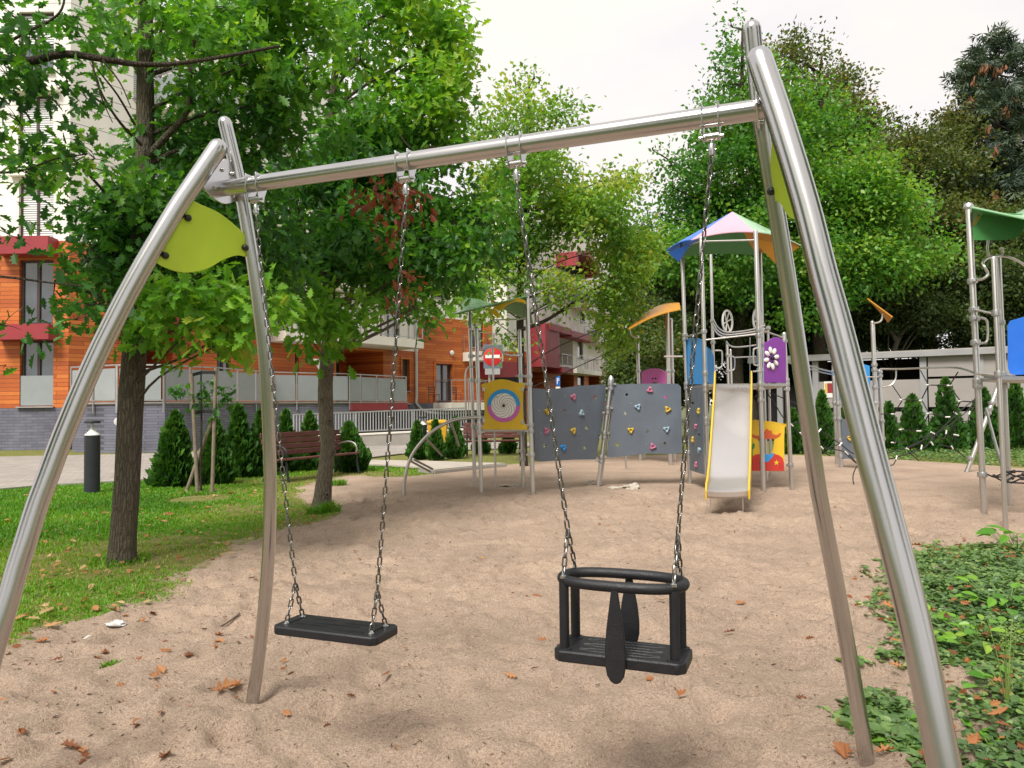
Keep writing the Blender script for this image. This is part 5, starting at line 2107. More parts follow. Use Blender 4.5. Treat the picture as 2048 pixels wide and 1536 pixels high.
mb.lathe([(.13, 0), (.15, .05), (.10, .12), (0, .15)], lp, W2.n, 12)
obj('wall_lamp', mb, 'white', bA)
# garden chair and table on the low balcony
for u in (868, 912):
    b_ = W2.at(u, 800, .9)
    b_.z = DECK + .02
    ch_ = thing('balcony_chair', {868: 'dark folding chair left of the door on the low white balcony', 912: 'dark slatted chair right of the door on the low white balcony'}[u], 'chair', b_)
    mb = MB()
    mb.box(b_ + Z * .42, (.45, .42, .04), x=W2.d, y=W2.n)
    obj('seat', mb, 'bench_wood', ch_)
    mb = MB()
    for z in (.55, .68, .81):
        mb.box(b_ + Z * z - W2.n * .2, (.45, .03, .08), x=W2.d, y=W2.n)
    obj('backrest', mb, 'bench_wood', ch_)
    for sx in (-1, 1):
        for sy in (-1, 1):
            mb = MB()
            mb.bar(b_ + W2.d * .2 * sx + W2.n * .18 * sy, b_ + W2.d * .2 * sx + W2.n * .18 * sy + Z * (.40 if sy > 0 else .85), .03, .03)
            obj('leg', mb, 'black_iron', ch_)
# flat roofs, closed backs
mb = MB()
foot = [V((-34, 25, 0)), V((c0.x, c0.y, 0)), V((cE.x, cE.y, 0)), V((cE.x - 7, 50, 0)), V((-34, 40, 0))]
mb.holed([p + Z * TOPZ for p in foot], [], .3, Z)
mb.holed([V((cE.x, cE.y, 12.6)), W2.pt(L2, 12.6), W2.pt(L2, 12.6) + V((-6, 14, 0)), V((cE.x - 7, 50, 12.6))], [], .3, Z)
obj('roof', mb, 'concrete', bA)
mb = MB()
bk = [W2.pt(L2, 0), W2.pt(L2, 0) + V((-6, 14, 0)), V((cE.x - 7, 50, 0)), V((-34, 40, 0)), V((-34, 25, 0))]
for a, b in zip(bk[:-1], bk[1:]):
    ht = 12.6 if a.x > cE.x - 7.5 and a.y > 40 and a.x > -14 else TOPZ
    mb.add([a - Z * .1, b - Z * .1, b + Z * ht, a + Z * ht], [(0, 1, 2, 3)])
mb.add([V((cE.x, cE.y, 12.6)), V((cE.x - 7, 50, 12.6)), V((cE.x - 7, 50, TOPZ)), V((cE.x, cE.y, TOPZ))], [(0, 1, 2, 3)])
obj('back_wall', mb, 'stucco_plain', bA, smooth=0)

# raised terrace in front of the long wing
tp = [(145, 23.6), (236, 22.6), (330, 22.8), (382, 23.8), (437, 24.7), (547, 28.1), (640, 29.3), (700, 30.2), (722, 30.9), (813, 33.7)]
edge = []
for u, Y_ in tp:
    p = at(u, 800, Y_)
    edge.append(V((p.x, p.y, 0)))
ter = thing('terrace', 'raised terrace with grey brick front, frosted glass railing and red end edge', 'terrace', edge[4])
mb = MB()
for a, b in zip(edge[:-2], edge[1:-1]):
    mb.add([a - Z * .1, b - Z * .1, b + Z * (DECK - .04), a + Z * (DECK - .04)], [(0, 1, 2, 3)])
M_brick('brick_t', (edge[6] - edge[3]).normalized(), (0.125, 0.128, 0.175), (0.17, 0.17, 0.22), (0.08, 0.08, 0.105), bw=0.42, rh=0.085)
obj('brick_front', mb, 'brick_t', ter, smooth=0)
back = [W1.pt(L1 - .6, 0, .02), W1.pt(.05, 0, .02)]
mb = MB()
mb.holed([p + Z * (DECK - .04) for p in edge + back], [], .06, Z)
obj('deck', mb, 'concrete', ter)
mb = MB()
for a, b in zip(edge[:-1], edge[1:]):
    mb.bar(a + Z * (DECK + .02), b + Z * (DECK + .02), .12, .05)
obj('coping', mb, 'fascia', ter)
mb = MB()
n_ = (edge[-1] - edge[-2]).normalized().cross(Z)
if n_.dot(CO - edge[-1]) < 0:
    n_ = -n_
for a, b in ((edge[-3], edge[-2]), (edge[-2], edge[-1])):
    mb.bar(a + Z * 1.33 + n_ * .03, b + Z * 1.33 + n_ * .03, .10, .30)
obj('red_edge', mb, 'maroon', ter)
railing(ter, [p + Z * (DECK + .04) - n_ * .0 + V((0, -.08, 0)) for p in edge], 1.12, 1.15, glass='frosted_glass', drop=.32, gz=.05)
mb = MB()
p_ = at(236, 843, 22.55)
mb.lathe([(.12, 0), (.12, .02), (0, .03)], p_, V((0, -1, 0)), 16)
obj('vent_cover', mb, 'downpipe', ter)

# ------------------------------------------------------------------ far block
f0, f1 = at(1015, 760, 52.0), at(1245, 760, 80.0)
W3 = Wall(f0, f1)
L3 = W3.len
M_siding('siding_3', W3.d, C_LO, C_MID, C_HI)
bB = thing('apartment_building', 'farther cream and orange block with red gabled balconies seen behind the mid tree', 'building', f0)
Rr = lambda u0, v0, u1, v1: W3.rect(u0, v0, u1, v1)
hw = [Rr(1091, 664, 1104, 708), Rr(1155, 745, 1168, 772), Rr(1209, 748, 1218, 772)]
hlog = [Rr(1118, 664, 1146, 732) + [2.2], Rr(1120, 742, 1148, 778) + [2.5], Rr(1177, 742, 1201, 778) + [2.5], Rr(1060, 742, 1090, 778) + [2.0]]
hup = [Rr(1155, 672, 1166, 718), Rr(1160, 608, 1170, 645), Rr(1090, 582, 1101, 610), Rr(1190, 620, 1200, 650), Rr(1215, 640, 1224, 665), Rr(1050, 520, 1062, 550)]
zs1 = 1.45
zw = at(1110, 640, 61).z
obj('wood_cladding', wall_mesh(W3, 0, L3, -.1, 4.3, hw[1:] + hlog[1:] + [hlog[0]]), 'siding_3', bB, smooth=0)
s_lo, s_hi = W3.sz(1060, 700)[0], W3.sz(1117, 700)[0]
obj('stucco_wall', wall_mesh(W3, 0, s_lo, 4.3, 17, hup), 'stucco_plain', bB, smooth=0)
obj('wood_cladding', wall_mesh(W3, s_lo, s_hi, 4.3, 7.3, [hw[0]] + hlog[:1]), 'siding_3', bB, smooth=0)
obj('stucco_wall', wall_mesh(W3, s_hi, L3, 4.3, 7.3, hup + hlog[:1]), 'stucco_plain', bB, smooth=0)
obj('stucco_wall', wall_mesh(W3, s_lo, L3, 7.3, 17, hup), 'stucco_plain', bB, smooth=0)
for r_ in hw + hup:
    window(bB, W3, r_, split=False, blind=0)
r_ = Rr(1060, 640, 1091, 745)
slab(bB, W3, r_[0], r_[1], 4.2, 7.4, .003, 1.2, 'maroon', 'red_bay')
for (u0, u1, v), z_, mt_, out in (((1094, 1116, 733), 4.3, 'maroon', 1.3), ((1117, 1170, 733), 4.35, 'cream_concrete', 1.6), ((1174, 1223, 736), 4.35, 'maroon', 1.5), ((1224, 1240, 740), 4.3, 'maroon', 1.2)):
    a, b = W3.sz(u0, v)[0], W3.sz(u1, v)[0]
    balcony(bB, W3, a, b, z_, out, mt=mt_, th=.42, step=1.0)
for u0, u1, z_ in ((1068, 1112, 7.5), (1113, 1168, 7.4)):
    a, b = W3.sz(u0, 640)[0], W3.sz(u1, 640)[0]
    balcony(bB, W3, a, b, z_, 1.3, mt='maroon', th=.5, step=1.0)
for u0, u1, z_ in ((1172, 1210, 7.2), (1140, 1170, 10.0), (1040, 1070, 13.2), (1180, 1225, 10.2)):
    a, b = W3.sz(u0, 640)[0], W3.sz(u1, 640)[0]
    balcony(bB, W3, a, b, z_, 1.3, th=.3, step=.8, glass='frosted_glass')
# red gabled loggia on top
a, b = W3.sz(1112, 540)[0], W3.sz(1162, 540)[0]
z0_, z1_, zt = at(1135, 553, 66).z, at(1135, 528, 66).z, at(1135, 512, 66).z
mb = MB()
mid_ = (a + b) / 2
for o_ in [[(a, z0_), (a, z1_), (mid_, zt), (b, z1_), (b, z0_), (b - .45, z0_), (b - .45, z1_ - .2), (mid_, zt - .5), (a + .45, z1_ - .2), (a + .45, z0_)]]:
    mb.prism([W3.pt(s_, z_, .9) for s_, z_ in o_], 1.8, W3.n)
obj('gable', mb, 'maroon', bB)
mb = MB()
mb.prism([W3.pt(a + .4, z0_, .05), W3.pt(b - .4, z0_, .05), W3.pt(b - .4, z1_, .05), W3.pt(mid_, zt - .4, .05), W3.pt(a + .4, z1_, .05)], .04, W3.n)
obj('gable_shade', mb, 'opening_shade', bB)  # flat near-black plate standing in for the shade under the gable
# entrance canopy, near-black block as painted shade below it
mb = MB()
cp0, cp1 = at(958, 740, 43.0), at(1042, 740, 47)
mb.bar(cp0, cp1, 1.6, .9)
cn = obj('entrance_canopy', mb, 'maroon', bB)
mb = MB()
mb.bar(at(962, 716, 43.4), at(1042, 716, 47.4), 1.2, .75)
obj('canopy_wood', mb, 'siding_3', cn)
mb = MB()
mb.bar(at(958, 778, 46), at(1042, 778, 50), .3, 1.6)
obj('doorway_shade', mb, 'opening_shade', bB)
mb = MB()
ft = [f0, f1, f1 + V((-2, 12, 0)), f0 + V((-8, 10, 0))]
mb.prism([V((p.x, p.y, 17)) for p in ft], .3, Z)
obj('roof', mb, 'concrete', bB)
mb = MB()
for a, b in zip(ft[1:], ft[2:] + ft[:1]):
    mb.add([V((a.x, a.y, -.1)), V((b.x, b.y, -.1)), V((b.x, b.y, 17)), V((a.x, a.y, 17))], [(0, 1, 2, 3)])
obj('back_wall', mb, 'stucco_plain', bB, smooth=0)
rl0, rl1 = at(1055, 780, 46), at(1235, 780, 60)
thr = thing('terrace_railing', 'thin steel railing along the ground floor of the farther block', 'railing', V((rl0.x, rl0.y, 0)))
railing(thr, [V((rl0.x, rl0.y, 1.25)), V((rl1.x, rl1.y, 1.25))], 1.0, 1.6, drop=1.25, gz=.1)

# ------------------------------------------------------------------ ramp wall and bar fence
lw = thing('ramp_wall', 'low concrete retaining wall of the garage ramp under the bar fence', 'wall', gnd(770, 893))
A_, B_ = at(600, 880, 23.6), at(936, 860, 26.2)
mb = MB()
A0, B0 = V((A_.x, A_.y, 0)), V((B_.x, B_.y, 0))
nn = (B0 - A0).normalized().cross(Z)
o_ = [A0 - Z * .1, B0 - Z * .1, B0 + Z * .50, A0 + Z * .38]
mb.prism(o_, .22)
obj('wall', mb, 'concrete', lw, bevel=.01)
mb = MB()
mb.prism([A0 + Z * .39 + nn * .13, B0 + Z * .51 + nn * .13, B0 + Z * .51 - nn * .13, A0 + Z * .39 - nn * .13], .05)
obj('coping', mb, 'cream_concrete', lw)
dk = thing('ramp_opening', 'dark sunken garage ramp wall behind the bar fence', 'wall', A0 + V((0, 3, 0)))
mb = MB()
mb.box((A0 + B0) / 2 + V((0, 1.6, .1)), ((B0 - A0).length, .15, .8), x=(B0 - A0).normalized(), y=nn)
obj('inner_wall', mb, 'opening_shade', dk)  # near black in place of the shade down in the ramp
bf = thing('bar_fence', 'pale grey metal bar fence above the low concrete ramp wall', 'fence', A0)
PA, PB = at(587, 829, 23.9), at(932, 816, 26.6)
bp = [PA, PB]
zlo = lambda t: 0.43 + .12 * t
mb = MB()
for zf in (lambda t: PA.z + (PB.z - PA.z) * t, lambda t: zlo(t) + .05):
    mb.bar(V((PA.x, PA.y, zf(0))), V((PB.x, PB.y, zf(1))), .045, .045)
fr = obj('frame', mb, 'galvanised', bf)
n = 62
mb = MB()
for i in range(n + 1):
    t = i / n
    x, y = PA.x + (PB.x - PA.x) * t, PA.y + (PB.y - PA.y) * t
    mb.bar(V((x, y, zlo(t) + .05)), V((x, y, PA.z + (PB.z - PA.z) * t)), .028, .028)
obj('bars', mb, 'galvanised', fr)
for i in (0, 4, 8, 12):
    t = i / 12
    x, y = PA.x + (PB.x - PA.x) * t, PA.y + (PB.y - PA.y) * t
    mb = MB()
    mb.bar(V((x, y + .04, zlo(t) - .4)), V((x, y + .04, PA.z + (PB.z - PA.z) * t)), .05, .05)
    obj('post', mb, 'galvanised', bf)

# ------------------------------------------------------------------ long shed at the right
S0, S1 = at(1500, 800, 25.6), at(2150, 800, 20.6)
WS = Wall(S0, S1)
LS = WS.len
sh = thing('shed', 'long low taupe panel shed with dark open bay and grey roof edge', 'shed', V((S0.x, S0.y, 0)))
zr = at(1830, 706, WS.at(1830, 706).y).z
s_op = WS.sz(1845, 720)[0]
zrow = [0.0, 0.52, .62, 1.02, 1.14, 1.98]
for z0_, z1_ in ((-.1, .52), (.60, 1.00), (1.14, 1.98)):
    for a, b in ((WS.sz(1632, 800)[0], s_op - .02), (s_op + .14, LS)):
        slab(sh, WS, a, b, z0_, z1_, -.04, 0.0, 'taupe', 'wall_panel')
slab(sh, WS, s_op + .14, LS, 2.05, zr - .12, -.04, 0.0, 'taupe', 'wall_panel')
for u in (1848, 1962, 1632, 1560):
    a = WS.sz(u, 800)[0]
    slab(sh, WS, a - .09, a + .09, -.1, zr - .06, -.10, 0.03, 'fascia', 'post')
slab(sh, WS, 0, LS, zr - .12, zr + .04, -.2, .18, 'fascia', 'roof_edge')
slab(sh, WS, 0, LS, zr + .04, zr + .08, -3.5, .10, 'concrete', 'roof')
slab(sh, WS, 0, LS, -.1, zr, -3.4, -3.2, 'opening_shade', 'back_wall')  # near black, so the bay's shade is put into the colour
slab(sh, WS, 0, LS, -.1, 1.9, -.9, -.8, 'opening_shade', 'inner_wall')  # near-black board in place of shade behind the panel gaps
slab(sh, WS, s_op + .1, LS, 1.9, 2.3, -.3, -.2, 'opening_shade', 'inner_wall')
po = thing('poster', 'cream paper poster with dark red picture on the shed wall', 'poster', WS.at(1659, 778, .03))
r_ = WS.rect(1648, 763, 1673, 795)
slab(po, WS, r_[0], r_[1], r_[2], r_[3], .003, .02, 'white', 'sheet')
slab(po, WS, r_[0] + .1, r_[1] - .02, r_[2] + .15, r_[3] - .06, .021, .026, 'maroon', 'picture')
slab(po, WS, r_[0] + .03, r_[0] + .09, r_[2] + .15, r_[3] - .06, .021, .026, 'yellow', 'picture')
# ------------------------------------------------------------------ plants
LEAF_BATCH = {}


def unit(n):
    v = RNG.normal(size=(n, 3))
    return v / np.linalg.norm(v, axis=1, keepdims=True)


def crown(parent, blobs, tmpl, size, mt, name='crown', per=9, twig=0.28, up=0.9, gap=0.0, mb_limb=None, origin=None, droop=0.15, szvar=0.3, limb_r=0.02, clump=2.6, bough=.46):
    """leaves in clusters spread through ellipsoids.
    blob: (u, v, depth, rx_px, ry_px, r_depth, layers, tint)"""
    tv, tf = tmpl
    P, A, N_, S, T = [], [], [], [], []
    for bl_ in blobs:
        u, v, Y_, rx, ry, rd, layers, tn = bl_[:8]
        if len(bl_) > 8:                                  # given in metres: x, y, z, radii
            c, k, rd, ry, rx = np.array((u, v, Y_)), 1.0, ry, rd, rx
        else:
            c, k = np.array(at(u, v, Y_)), Y_ / FPX
        spx = size / k
        nc = max(2, int(math.pi * rx * ry * layers / (per * 0.225 * spx * spx)))
        ext = np.array([rx * k, rd, ry * k])
        nb = max(3, int(2 + layers * clump * .7))              # boughs inside the ellipsoid
        bc = unit(nb) * (RNG.random(nb) ** (1 / 2.2))[:, None] * 0.78
        wb = RNG.integers(0, nb, nc)
        d = unit(nc)
        r = RNG.random(nc) ** (1 / 2.6)
        pos = c + (bc[wb] + d * r[:, None] * np.array([bough, bough, bough * .62])) * ext
        btint = RNG.normal(0, .10 if bough > .4 else .15, nb)[wb]
        if gap > 0:
            f = 0.55 / max(0.25, rx * k)
            g_ = vnoise(pos[:, 0] + pos[:, 1] * .7, pos[:, 2], 1.6 * f + .5, 91) * .6 + vnoise(pos[:, 1] - pos[:, 0] * .5, pos[:, 2] * 1.3, 3.2 * f + .9, 92) * .4
            pos, btint = pos[g_ > gap], btint[g_ > gap]
        nc = len(pos)
        if nc == 0:
            continue
        out = pos - c
        out = out / (np.linalg.norm(out, axis=1, keepdims=True) + 1e-6)
        ax = out * 0.8 + unit(nc) * 0.7 + np.array([0, 0, -droop])
        ax /= np.linalg.norm(ax, axis=1, keepdims=True)
        ct = np.clip(RNG.normal(tn, 0.10, nc) + btint, 0, 1)
        if mb_limb is not None:
            sel = RNG.choice(nc, min(nc, 7), replace=False)
            cc = V(c)
            if origin is not None:
                o_ = origin(cc)
                L = (cc - o_).length
                mb_limb.tube(smooth_curve([o_, o_.lerp(cc, .4) + V((random.uniform(-.1, .1), random.uniform(-.1, .1), random.uniform(-.05, .15))) * L * .6, cc], 4), [limb_r * (1 - .6 * i / 8) for i in range(9)], 7)
            for i in sel:
                q = V(pos[i])
                mb_limb.tube(smooth_curve([cc, cc.lerp(q, .5) + V((0, 0, .05)) * (q - cc).length, q], 3), [limb_r * .42 * (1 - .7 * j / 6) for j in range(7)], 5)
        t = RNG.random((nc, per))
        base = pos[:, None, :] + ax[:, None, :] * (t * twig)[:, :, None] + RNG.normal(0, twig * 0.30, (nc, per, 3))
        la = ax[:, None, :] * 0.7 + RNG.normal(0, 0.65, (nc, per, 3)) + np.array([0, 0, -droop])
        ln = RNG.normal(0, 0.55, (nc, per, 3)) + np.array([0, 0, up])
        P.append(base.reshape(-1, 3))
        A.append(la.reshape(-1, 3))
        N_.append(ln.reshape(-1, 3))
        S.append(size * (1 + szvar * RNG.normal(size=nc * per).clip(-2, 2) * .6))
        T.append(np.clip(np.repeat(ct, per) + RNG.normal(0, 0.09, nc * per), 0, 1))
    P, A, N_, S, T = np.concatenate(P), np.concatenate(A), np.concatenate(N_), np.concatenate(S), np.concatenate(T)
    org = OFF[parent.name] if parent is not None else V((0, 0, 0))
    vs = place(tv, P - np.array(org), A, N_, S)
    me = np_mesh(name, vs, None, tf, len(P), len(tv), T, mt)
    o = bpy.data.objects.new(name, me)
    _link(o, parent, org)
    return o


def trunk(mb, pts, rs, n=22, rough=0.05, flare=0.0, seed=0, sub=6):
    P = smooth_curve(pts, sub)
    rr = []
    k = len(pts) - 1
    for i in range(len(P)):
        t = i / (len(P) - 1) * k
        j = min(int(t), k - 1)
        rr.append(rs[j] + (rs[j + 1] - rs[j]) * (t - j))
    rows = []
    for i, p in enumerate(P):
        t = (P[min(i + 1, len(P) - 1)] - P[max(i - 1, 0)]).normalized()
        u = V((1, 0, 0)) - t * t.x
        u.normalize()
        w_ = t.cross(u)
        fl = flare * math.exp(-((p - P[0]).length) / 0.16) if flare else 0
        for j in range(n):
            a = 2 * math.pi * j / n
            nz = noise.noise(V((math.cos(a) * 1.6 + seed, math.sin(a) * 1.6, p.z * 3.0))) + .5 * noise.noise(V((math.cos(a) * 5 + seed, math.sin(a) * 5, p.z * 6.0)))
            rad = rr[i] * (1 + rough * nz + fl * (1 + .6 * math.sin(a * 4 + seed) + .3 * math.sin(a * 7)))
            rows.append(p + (u * math.cos(a) + w_ * math.sin(a)) * rad)
    fs = [(i * n + j, i * n + (j + 1) % n, (i + 1) * n + (j + 1) % n, (i + 1) * n + j) for i in range(len(P) - 1) for j in range(n)]
    fs.append(tuple((len(P) - 1) * n + j for j in range(n)))
    mb.add(rows, fs)
    return P


def tree_obj(name, label, cat, g, group=None):
    return thing(name, label, cat, (g[0], g[1], 0), group)


def nearest_on(path):
    def f(c):
        best = min(path, key=lambda p: (p - c).length + max(0, p.z - c.z + .45 * math.hypot(p.x - c.x, p.y - c.y)) * 1.2)
        return best.copy()
    return f


# ---- oak with trunk left of the swing
g = gnd(241, 1128)
tA = tree_obj('oak_tree', 'oak tree with dark bark trunk on the lawn inside the left swing legs', 'tree', g)
Y1 = g.y
mb = MB()
pth = trunk(mb, [at(240, 1150, Y1), at(243, 1120, Y1), at(247, 1060, Y1), at(254, 960, Y1), at(262, 800, Y1 + .03), at(272, 660, Y1 + .08), at(280, 520, Y1 + .12), at(288, 380, Y1 + .15), at(291, 250, Y1 + .2), at(290, 100, Y1 + .2), at(294, -80, Y1 + .2), at(300, -300, Y1 + .2)],
            [.118, .112, .104, .10, .10, .098, .092, .085, .075, .066, .055, .04], flare=.22, seed=3)
mb.tube(smooth_curve([at(290, 320, Y1 + .15), at(330, 275, Y1 + .1), at(375, 220, Y1 + .1), at(382, 130, Y1 + .1), at(395, 40, Y1)], 4), [.035 - .0015 * i for i in range(17)], 8)
mb.tube(smooth_curve([at(283, 290, Y1), at(240, 245, Y1 - .3), at(205, 190, Y1 - .5), at(192, 150, Y1 - .6), at(180, 125, Y1 - .6)], 4), [.014 - .0006 * i for i in range(17)], 6)
mb.tube(smooth_curve([at(270, 250, Y1), at(235, 190, Y1 - .2), at(200, 145, Y1 - .5), at(150, 75, Y1 - .6)], 4), [.011 - .0006 * i for i in range(13)], 6)
BA = [(230, 410, 6.6, 95, 60, .8, 5, .25), (175, 520, 6.3, 55, 60, .5, 3, .25), (190, 610, 6.0, 70, 50, .4, 2.4, .3), (300, 500, 6.9, 110, 90, .9, 7, .22), (430, 430, 7.0, 115, 105, 1., 7, .28),
      (370, 300, 7.4, 110, 80, .7, 4.5, .3),
      (480, 290, 7.1, 110, 100, 1, 6, .3), (160, 330, 5.7, 90, 32, .4, 3, .6), (400, 150, 7.3, 110, 75, .7, 5, .5), (330, 40, 6.2, 120, 55, .8, 4, .66), (510, 120, 6.6, 120, 90, 1, 5, .6), (460, 15, 6.6, 160, 45, 1, 5, .55),
      (625, 60, 7, 120, 70, 1, 6, .6), (240, 60, 6.4, 50, 40, .5, 1.6, .5), (600, 200, 7.2, 110, 95, 1, 6, .42), (520, 520, 7.2, 90, 70, .8, 5, .35), (110, 560, 6.1, 30, 40, .3, 1.6, .35), (250, 680, 6.0, 30, 25, .25, 2.5, .55), (235, 560, 6.6, 80, 70, .5, 4, .22), (270, 430, 6.7, 80, 60, .4, 4, .25)]
BA = [b[:6] + (b[6] * 1.0, min(.95, b[7] + .10)) for b in BA]
crown(tA, BA, OAK, 0.108, 'leaf_oak', per=8, twig=.24, gap=.40, mb_limb=mb, origin=nearest_on(pth), limb_r=.022)
crown(tA, [(420, 600, 6.0, 110, 60, .5, 5, .62), (375, 665, 5.9, 80, 34, .4, 4.5, .7), (520, 620, 6.2, 75, 52, .5, 4.5, .6), (310, 630, 5.9, 40, 45, .4, 3.4, .45), (455, 680, 5.9, 50, 26, .3, 3, .7)], OAK, .118, 'leaf_bright', 'low_foliage', per=8, twig=.2, up=.45, droop=.3, gap=.2, mb_limb=mb, origin=nearest_on(pth), limb_r=.014)
obj('trunk', mb, 'bark', tA, smooth=50)
# ---- second oak
g = gnd(643, 1018)
tB = tree_obj('oak_tree', 'oak tree with knotty pale trunk and red withered patch beside the bench', 'tree', g)
Y2 = g.y
mb = MB()
pth = trunk(mb, [at(641, 1035, Y2), at(643, 1010, Y2), at(647, 975, Y2), at(655, 900, Y2), at(652, 830, Y2), at(651, 770, Y2), at(656, 700, Y2), at(660, 640, Y2), at(655, 540, Y2 + .1), at(648, 430, Y2 + .15), at(655, 300, Y2 + .2), at(670, 150, Y2 + .2), at(690, -20, Y2 + .2), at(700, -150, Y2 + .2)],
            [.125, .118, .105, .094, .088, .094, .086, .084, .078, .07, .06, .05, .04, .03], flare=.25, seed=8, rough=.09)
for u, v in ((646, 800), (660, 842), (668, 905), (655, 990)):
    c = at(u, v, Y2 - .075)
    vs, fs = [], []
    for rf, hh in ((1.0, 0), (.9, .015), (.6, .022), (.35, .008), (.1, -.004)):
        for j in range(12):
            t = 2 * math.pi * j / 12
            vs.append(c + V((.026 * rf * math.cos(t), -hh, .045 * rf * math.sin(t))))
    fs = [(i * 12 + j, i * 12 + (j + 1) % 12, (i + 1) * 12 + (j + 1) % 12, (i + 1) * 12 + j) for i in range(4) for j in range(12)]
    mb.add(vs, fs)
BB = [(600, 450, 9.9, 115, 120, 1.5, 7, .26), (720, 330, 9.8, 115, 120, 1.5, 6, .36), (760, 500, 9.7, 130, 100, 1.4, 5.5, .36), (812, 545, 9.3, 70, 50, .9, 4.5, .6), (900, 480, 9.5, 95, 85, 1, 5.5, .42), (830, 380, 9.7, 120, 105, 1.3, 5.5, .46),
      (830, 235, 9.6, 95, 105, 1.3, 5, .72), (840, 110, 9.4, 85, 105, 1.2, 6, .82), (720, 120, 9.5, 110, 110, 1.2, 5, .66), (800, 15, 9.4, 125, 55, 1.2, 6, .78), (700, 600, 9.2, 75, 45, .8, 3.5, .62), 
      (965, 430, 9.8, 55, 90, 1, 3.5, .5), (818, 622, 9.2, 62, 34, .6, 3, .55), (915, 555, 12.6, 50, 42, .6, 3, .6), (935, 495, 9.9, 60, 75, .8, 4, .5), (880, 420, 9.8, 70, 60, .8, 4, .5), (560, 560, 9.4, 70, 60, .8, 4, .4), (870, 300, 9.8, 70, 60, .8, 4, .5), (905, 60, 9.2, 32, 60, .6, 4, .88), (900, 190, 9.2, 40, 70, .6, 4, .84)]
BB = [b[:6] + (b[6] * 1.0, min(.95, b[7] + .10)) for b in BB]
crown(tB, BB, OAK, 0.122, 'leaf_oak', per=9, twig=.3, gap=.40, mb_limb=mb, origin=nearest_on(pth), limb_r=.03)
mb.tube(smooth_curve([at(790, 230, 9.1), at(800, 270, 9.0), at(830, 300, 9.0), at(870, 292, 9.1)], 4), [.012] * 13, 6)
crown(tB, [(640, 640, 8.6, 88, 44, .6, 4.6, .66), (600, 610, 8.5, 50, 30, .5, 3, .6), (700, 655, 8.6, 40, 24, .4, 3, .7)], OAK, .14, 'leaf_bright', 'low_foliage', per=8, twig=.25, up=.45, droop=.3, gap=.2, mb_limb=mb, origin=nearest_on(pth), limb_r=.014)
obj('trunk', mb, 'bark_pale', tB, smooth=50)
crown(tB, [(752, 378, 7.9, 36, 26, .2, 1.9, .6), (795, 415, 7.9, 24, 42, .2, 1.6, .5), (772, 445, 7.9, 20, 26, .2, 1.3, .7), (800, 555, 8.0, 14, 18, .15, 1.5, .75), (775, 580, 8.0, 16, 10, .15, 1.2, .7)], OAK, 0.095, 'leaf_red', 'withered_leaves', per=8, twig=.25, up=.2, droop=.8)

# ---- oak outside the picture at the left: its long limb comes in
tC = tree_obj('oak_tree', 'oak tree outside the left edge reaching a long dark bare limb across the top', 'tree', at(-520, 800, 5.4))
mb = MB()
gC = at(-520, 800, 5.4)
pth = trunk(mb, [V((gC.x, gC.y, -.1)), V((gC.x, gC.y, .4)), V((gC.x + .05, gC.y, 2)), V((gC.x + .1, gC.y, 4)), V((gC.x + .1, gC.y, 6.5))], [.17, .14, .12, .10, .05], flare=.3, seed=5)
limb = smooth_curve([at(-520, 170, 5.3), at(-250, 150, 5.1), at(-80, 118, 5.0), at(0, 118, 5.0), at(60, 122, 5.0), at(130, 108, 5.0), at(205, 118, 5.0), at(270, 128, 5.05), at(340, 128, 5.1), at(430, 116, 5.2), at(560, 92, 5.3)], 5)
mb.tube(limb, [.040 - .0006 * i for i in range(len(limb))], 10)
for pts, r_ in (([(-200, 140), (-60, 112), (0, 92), (60, 60), (105, 38), (127, 8), (132, -60)], .014), ([(-300, 545), (-100, 548), (0, 553), (60, 560), (105, 566), (165, 572)], .011), ([(-300, 380), (-60, 350), (40, 342), (110, 318), (175, 308)], .010), ([(185, 122), (190, 150), (205, 200), (225, 245)], .007), ([(-520, 500), (-300, 380)], .018), ([(-520, 620), (-300, 545)], .018), ([(205, 120), (240, 165), (262, 215)], .007)):
    lp = smooth_curve([at(u, v, 4.95) for u, v in pts], 4)
    mb.tube(lp, [r_ * (1 - .6 * i / len(lp)) for i in range(len(lp))], 7)
BC = [(60, 60, 4.9, 85, 55, .5, 3.2, .42), (150, 35, 5, 75, 45, .5, 2.4, .5), (15, 150, 4.8, 45, 50, .4, 2.2, .4), (90, 195, 5, 60, 42, .4, 1.8, .32), (40, 245, 5.0, 40, 45, .4, 1.8, .3), (140, 180, 5.0, 40, 35, .4, 1.5, .4), (50, 345, 5, 65, 32, .4, 1.8, .45), (190, 318, 5.2, 75, 32, .35, 2.4, .62),
      (20, 470, 5, 45, 36, .4, 2.4, .32), (70, 450, 5.1, 30, 22, .3, 1.6, .4), (5, 650, 5, 26, 55, .3, 1.8, .34), (12, 730, 5, 22, 22, .3, 1.6, .34), (150, 640, 5.1, 40, 45, .3, 1.6, .24), (215, 215, 5.2, 45, 35, .4, 1.4, .35), (120, 560, 5.1, 45, 16, .25, 1.8, .5), (-200, 150, 5, 150, 150, 1, 3, .4), (-200, 450, 5, 120, 150, 1, 2, .35)]
crown(tC, BC, OAK, 0.10, 'leaf_oak', per=7, twig=.2, gap=.25, mb_limb=mb, origin=None, limb_r=.008)
obj('trunk', mb, 'bark_dark', tC, smooth=50)

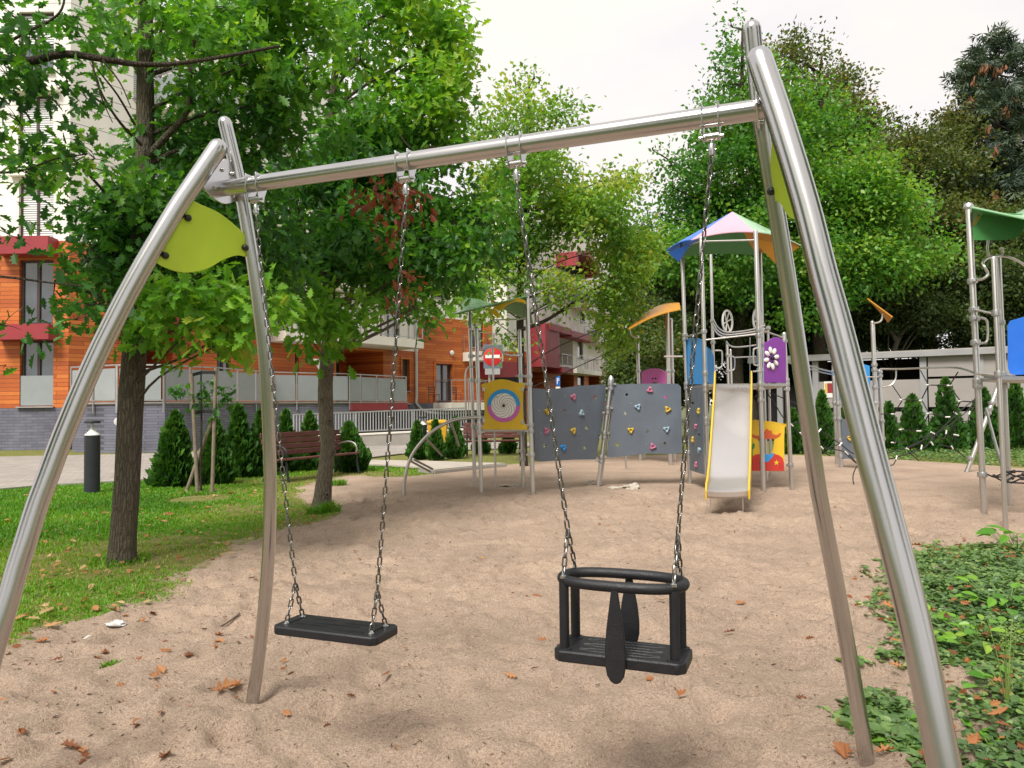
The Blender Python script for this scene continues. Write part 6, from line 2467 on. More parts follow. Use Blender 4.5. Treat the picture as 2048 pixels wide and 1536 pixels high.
# ---- middle tree behind the small tower
gM = gnd(1043, 932)
tM = tree_obj('broadleaf_tree', 'slender light green tree with sloping branches behind the green roofed tower', 'tree', gM)
YM = gM.y
mb = MB()
pth = trunk(mb, [at(1048, 945, YM), at(1047, 900, YM), at(1043, 760, YM), at(1040, 640, YM), at(1043, 520, YM), at(1050, 400, YM), at(1056, 280, YM), at(1058, 160, YM)], [.095, .085, .08, .08, .075, .065, .05, .015], flare=.15, seed=12)
for pts, r_ in (([(1041, 660), (1090, 642), (1140, 610), (1200, 575), (1260, 548), (1310, 530)], .045), ([(1042, 600), (1085, 585), (1130, 558), (1180, 540)], .03), ([(1045, 470), (1100, 440), (1150, 420), (1210, 380)], .035), ([(1046, 500), (1000, 450), (970, 400)], .03), ([(1052, 330), (1090, 270), (1110, 220)], .02)):
    lp = smooth_curve([at(u, v, YM - .2) for u, v in pts], 4)
    mb.tube(lp, [r_ * (1 - .7 * i / len(lp)) for i in range(len(lp))], 7)
BM = [(1060, 235, 16, 85, 55, 1.4, 3, .6), (1030, 165, 16, 12, 30, .4, 1.6, .45), (1068, 155, 16, 14, 30, .4, 1.6, .45), (1110, 250, 16, 42, 55, 1, 2.8, .6), (990, 260, 16, 45, 45, 1, 3, .55), (1000, 330, 16, 65, 60, 1.3, 4, .52), (1095, 350, 16, 95, 70, 1.6, 4, .62), (1200, 365, 16, 70, 45, 1.3, 3, .64),
      (1255, 345, 16, 25, 14, .4, 1.6, .6), (1175, 445, 16, 105, 62, 1.8, 5, .64), (1060, 440, 16, 90, 60, 1.6, 4, .5), (1030, 530, 16, 60, 50, 1.2, 3, .55), (1240, 490, 16.3, 75, 50, 1.4, 4.5, .62), (1240, 565, 16.6, 75, 50, 1.3, 4.5, .6), (1245, 640, 16.6, 48, 50, 1.0, 4, .62), (1095, 570, 16, 55, 30, 1, 2.4, .78), (1068, 612, 15.8, 28, 22, .6, 2.0, .75),
      (1150, 590, 16, 50, 28, .8, 2, .74), (960, 585, 15.6, 55, 40, 1, 3, .66), (1238, 695, 17, 26, 28, .6, 2.5, .6), (985, 640, 15.8, 35, 30, .7, 2.2, .7), (1020, 680, 15.8, 20, 24, .5, 2, .65), (1290, 520, 16.5, 40, 50, .8, 3, .6), (1000, 205, 16, 20, 20, .4, 1.6, .5), (1140, 210, 16, 16, 22, .4, 1.6, .5)]
BM = [b[:6] + (b[6] * .9, min(.9, b[7] + .12)) for b in BM]
BM += [(985, 440, 16, 55, 100, 1.2, 3.6, .6), (960, 520, 15.8, 40, 40, .8, 3, .6)]
crown(tM, BM, LEAF, 0.115, 'leaf_mid', per=10, twig=.4, gap=.34, clump=3.6, bough=.36, mb_limb=mb, origin=nearest_on(pth), limb_r=.017)
obj('trunk', mb, 'bark_dark', tM, smooth=50)

# ---- big trees at the right
def far_tree(name, label, u, blobs, tmpl, size, mt, r0, topv, Y_, gap=.3, per=8, twig=.7, bark='bark_dark', basev=None, up=.7):
    blobs = [b[:6] + (b[6], min(.95, b[7] + .12)) for b in blobs]
    g_ = at(u, 800, Y_)
    t_ = tree_obj(name, label, 'tree', g_)
    mb = MB()
    pts = [V((g_.x, Y_, -.1)), V((g_.x, Y_, .6))] + [at(u + random.uniform(-8, 8), v, Y_) for v in np.linspace(720, topv, 6)]
    pth = trunk(mb, pts, [r0 * 1.15, r0] + [r0 * (1 - .85 * (i + 1) / 6) for i in range(6)], n=12, flare=.2, seed=u)
    crown(t_, blobs, tmpl, size, mt, per=per, twig=twig, gap=gap, mb_limb=mb, origin=nearest_on(pth), limb_r=.05, up=up, clump=4.5, bough=.30)
    obj('trunk', mb, bark, t_, smooth=50)
    return t_


far_tree('broadleaf_tree', 'tall bright green tree behind the slide tower rising to a thin spire', 1480,
         [(1465, 55, 27, 9, 30, .6, 1.6, .35), (1474, 110, 27, 24, 36, 1, 2.2, .4), (1450, 170, 27, 40, 50, 1.4, 3, .42), (1430, 140, 27, 14, 16, .6, 1.6, .35), (1500, 190, 27, 50, 70, 1.6, 3, .5), (1460, 250, 26.5, 70, 60, 2, 4.5, .5), (1480, 360, 26, 110, 90, 2.5, 5, .52), (1395, 400, 25.5, 75, 55, 2, 3.6, .42),
          (1340, 330, 25.5, 22, 30, .8, 1.8, .38), (1305, 300, 25.5, 22, 12, .6, 1.5, .35), (1345, 375, 25.5, 40, 35, 1, 2.4, .4), (1330, 430, 25.5, 45, 40, 1, 2.6, .45), (1420, 500, 25, 120, 70, 2.5, 5, .54), (1350, 500, 25, 60, 60, 1.6, 4, .5), (1500, 540, 25, 90, 70, 2, 5, .5), (1420, 300, 26, 30, 40, 1, 2.4, .4)],
         LEAF, .16, 'leaf_fresh', .26, 60, 26, gap=.38)
far_tree('broadleaf_tree', 'broad fresh green tree seen between and right of the near swing legs', 1640,
         [(1590, 300, 25.5, 95, 110, 2.5, 5, .66), (1540, 200, 25.5, 60, 80, 2, 3.5, .55), (1680, 390, 25, 110, 95, 2.5, 6, .7), (1590, 430, 25, 120, 90, 2.5, 6, .68), (1760, 440, 24.5, 75, 55, 2, 4.5, .72), (1740, 510, 24.5, 110, 65, 2.2, 6, .66), (1650, 540, 24.5, 120, 70, 2.2, 6, .6), (1600, 600, 24.5, 80, 45, 1.6, 5, .55), (1690, 290, 25.5, 60, 50, 1.6, 4, .68), (1640, 210, 26, 60, 50, 1.5, 3, .6), (1790, 390, 24.5, 50, 28, 1.2, 3.6, .75), (1850, 500, 24.5, 60, 40, 1.5, 4, .6)],
         LEAF, .16, 'leaf_fresh', .25, 200, 25.2, gap=.40)
far_tree('broadleaf_tree', 'dark reddish green tree crown standing above the fresh green tree', 1640,
         [(1585, 120, 33, 50, 40, 2, 2.6, .6), (1610, 100, 33, 14, 24, .8, 1.8, .5), (1560, 110, 33, 26, 34, 1, 2, .5), (1640, 150, 33, 30, 55, 1.6, 2.6, .55), (1660, 200, 33, 50, 50, 2, 3.2, .55), (1705, 220, 33, 22, 40, 1, 2, .5), (1720, 270, 33, 50, 45, 2, 3, .5), (1620, 260, 33, 100, 80, 3, 4, .5), (1740, 340, 33, 60, 60, 2, 3.5, .45), (1765, 260, 33, 30, 30, 1, 1.6, .5)],
         LEAF, .17, 'leaf_dull', .28, 110, 33)
far_tree('broadleaf_tree', 'olive tree with browning top between the fresh green tree and the spruce', 1860,
         [(1890, 250, 30, 50, 28, 1.6, 3, .62), (1850, 290, 30, 70, 45, 2, 4.5, .5), (1800, 330, 29.5, 55, 60, 2, 4.5, .55), (1860, 380, 29, 95, 80, 2.6, 6, .36), (1910, 320, 30, 50, 60, 2, 4.5, .5), (1800, 440, 28.5, 75, 70, 2.2, 5.5, .32), (1900, 460, 28, 90, 60, 2.2, 6, .45), (1770, 290, 30, 36, 30, 1.2, 2.4, .3), (1830, 550, 27.5, 90, 60, 2, 6, .45), (1920, 540, 27, 80, 70, 2, 6, .5), (1740, 350, 30, 60, 60, 2, 4, .4), (1960, 440, 28.5, 80, 80, 2, 5, .35)],
         LEAF, .15, 'leaf_dull', .3, 260, 30)

# spruce
gS = at(1992, 800, 31)
tS = tree_obj('spruce_tree', 'dark spruce with hanging brown cones at the upper right', 'tree', gS)
mb = MB()
pth = trunk(mb, [V((gS.x, 31, -.1)), V((gS.x, 31, 1))] + [at(1992, v, 31) for v in (600, 450, 300, 180, 60)], [.34, .3, .26, .22, .16, .09, .02], n=12, seed=4)
bl, tips = [], []
for i in range(30):
    t = (i + .5) / 30
    v = 62 + (560 - 62) * t
    reach = 16 + 185 * t ** .52
    for s_ in range(6):
        a = random.uniform(0, 2 * math.pi)
        rr = reach * random.uniform(.45, 1.15)
        u = 1992 + rr * math.cos(a) * .75
        dY = rr * math.sin(a) * 31 / FPX * .75
        bl.append((u, v + rr * .10, 31 + dY, 8 + rr * .28, 3 + rr * .07, .25 + rr * .004, 2.8, .55))
        tips.append((u + rr * .2 * math.cos(a), v + rr * .16, 31 + dY * 1.15))
        mb.tube([at(1992, v - rr * .06, 31), at(u, v + rr * .10, 31 + dY)], [.03, .01], 5)
crown(tS, bl, NEEDLE, .34, 'leaf_spruce', per=6, twig=.3, up=.6, droop=.35)
bl = []
for u, v, Y_ in tips:
    if 120 < v < 480 and random.random() < .36 and Y_ < 31.6:
        bl.append((u, v + 6, Y_ - .25, 9, 7, .2, 1.6, .5))
for u, v in ((2000, 130), (1975, 125), (1970, 210), (2010, 220), (1990, 310), (1950, 300), (1965, 265), (2030, 190), (1945, 235), (1920, 370), (1990, 420), (2035, 350)):
    bl.append((u, v, 29.8, 11, 9, .2, 2.4, .6))
CONE = (np.array([(0, 0, 0), (.14, .3, .0), (.12, .75, 0), (0, 1, 0), (-.12, .75, 0), (-.14, .3, 0), (0, .4, .14), (0, .4, -.14)]), [[0, 1, 2, 3, 4, 5], [0, 6, 3, 7]])
crown(tS, bl, CONE, .22, 'cone_brown', 'cones', per=6, twig=.18, up=0.1, droop=4.0)['kind'] = 'stuff'
obj('trunk', mb, 'bark_dark', tS, smooth=50)

# bank of bushes and hedge trees under the canopy
def bush(name, label, blobs, mt, size=.13, gap=.25, tr=None, layers=None, cat='bush', per=9, twig=.35):
    u, v, Y_ = blobs[0][:3]
    g_ = at(u, 800, Y_)
    b_ = thing(name, label, cat, (g_.x, Y_, 0))
    mb = MB()
    stems = tr or [[(u + random.uniform(-30, 30), 895), (u + random.uniform(-20, 20), 800), (u + random.uniform(-40, 40), v)] for _ in range(3)]
    for st_ in stems:
        lp = smooth_curve([at(a, b, Y_ - .2) for a, b in st_], 5)
        mb.tube(lp, [.10 * (1 - .75 * i / len(lp)) for i in range(len(lp))], 8)
    crown(b_, blobs, LEAF, size, mt, 'foliage', per=per, twig=twig, gap=gap, mb_limb=mb, origin=lambda c, q=lp[-3]: q.copy(), limb_r=.03)
    obj('stems', mb, 'bark_pale', b_, smooth=50)
    return b_


bush('bush', 'tangled dark bush with pale forked stem above the shed roof', [(1790, 590, 26.2, 130, 60, 2, 5, .45), (1850, 630, 26, 110, 50, 1.6, 5, .4), (1720, 620, 26.4, 90, 50, 1.6, 4.5, .35), (1790, 665, 27.5, 170, 45, 1, 5, .2), (1900, 600, 26, 80, 70, 1.6, 5, .5), (1660, 650, 27.5, 90, 50, 1, 5, .2)], 'leaf_hedge', .13,
     tr=[[(1783, 720), (1798, 675), (1822, 645), (1850, 618), (1880, 590)], [(1795, 684), (1778, 655), (1762, 636)], [(1783, 900), (1783, 800), (1783, 715)]])
bush('bush', 'green bush with bare twigs behind the right play tower', [(1960, 560, 25.5, 90, 80, 1.8, 6, .55), (2040, 600, 25, 90, 110, 1.8, 6, .5), (1990, 660, 26, 110, 55, 1.5, 6, .35), (2030, 480, 25.5, 80, 60, 1.6, 5, .5), (1930, 640, 26, 60, 50, 1.2, 5, .5)], 'leaf_hedge', .13)
bush('bush', 'dark green hedge bush left of the orange roofed playhouse', [(1300, 700, 24, 60, 55, 1.6, 6, .62), (1250, 715, 25, 40, 50, 1.2, 5, .6), (1330, 640, 25, 60, 60, 1.6, 6, .5), (1290, 760, 24, 70, 40, 1.2, 6, .5), (1240, 770, 25, 30, 40, 1, 5, .5)], 'leaf_hedge', .12)
bush('bush', 'deep green conifer hedge mass directly behind the slide tower', [(1400, 620, 27, 90, 90, 1.8, 6, .35), (1480, 640, 27.5, 90, 80, 1.8, 6, .3), (1350, 570, 27, 60, 70, 1.6, 5, .42), (1560, 640, 27.5, 90, 60, 1.6, 6, .25), (1450, 740, 28.5, 150, 60, 1, 6, .15), (1340, 740, 27, 60, 80, 1.4, 6, .35), (1600, 700, 28, 80, 50, 1, 5, .15)], 'leaf_hedge', .13)
# far trees that close the view between the blocks and behind the crowns
far_tree('broadleaf_tree', 'distant dull green tree closing the gap beside the farther apartment block', 1290, [(1290, 560, 60, 70, 120, 4, 5, .5), (1330, 650, 55, 80, 100, 4, 5, .45), (1265, 720, 58, 60, 60, 3, 5, .4)], LEAF, .45, 'leaf_dull', .35, 420, 60)
far_tree('broadleaf_tree', 'distant dull green tree behind the slide tower trees', 1500, [(1450, 560, 45, 150, 150, 4, 5, .4), (1600, 600, 45, 150, 140, 4, 5, .4), (1750, 650, 45, 150, 90, 4, 5, .35), (1900, 600, 45, 150, 150, 4, 5, .35), (2050, 560, 45, 130, 200, 4, 5, .4)], LEAF, .42, 'leaf_dull', .4, 420, 45)


# ---- thujas
def thuja(label, u, top, base, wid, n=1500, lean=0.0, size=.12, grp='clipped thuja cones', Yf=None, name='thuja'):
    g_ = gnd(u, base) if Yf is None else V((at(u, base, Yf).x, Yf, 0))
    H = at(u, top, g_.y).z
    Rd = wid * g_.y / FPX / 2
    t_ = thing(name, label, 'shrub', (g_.x, g_.y, 0), grp)
    tt = RNG.random(n) ** 1.25
    prof = np.where(tt < .12, .80 + tt / .12 * .2, (1 - (tt - .12) / .88) ** .78)
    a = RNG.uniform(0, 2 * math.pi, n)
    bul = 1 + .16 * (vnoise(np.cos(a) * 2 + 5 + u, tt * 7 + np.sin(a) * 2, 1.3, 7) - .5) * 2
    rad = Rd * prof * bul * (0.62 + .42 * RNG.random(n) ** .6)
    pos = np.stack([rad * np.cos(a), rad * np.sin(a), tt * H * .97 + .02], 1)
    ax = np.stack([np.cos(a) * .55, np.sin(a) * .55, np.full(n, .9)], 1) + RNG.normal(0, .28, (n, 3))
    nr = np.stack([np.cos(a + 1.2), np.sin(a + 1.2), np.zeros(n)], 1) + RNG.normal(0, .5, (n, 3))
    sz = size * (.6 + .8 * RNG.random(n)) * (1 - .35 * tt)
    rad = rad * (1 + .12 * np.sin(tt * 9 + u)) * np.where(RNG.random(n) < .07, 1.18, 1)
    pos[:, 0], pos[:, 1] = rad * np.cos(a) + tt * H * random.uniform(-.04, .04), rad * np.sin(a)
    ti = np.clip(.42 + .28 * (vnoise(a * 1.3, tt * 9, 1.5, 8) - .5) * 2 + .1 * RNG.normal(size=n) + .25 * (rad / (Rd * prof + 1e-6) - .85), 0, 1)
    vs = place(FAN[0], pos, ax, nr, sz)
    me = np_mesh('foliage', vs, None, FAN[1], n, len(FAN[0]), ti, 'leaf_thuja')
    o = bpy.data.objects.new('foliage', me)
    _link(o, t_, OFF[t_.name])
    mb = MB()
    o0 = OFF[t_.name]
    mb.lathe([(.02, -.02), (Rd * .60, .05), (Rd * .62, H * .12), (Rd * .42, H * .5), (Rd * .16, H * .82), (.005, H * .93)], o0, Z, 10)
    obj('light_blocker', mb, 'blocker_dark', t_, smooth=60)  # added solid core that blocks light through the foliage
    return t_


M_plain('blocker_dark', (0.018, 0.028, 0.012), 0.95)  # near-black green of the added light-blocking cone
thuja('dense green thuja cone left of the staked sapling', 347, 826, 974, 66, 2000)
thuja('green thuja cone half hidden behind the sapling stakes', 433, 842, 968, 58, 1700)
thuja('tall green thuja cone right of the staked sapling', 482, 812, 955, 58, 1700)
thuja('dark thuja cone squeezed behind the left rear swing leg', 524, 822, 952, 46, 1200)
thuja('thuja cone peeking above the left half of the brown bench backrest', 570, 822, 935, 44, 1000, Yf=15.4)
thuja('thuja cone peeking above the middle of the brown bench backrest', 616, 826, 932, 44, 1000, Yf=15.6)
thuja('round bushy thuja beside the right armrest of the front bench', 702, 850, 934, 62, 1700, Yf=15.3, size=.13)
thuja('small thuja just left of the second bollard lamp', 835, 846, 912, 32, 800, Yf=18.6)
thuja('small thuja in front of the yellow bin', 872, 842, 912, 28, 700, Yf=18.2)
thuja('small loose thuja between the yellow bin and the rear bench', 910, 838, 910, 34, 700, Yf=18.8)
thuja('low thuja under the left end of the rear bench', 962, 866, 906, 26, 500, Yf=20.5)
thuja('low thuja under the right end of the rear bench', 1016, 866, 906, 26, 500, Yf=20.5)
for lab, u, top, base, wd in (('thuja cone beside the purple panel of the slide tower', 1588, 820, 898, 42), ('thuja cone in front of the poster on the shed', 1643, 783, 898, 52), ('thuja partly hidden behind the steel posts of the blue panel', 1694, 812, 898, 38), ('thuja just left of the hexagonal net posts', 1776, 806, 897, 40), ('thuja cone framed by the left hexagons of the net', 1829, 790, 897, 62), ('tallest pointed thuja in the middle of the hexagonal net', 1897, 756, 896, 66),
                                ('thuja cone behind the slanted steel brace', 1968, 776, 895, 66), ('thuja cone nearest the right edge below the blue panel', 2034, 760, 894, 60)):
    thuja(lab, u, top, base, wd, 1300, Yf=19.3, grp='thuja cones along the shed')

# ---- low planting in front of the shed
def scatter_plants(name, label, cat, poly_px, n, size, mt, tmpl, zr, kind='stuff', tint=.5, up=1.0, ragged=.25, den=None):
    poly = [gnd(u, v).xy for u, v in poly_px]
    x0, x1 = min(p.x for p in poly), max(p.x for p in poly)
    y0, y1 = min(p.y for p in poly), max(p.y for p in poly)
    x, y = RNG.uniform(x0, x1, n), RNG.uniform(y0, y1, n)
    d = edge_dist(x, y, poly)
    s = np.where(inside(x, y, poly), d, -d) + (vnoise(x, y, 2.5, 61) - .5) * ragged * 2 + (vnoise(x, y, 8, 62) - .5) * ragged
    keep = s > 0
    if den is not None:
        keep &= RNG.random(n) < den(x, y, s)
    x, y, s = x[keep], y[keep], s[keep]
    n = len(x)
    i = np.clip(np.searchsorted(xs, x), 0, len(xs) - 1)
    j = np.clip(np.searchsorted(ys, y), 0, len(ys) - 1)
    z = GZ[i, j] + RNG.random(n) ** 1.3 * zr * np.clip(s / .4, .12, 1) * (.35 + .65 * vnoise(x, y, 3.5, 63)) + .006
    p = np.stack([x, y, z], 1)
    a = RNG.uniform(0, 2 * math.pi, n)
    ax = np.stack([np.cos(a), np.sin(a), RNG.normal(.1, .25, n)], 1)
    nr = RNG.normal(0, .38, (n, 3)) + np.array([0, -.15, up])
    t = np.clip(RNG.normal(tint, .16, n) + (vnoise(x, y, 1.8, 64) - .5) * .5, 0, 1)
    sz = size * RNG.uniform(.55, 1.3, n)
    me = np_mesh(name, place(tmpl[0], p, ax, nr, sz), None, tmpl[1], n, len(tmpl[0]), t, mt)
    o = bpy.data.objects.new(name, me)
    _link(o, None, V((0, 0, 0)))
    tag(o, label, cat, kind=kind)
    return o


scatter_plants('bed_cover', 'low dull green ground cover bed in front of the shed', 'ground cover', [(1560, 899), (1600, 909), (1700, 914), (1850, 922), (2048, 935), (2300, 948), (2300, 893), (1560, 880)], 42000, .075, 'leaf_ivy', LEAF, .18, tint=.5, ragged=.3)
IVL = (np.array([(0, 0, 0), (.30, .05, .05), (.42, .38, .05), (.2, .72, .03), (0, 1, -.08), (-.2, .72, .03), (-.42, .38, .05), (-.30, .05, .05), (0, .5, -.03)]), [[0, 1, 2, 3, 4, 8], [0, 8, 4, 5, 6, 7]])
IVY = [(1690, 1170), (1740, 1140), (1810, 1112), (1900, 1098), (2048, 1090), (2400, 1085), (2500, 1536), (2300, 1800), (2020, 1640), (1930, 1560), (1880, 1440), (1800, 1345), (1740, 1275), (1700, 1215)]
scatter_plants('ivy_cover', 'dark green ivy carpet with bright leaves at the lower right', 'ground cover', IVY, 190000, .034, 'leaf_ivy', IVL, .08, tint=.52, ragged=.26, den=lambda x, y, s: np.clip(.06 + s * 1.5 - (vnoise(x, y, 2.6, 71) - .45) * .9 * np.clip(1.2 - s, 0, 1), 0, 1))
scatter_plants('ivy_cover', 'thin ivy patch at the foot of the right swing legs', 'ground cover', [(1650, 1425), (1720, 1400), (1800, 1415), (1850, 1450), (1880, 1540), (1830, 1560), (1760, 1500), (1700, 1470)], 5200, .05, 'leaf_ivy', IVL, .04, tint=.55, ragged=.1, den=lambda x, y, s: np.clip(.1 + s * 1.8, 0, .8))


def ivy_dead(n):
    poly = [gnd(u, v).xy for u, v in IVY]
    x0, x1 = min(p.x for p in poly), max(p.x for p in poly)
    y0, y1 = min(p.y for p in poly), max(p.y for p in poly)
    x, y = RNG.uniform(x0, x1, n), RNG.uniform(y0, y1, n)
    k = inside(x, y, poly) & (vnoise(x, y, 1.7, 81) + .25 * RNG.random(n) > .62)
    return x[k], y[k]


# ---- broad-leaved weeds
def weed(label, u, v, spread, n, L, hgt, mt='leaf_weed', seed=0, grp='broad leaved weeds in the ivy', tmpl=None):
    g_ = gnd(u, v)
    g_.z = ground_z(g_.x, g_.y)
    t_ = thing('weed', label, 'plant', g_, grp)
    rr = random.Random(seed)
    mbs = MB()
    P, A, N_, S, T = [], [], [], [], []
    for i in range(n):
        a = rr.uniform(0, 2 * math.pi)
        r_ = spread * rr.random() ** .6
        base = g_ + V((r_ * .5 * math.cos(a), r_ * .5 * math.sin(a), 0))
        tip = g_ + V((r_ * math.cos(a), r_ * math.sin(a), hgt * rr.uniform(.35, 1)))
        mbs.tube([g_ - Z * .01, base.lerp(tip, .5) + Z * .02, tip], [.004, .003, .002], 5)
        P.append(tip - g_)
        A.append((math.cos(a), math.sin(a), rr.uniform(-.3, .45)))
        N_.append((rr.uniform(-.4, .4) - .2 * math.cos(a), rr.uniform(-.4, .4) - .4, 1.0))
        S.append(L * rr.uniform(.6, 1.15))
        T.append(min(1, max(0, rr.gauss(.55, .2))))
    tm = tmpl or BROAD
    me = np_mesh('leaves', place(tm[0], np.array(P), np.array(A), np.array(N_), np.array(S)), None, tm[1], n, len(tm[0]), np.array(T), mt)
    o = bpy.data.objects.new('leaves', me)
    _link(o, t_, g_)
    obj('stalks', mbs, 'leaf_weed_stalk', t_)
    return t_


M_plain('leaf_weed_stalk', (0.10, 0.19, 0.03), 0.6)
_h = [(0, 0), (.14, .06), (.24, .22), (.27, .40), (.23, .62), (.13, .82), (0, 1)]
BROAD = _halves(_h)
for args in (('big leaved weed at the top right corner of the ivy by the picture edge', 2035, 1105, .22, 14, .15, .20), ('cluster of pale green weeds at the right picture edge', 2015, 1230, .34, 38, .10, .13), ('weed with upright leaves in the middle of the ivy', 1965, 1300, .32, 34, .085, .11), ('low bright weed right of the near swing leg', 1905, 1245, .26, 26, .075, .07), ('broad weed low at the right edge above the dry leaves', 2030, 1390, .26, 26, .085, .09),
             ('weed with broad leaves in the bottom right corner', 2010, 1500, .26, 24, .085, .05), ('small weed between the near leg and the bottom edge', 1955, 1460, .2, 18, .065, .04), ('small leafy weed between the two right swing legs', 1800, 1455, .14, 14, .055, .03), ('flat leaved weed close to the near right leg foot', 1815, 1500, .10, 9, .065, .02)):
    weed(*args, seed=int(args[1]) % 97)
# tall flowering grass stalk
g_ = gnd(2015, 1420)
fg = thing('flower_stalk', 'thin yellow green flowering stalk rising from the ivy at right', 'plant', g_)
mb = MB()
for k in range(5):
    a = random.uniform(0, 6.28)
    tip = g_ + V((.09 * math.cos(a), .09 * math.sin(a), random.uniform(.28, .42)))
    mb.tube([g_, g_.lerp(tip, .5) + V((0, 0, .04)), tip], [.003, .0025, .0015], 5)
    for q in range(7):
        c = g_.lerp(tip, random.uniform(.6, 1)) + V((random.uniform(-.03, .03), random.uniform(-.03, .03), random.uniform(0, .05)))
        mb.lathe([(0, -.006), (.0042, 0), (0, .006)], c, Z, 5)
obj('stalk', mb, M_plain('seed_head', (0.17, 0.25, 0.05), 0.8), fg)

# ---- staked sapling
g_ = gnd(402, 985)
sp = tree_obj('sapling', 'young sapling tied with black straps to three wooden stakes', 'sapling', g_)
YS = g_.y
mb = MB()
trunk(mb, [at(402, 992, YS), at(402, 940, YS), at(403, 850, YS), at(402, 760, YS), at(404, 730, YS)], [.022, .018, .016, .012, .006], n=10, rough=.05, seed=2)
BS = [(358, 772, YS, 24, 14, .2, 1.0, .3), (400, 802, YS, 22, 22, .2, 1.3, .3), (447, 782, YS, 22, 18, .2, 1.0, .3), (440, 812, YS, 20, 14, .2, 1.0, .3), (408, 768, YS, 18, 14, .2, .9, .35), (348, 786, YS, 12, 7, .1, .9, .3)]
crown(sp, BS, MAPLE, .085, 'leaf_oak', per=6, twig=.12, mb_limb=mb, origin=lambda c: at(402, 800, YS), limb_r=.006)
obj('trunk', mb, 'bark', sp)
stk = [((396, 999), (383, 748), -.12), ((424, 990), (432, 736), -.05), ((367, 993), (426, 836), .1)]
for (b_, t_, dy) in stk:
    mb = MB()
    lo, hi = at(*b_, YS + dy), at(*t_, YS + dy)
    mb.tube([lo - Z * .06, lo.lerp(hi, .5), hi], [.030, .028, .027], 10)
    obj('stake', mb, 'stake_wood', sp)
for v0, v1 in ((748, 745), (826, 824)):
    mb = MB()
    mb.bar(at(384, v0 + 2, YS - .12), at(403, v0 - 3, YS - .03), .04, .05)
    mb.bar(at(403, v0 - 3, YS - .03), at(431, v1, YS - .07), .04, .05)
    obj('strap', mb, 'black_plastic', sp)

# trees outside the picture on both sides of the viewer; the steel tubes mirror them
for x, y, H_, lab in ((9.5, 1.5, 9, 'leafy tree outside the right picture edge beside the ivy'), (8.5, -6, 10, 'leafy tree behind the viewer to the right'), (-9.5, -1.5, 9, 'leafy tree outside the left picture edge behind the viewer'), (-5.5, -10, 10, 'leafy tree behind the viewer to the left')):
    t_ = thing('broadleaf_tree', lab, 'tree', (x, y, 0))
    mb = MB()
    pth = trunk(mb, [V((x, y, -.1)), V((x, y, .6)), V((x + .1, y, 2.2)), V((x, y + .1, 5)), V((x, y, H_ * .9))], [.2, .17, .15, .11, .03], n=12, seed=x)
    crown(t_, [(x, y, H_ * .62, 2.8, 2.8, H_ * .36, 4, .45, 'w'), (x - 1.5, y + 1.2, H_ * .42, 1.6, 1.6, 1.5, 3, .5, 'w'), (x + 1.2, y - 1.2, H_ * .45, 1.7, 1.7, 1.6, 3, .4, 'w')], LEAF, .30, 'leaf_mid', per=8, twig=.5, gap=.25, mb_limb=mb, origin=nearest_on(pth), limb_r=.05)
    obj('trunk', mb, 'bark', t_, smooth=50)
# ------------------------------------------------------------------ benches
def bench(label, p0, d, back, L):
    b_ = thing('park_bench', label, 'bench', p0 + d * L / 2 + back * .25, 'brown slatted benches')
    for i in range(4):
        mb = MB()
        c = p0 + back * (.03 + i * .105)
        mb.bar(c + Z * (.405 - .012 * i) + d * -.05, c + Z * (.405 - .012 * i) + d * (L + .05), .092, .035)
        obj('seat_slat', mb, 'bench_wood', b_, bevel=.006)
    for i in range(4):
        mb = MB()
        c = p0 + back * (.44 + i * .032) + Z * (.50 + i * .105)
        mb.box(c + d * (L / 2), (L + .1, .032, .090), x=d, y=(back - Z * .3).normalized())
        obj('back_slat', mb, 'bench_wood', b_, bevel=.006)
    for s in (.05, L - .05):
        o_ = p0 + d * s
        mb = MB()
        mb.tube(smooth_curve([o_ - back * .06 - Z * .03, o_ + Z * .2 - back * .01, o_ + back * .03 + Z * .37, o_ + back * .25 + Z * .36, o_ + back * .42 + Z * .38, o_ + back * .50 + Z * .60, o_ + back * .57 + Z * .84], 4), .022, 8)
        mb.tube([o_ + back * .40 + Z * .36, o_ + back * .58 - Z * .03], .022, 8)
        obj('leg', mb, 'black_iron', b_)
        mb = MB()
        mb.tube(smooth_curve([o_ + back * .03 + Z * .38, o_ + back * .0 + Z * .50, o_ + back * .07 + Z * .60, o_ + back * .22 + Z * .63, o_ + back * .40 + Z * .60, o_ + back * .48 + Z * .56], 4), .018, 8)
        obj('armrest', mb, 'steel_far' if s > 1 else 'black_iron', b_)
    return b_


fl_, fr_ = gnd(569, 966), gnd(717, 947)
d = (fr_ - fl_).normalized()
bk = V((-d.y, d.x, 0))
bench('brown slatted bench in front of the thujas, partly behind the second oak trunk', fl_, d, bk, (fr_ - fl_).length)
fl_ = gnd(930, 913)
bench('brown slatted bench behind the small tower with the yellow panel', fl_, V((1, .04, 0)).normalized(), V((-.04, 1, 0)).normalized(), 1.5)


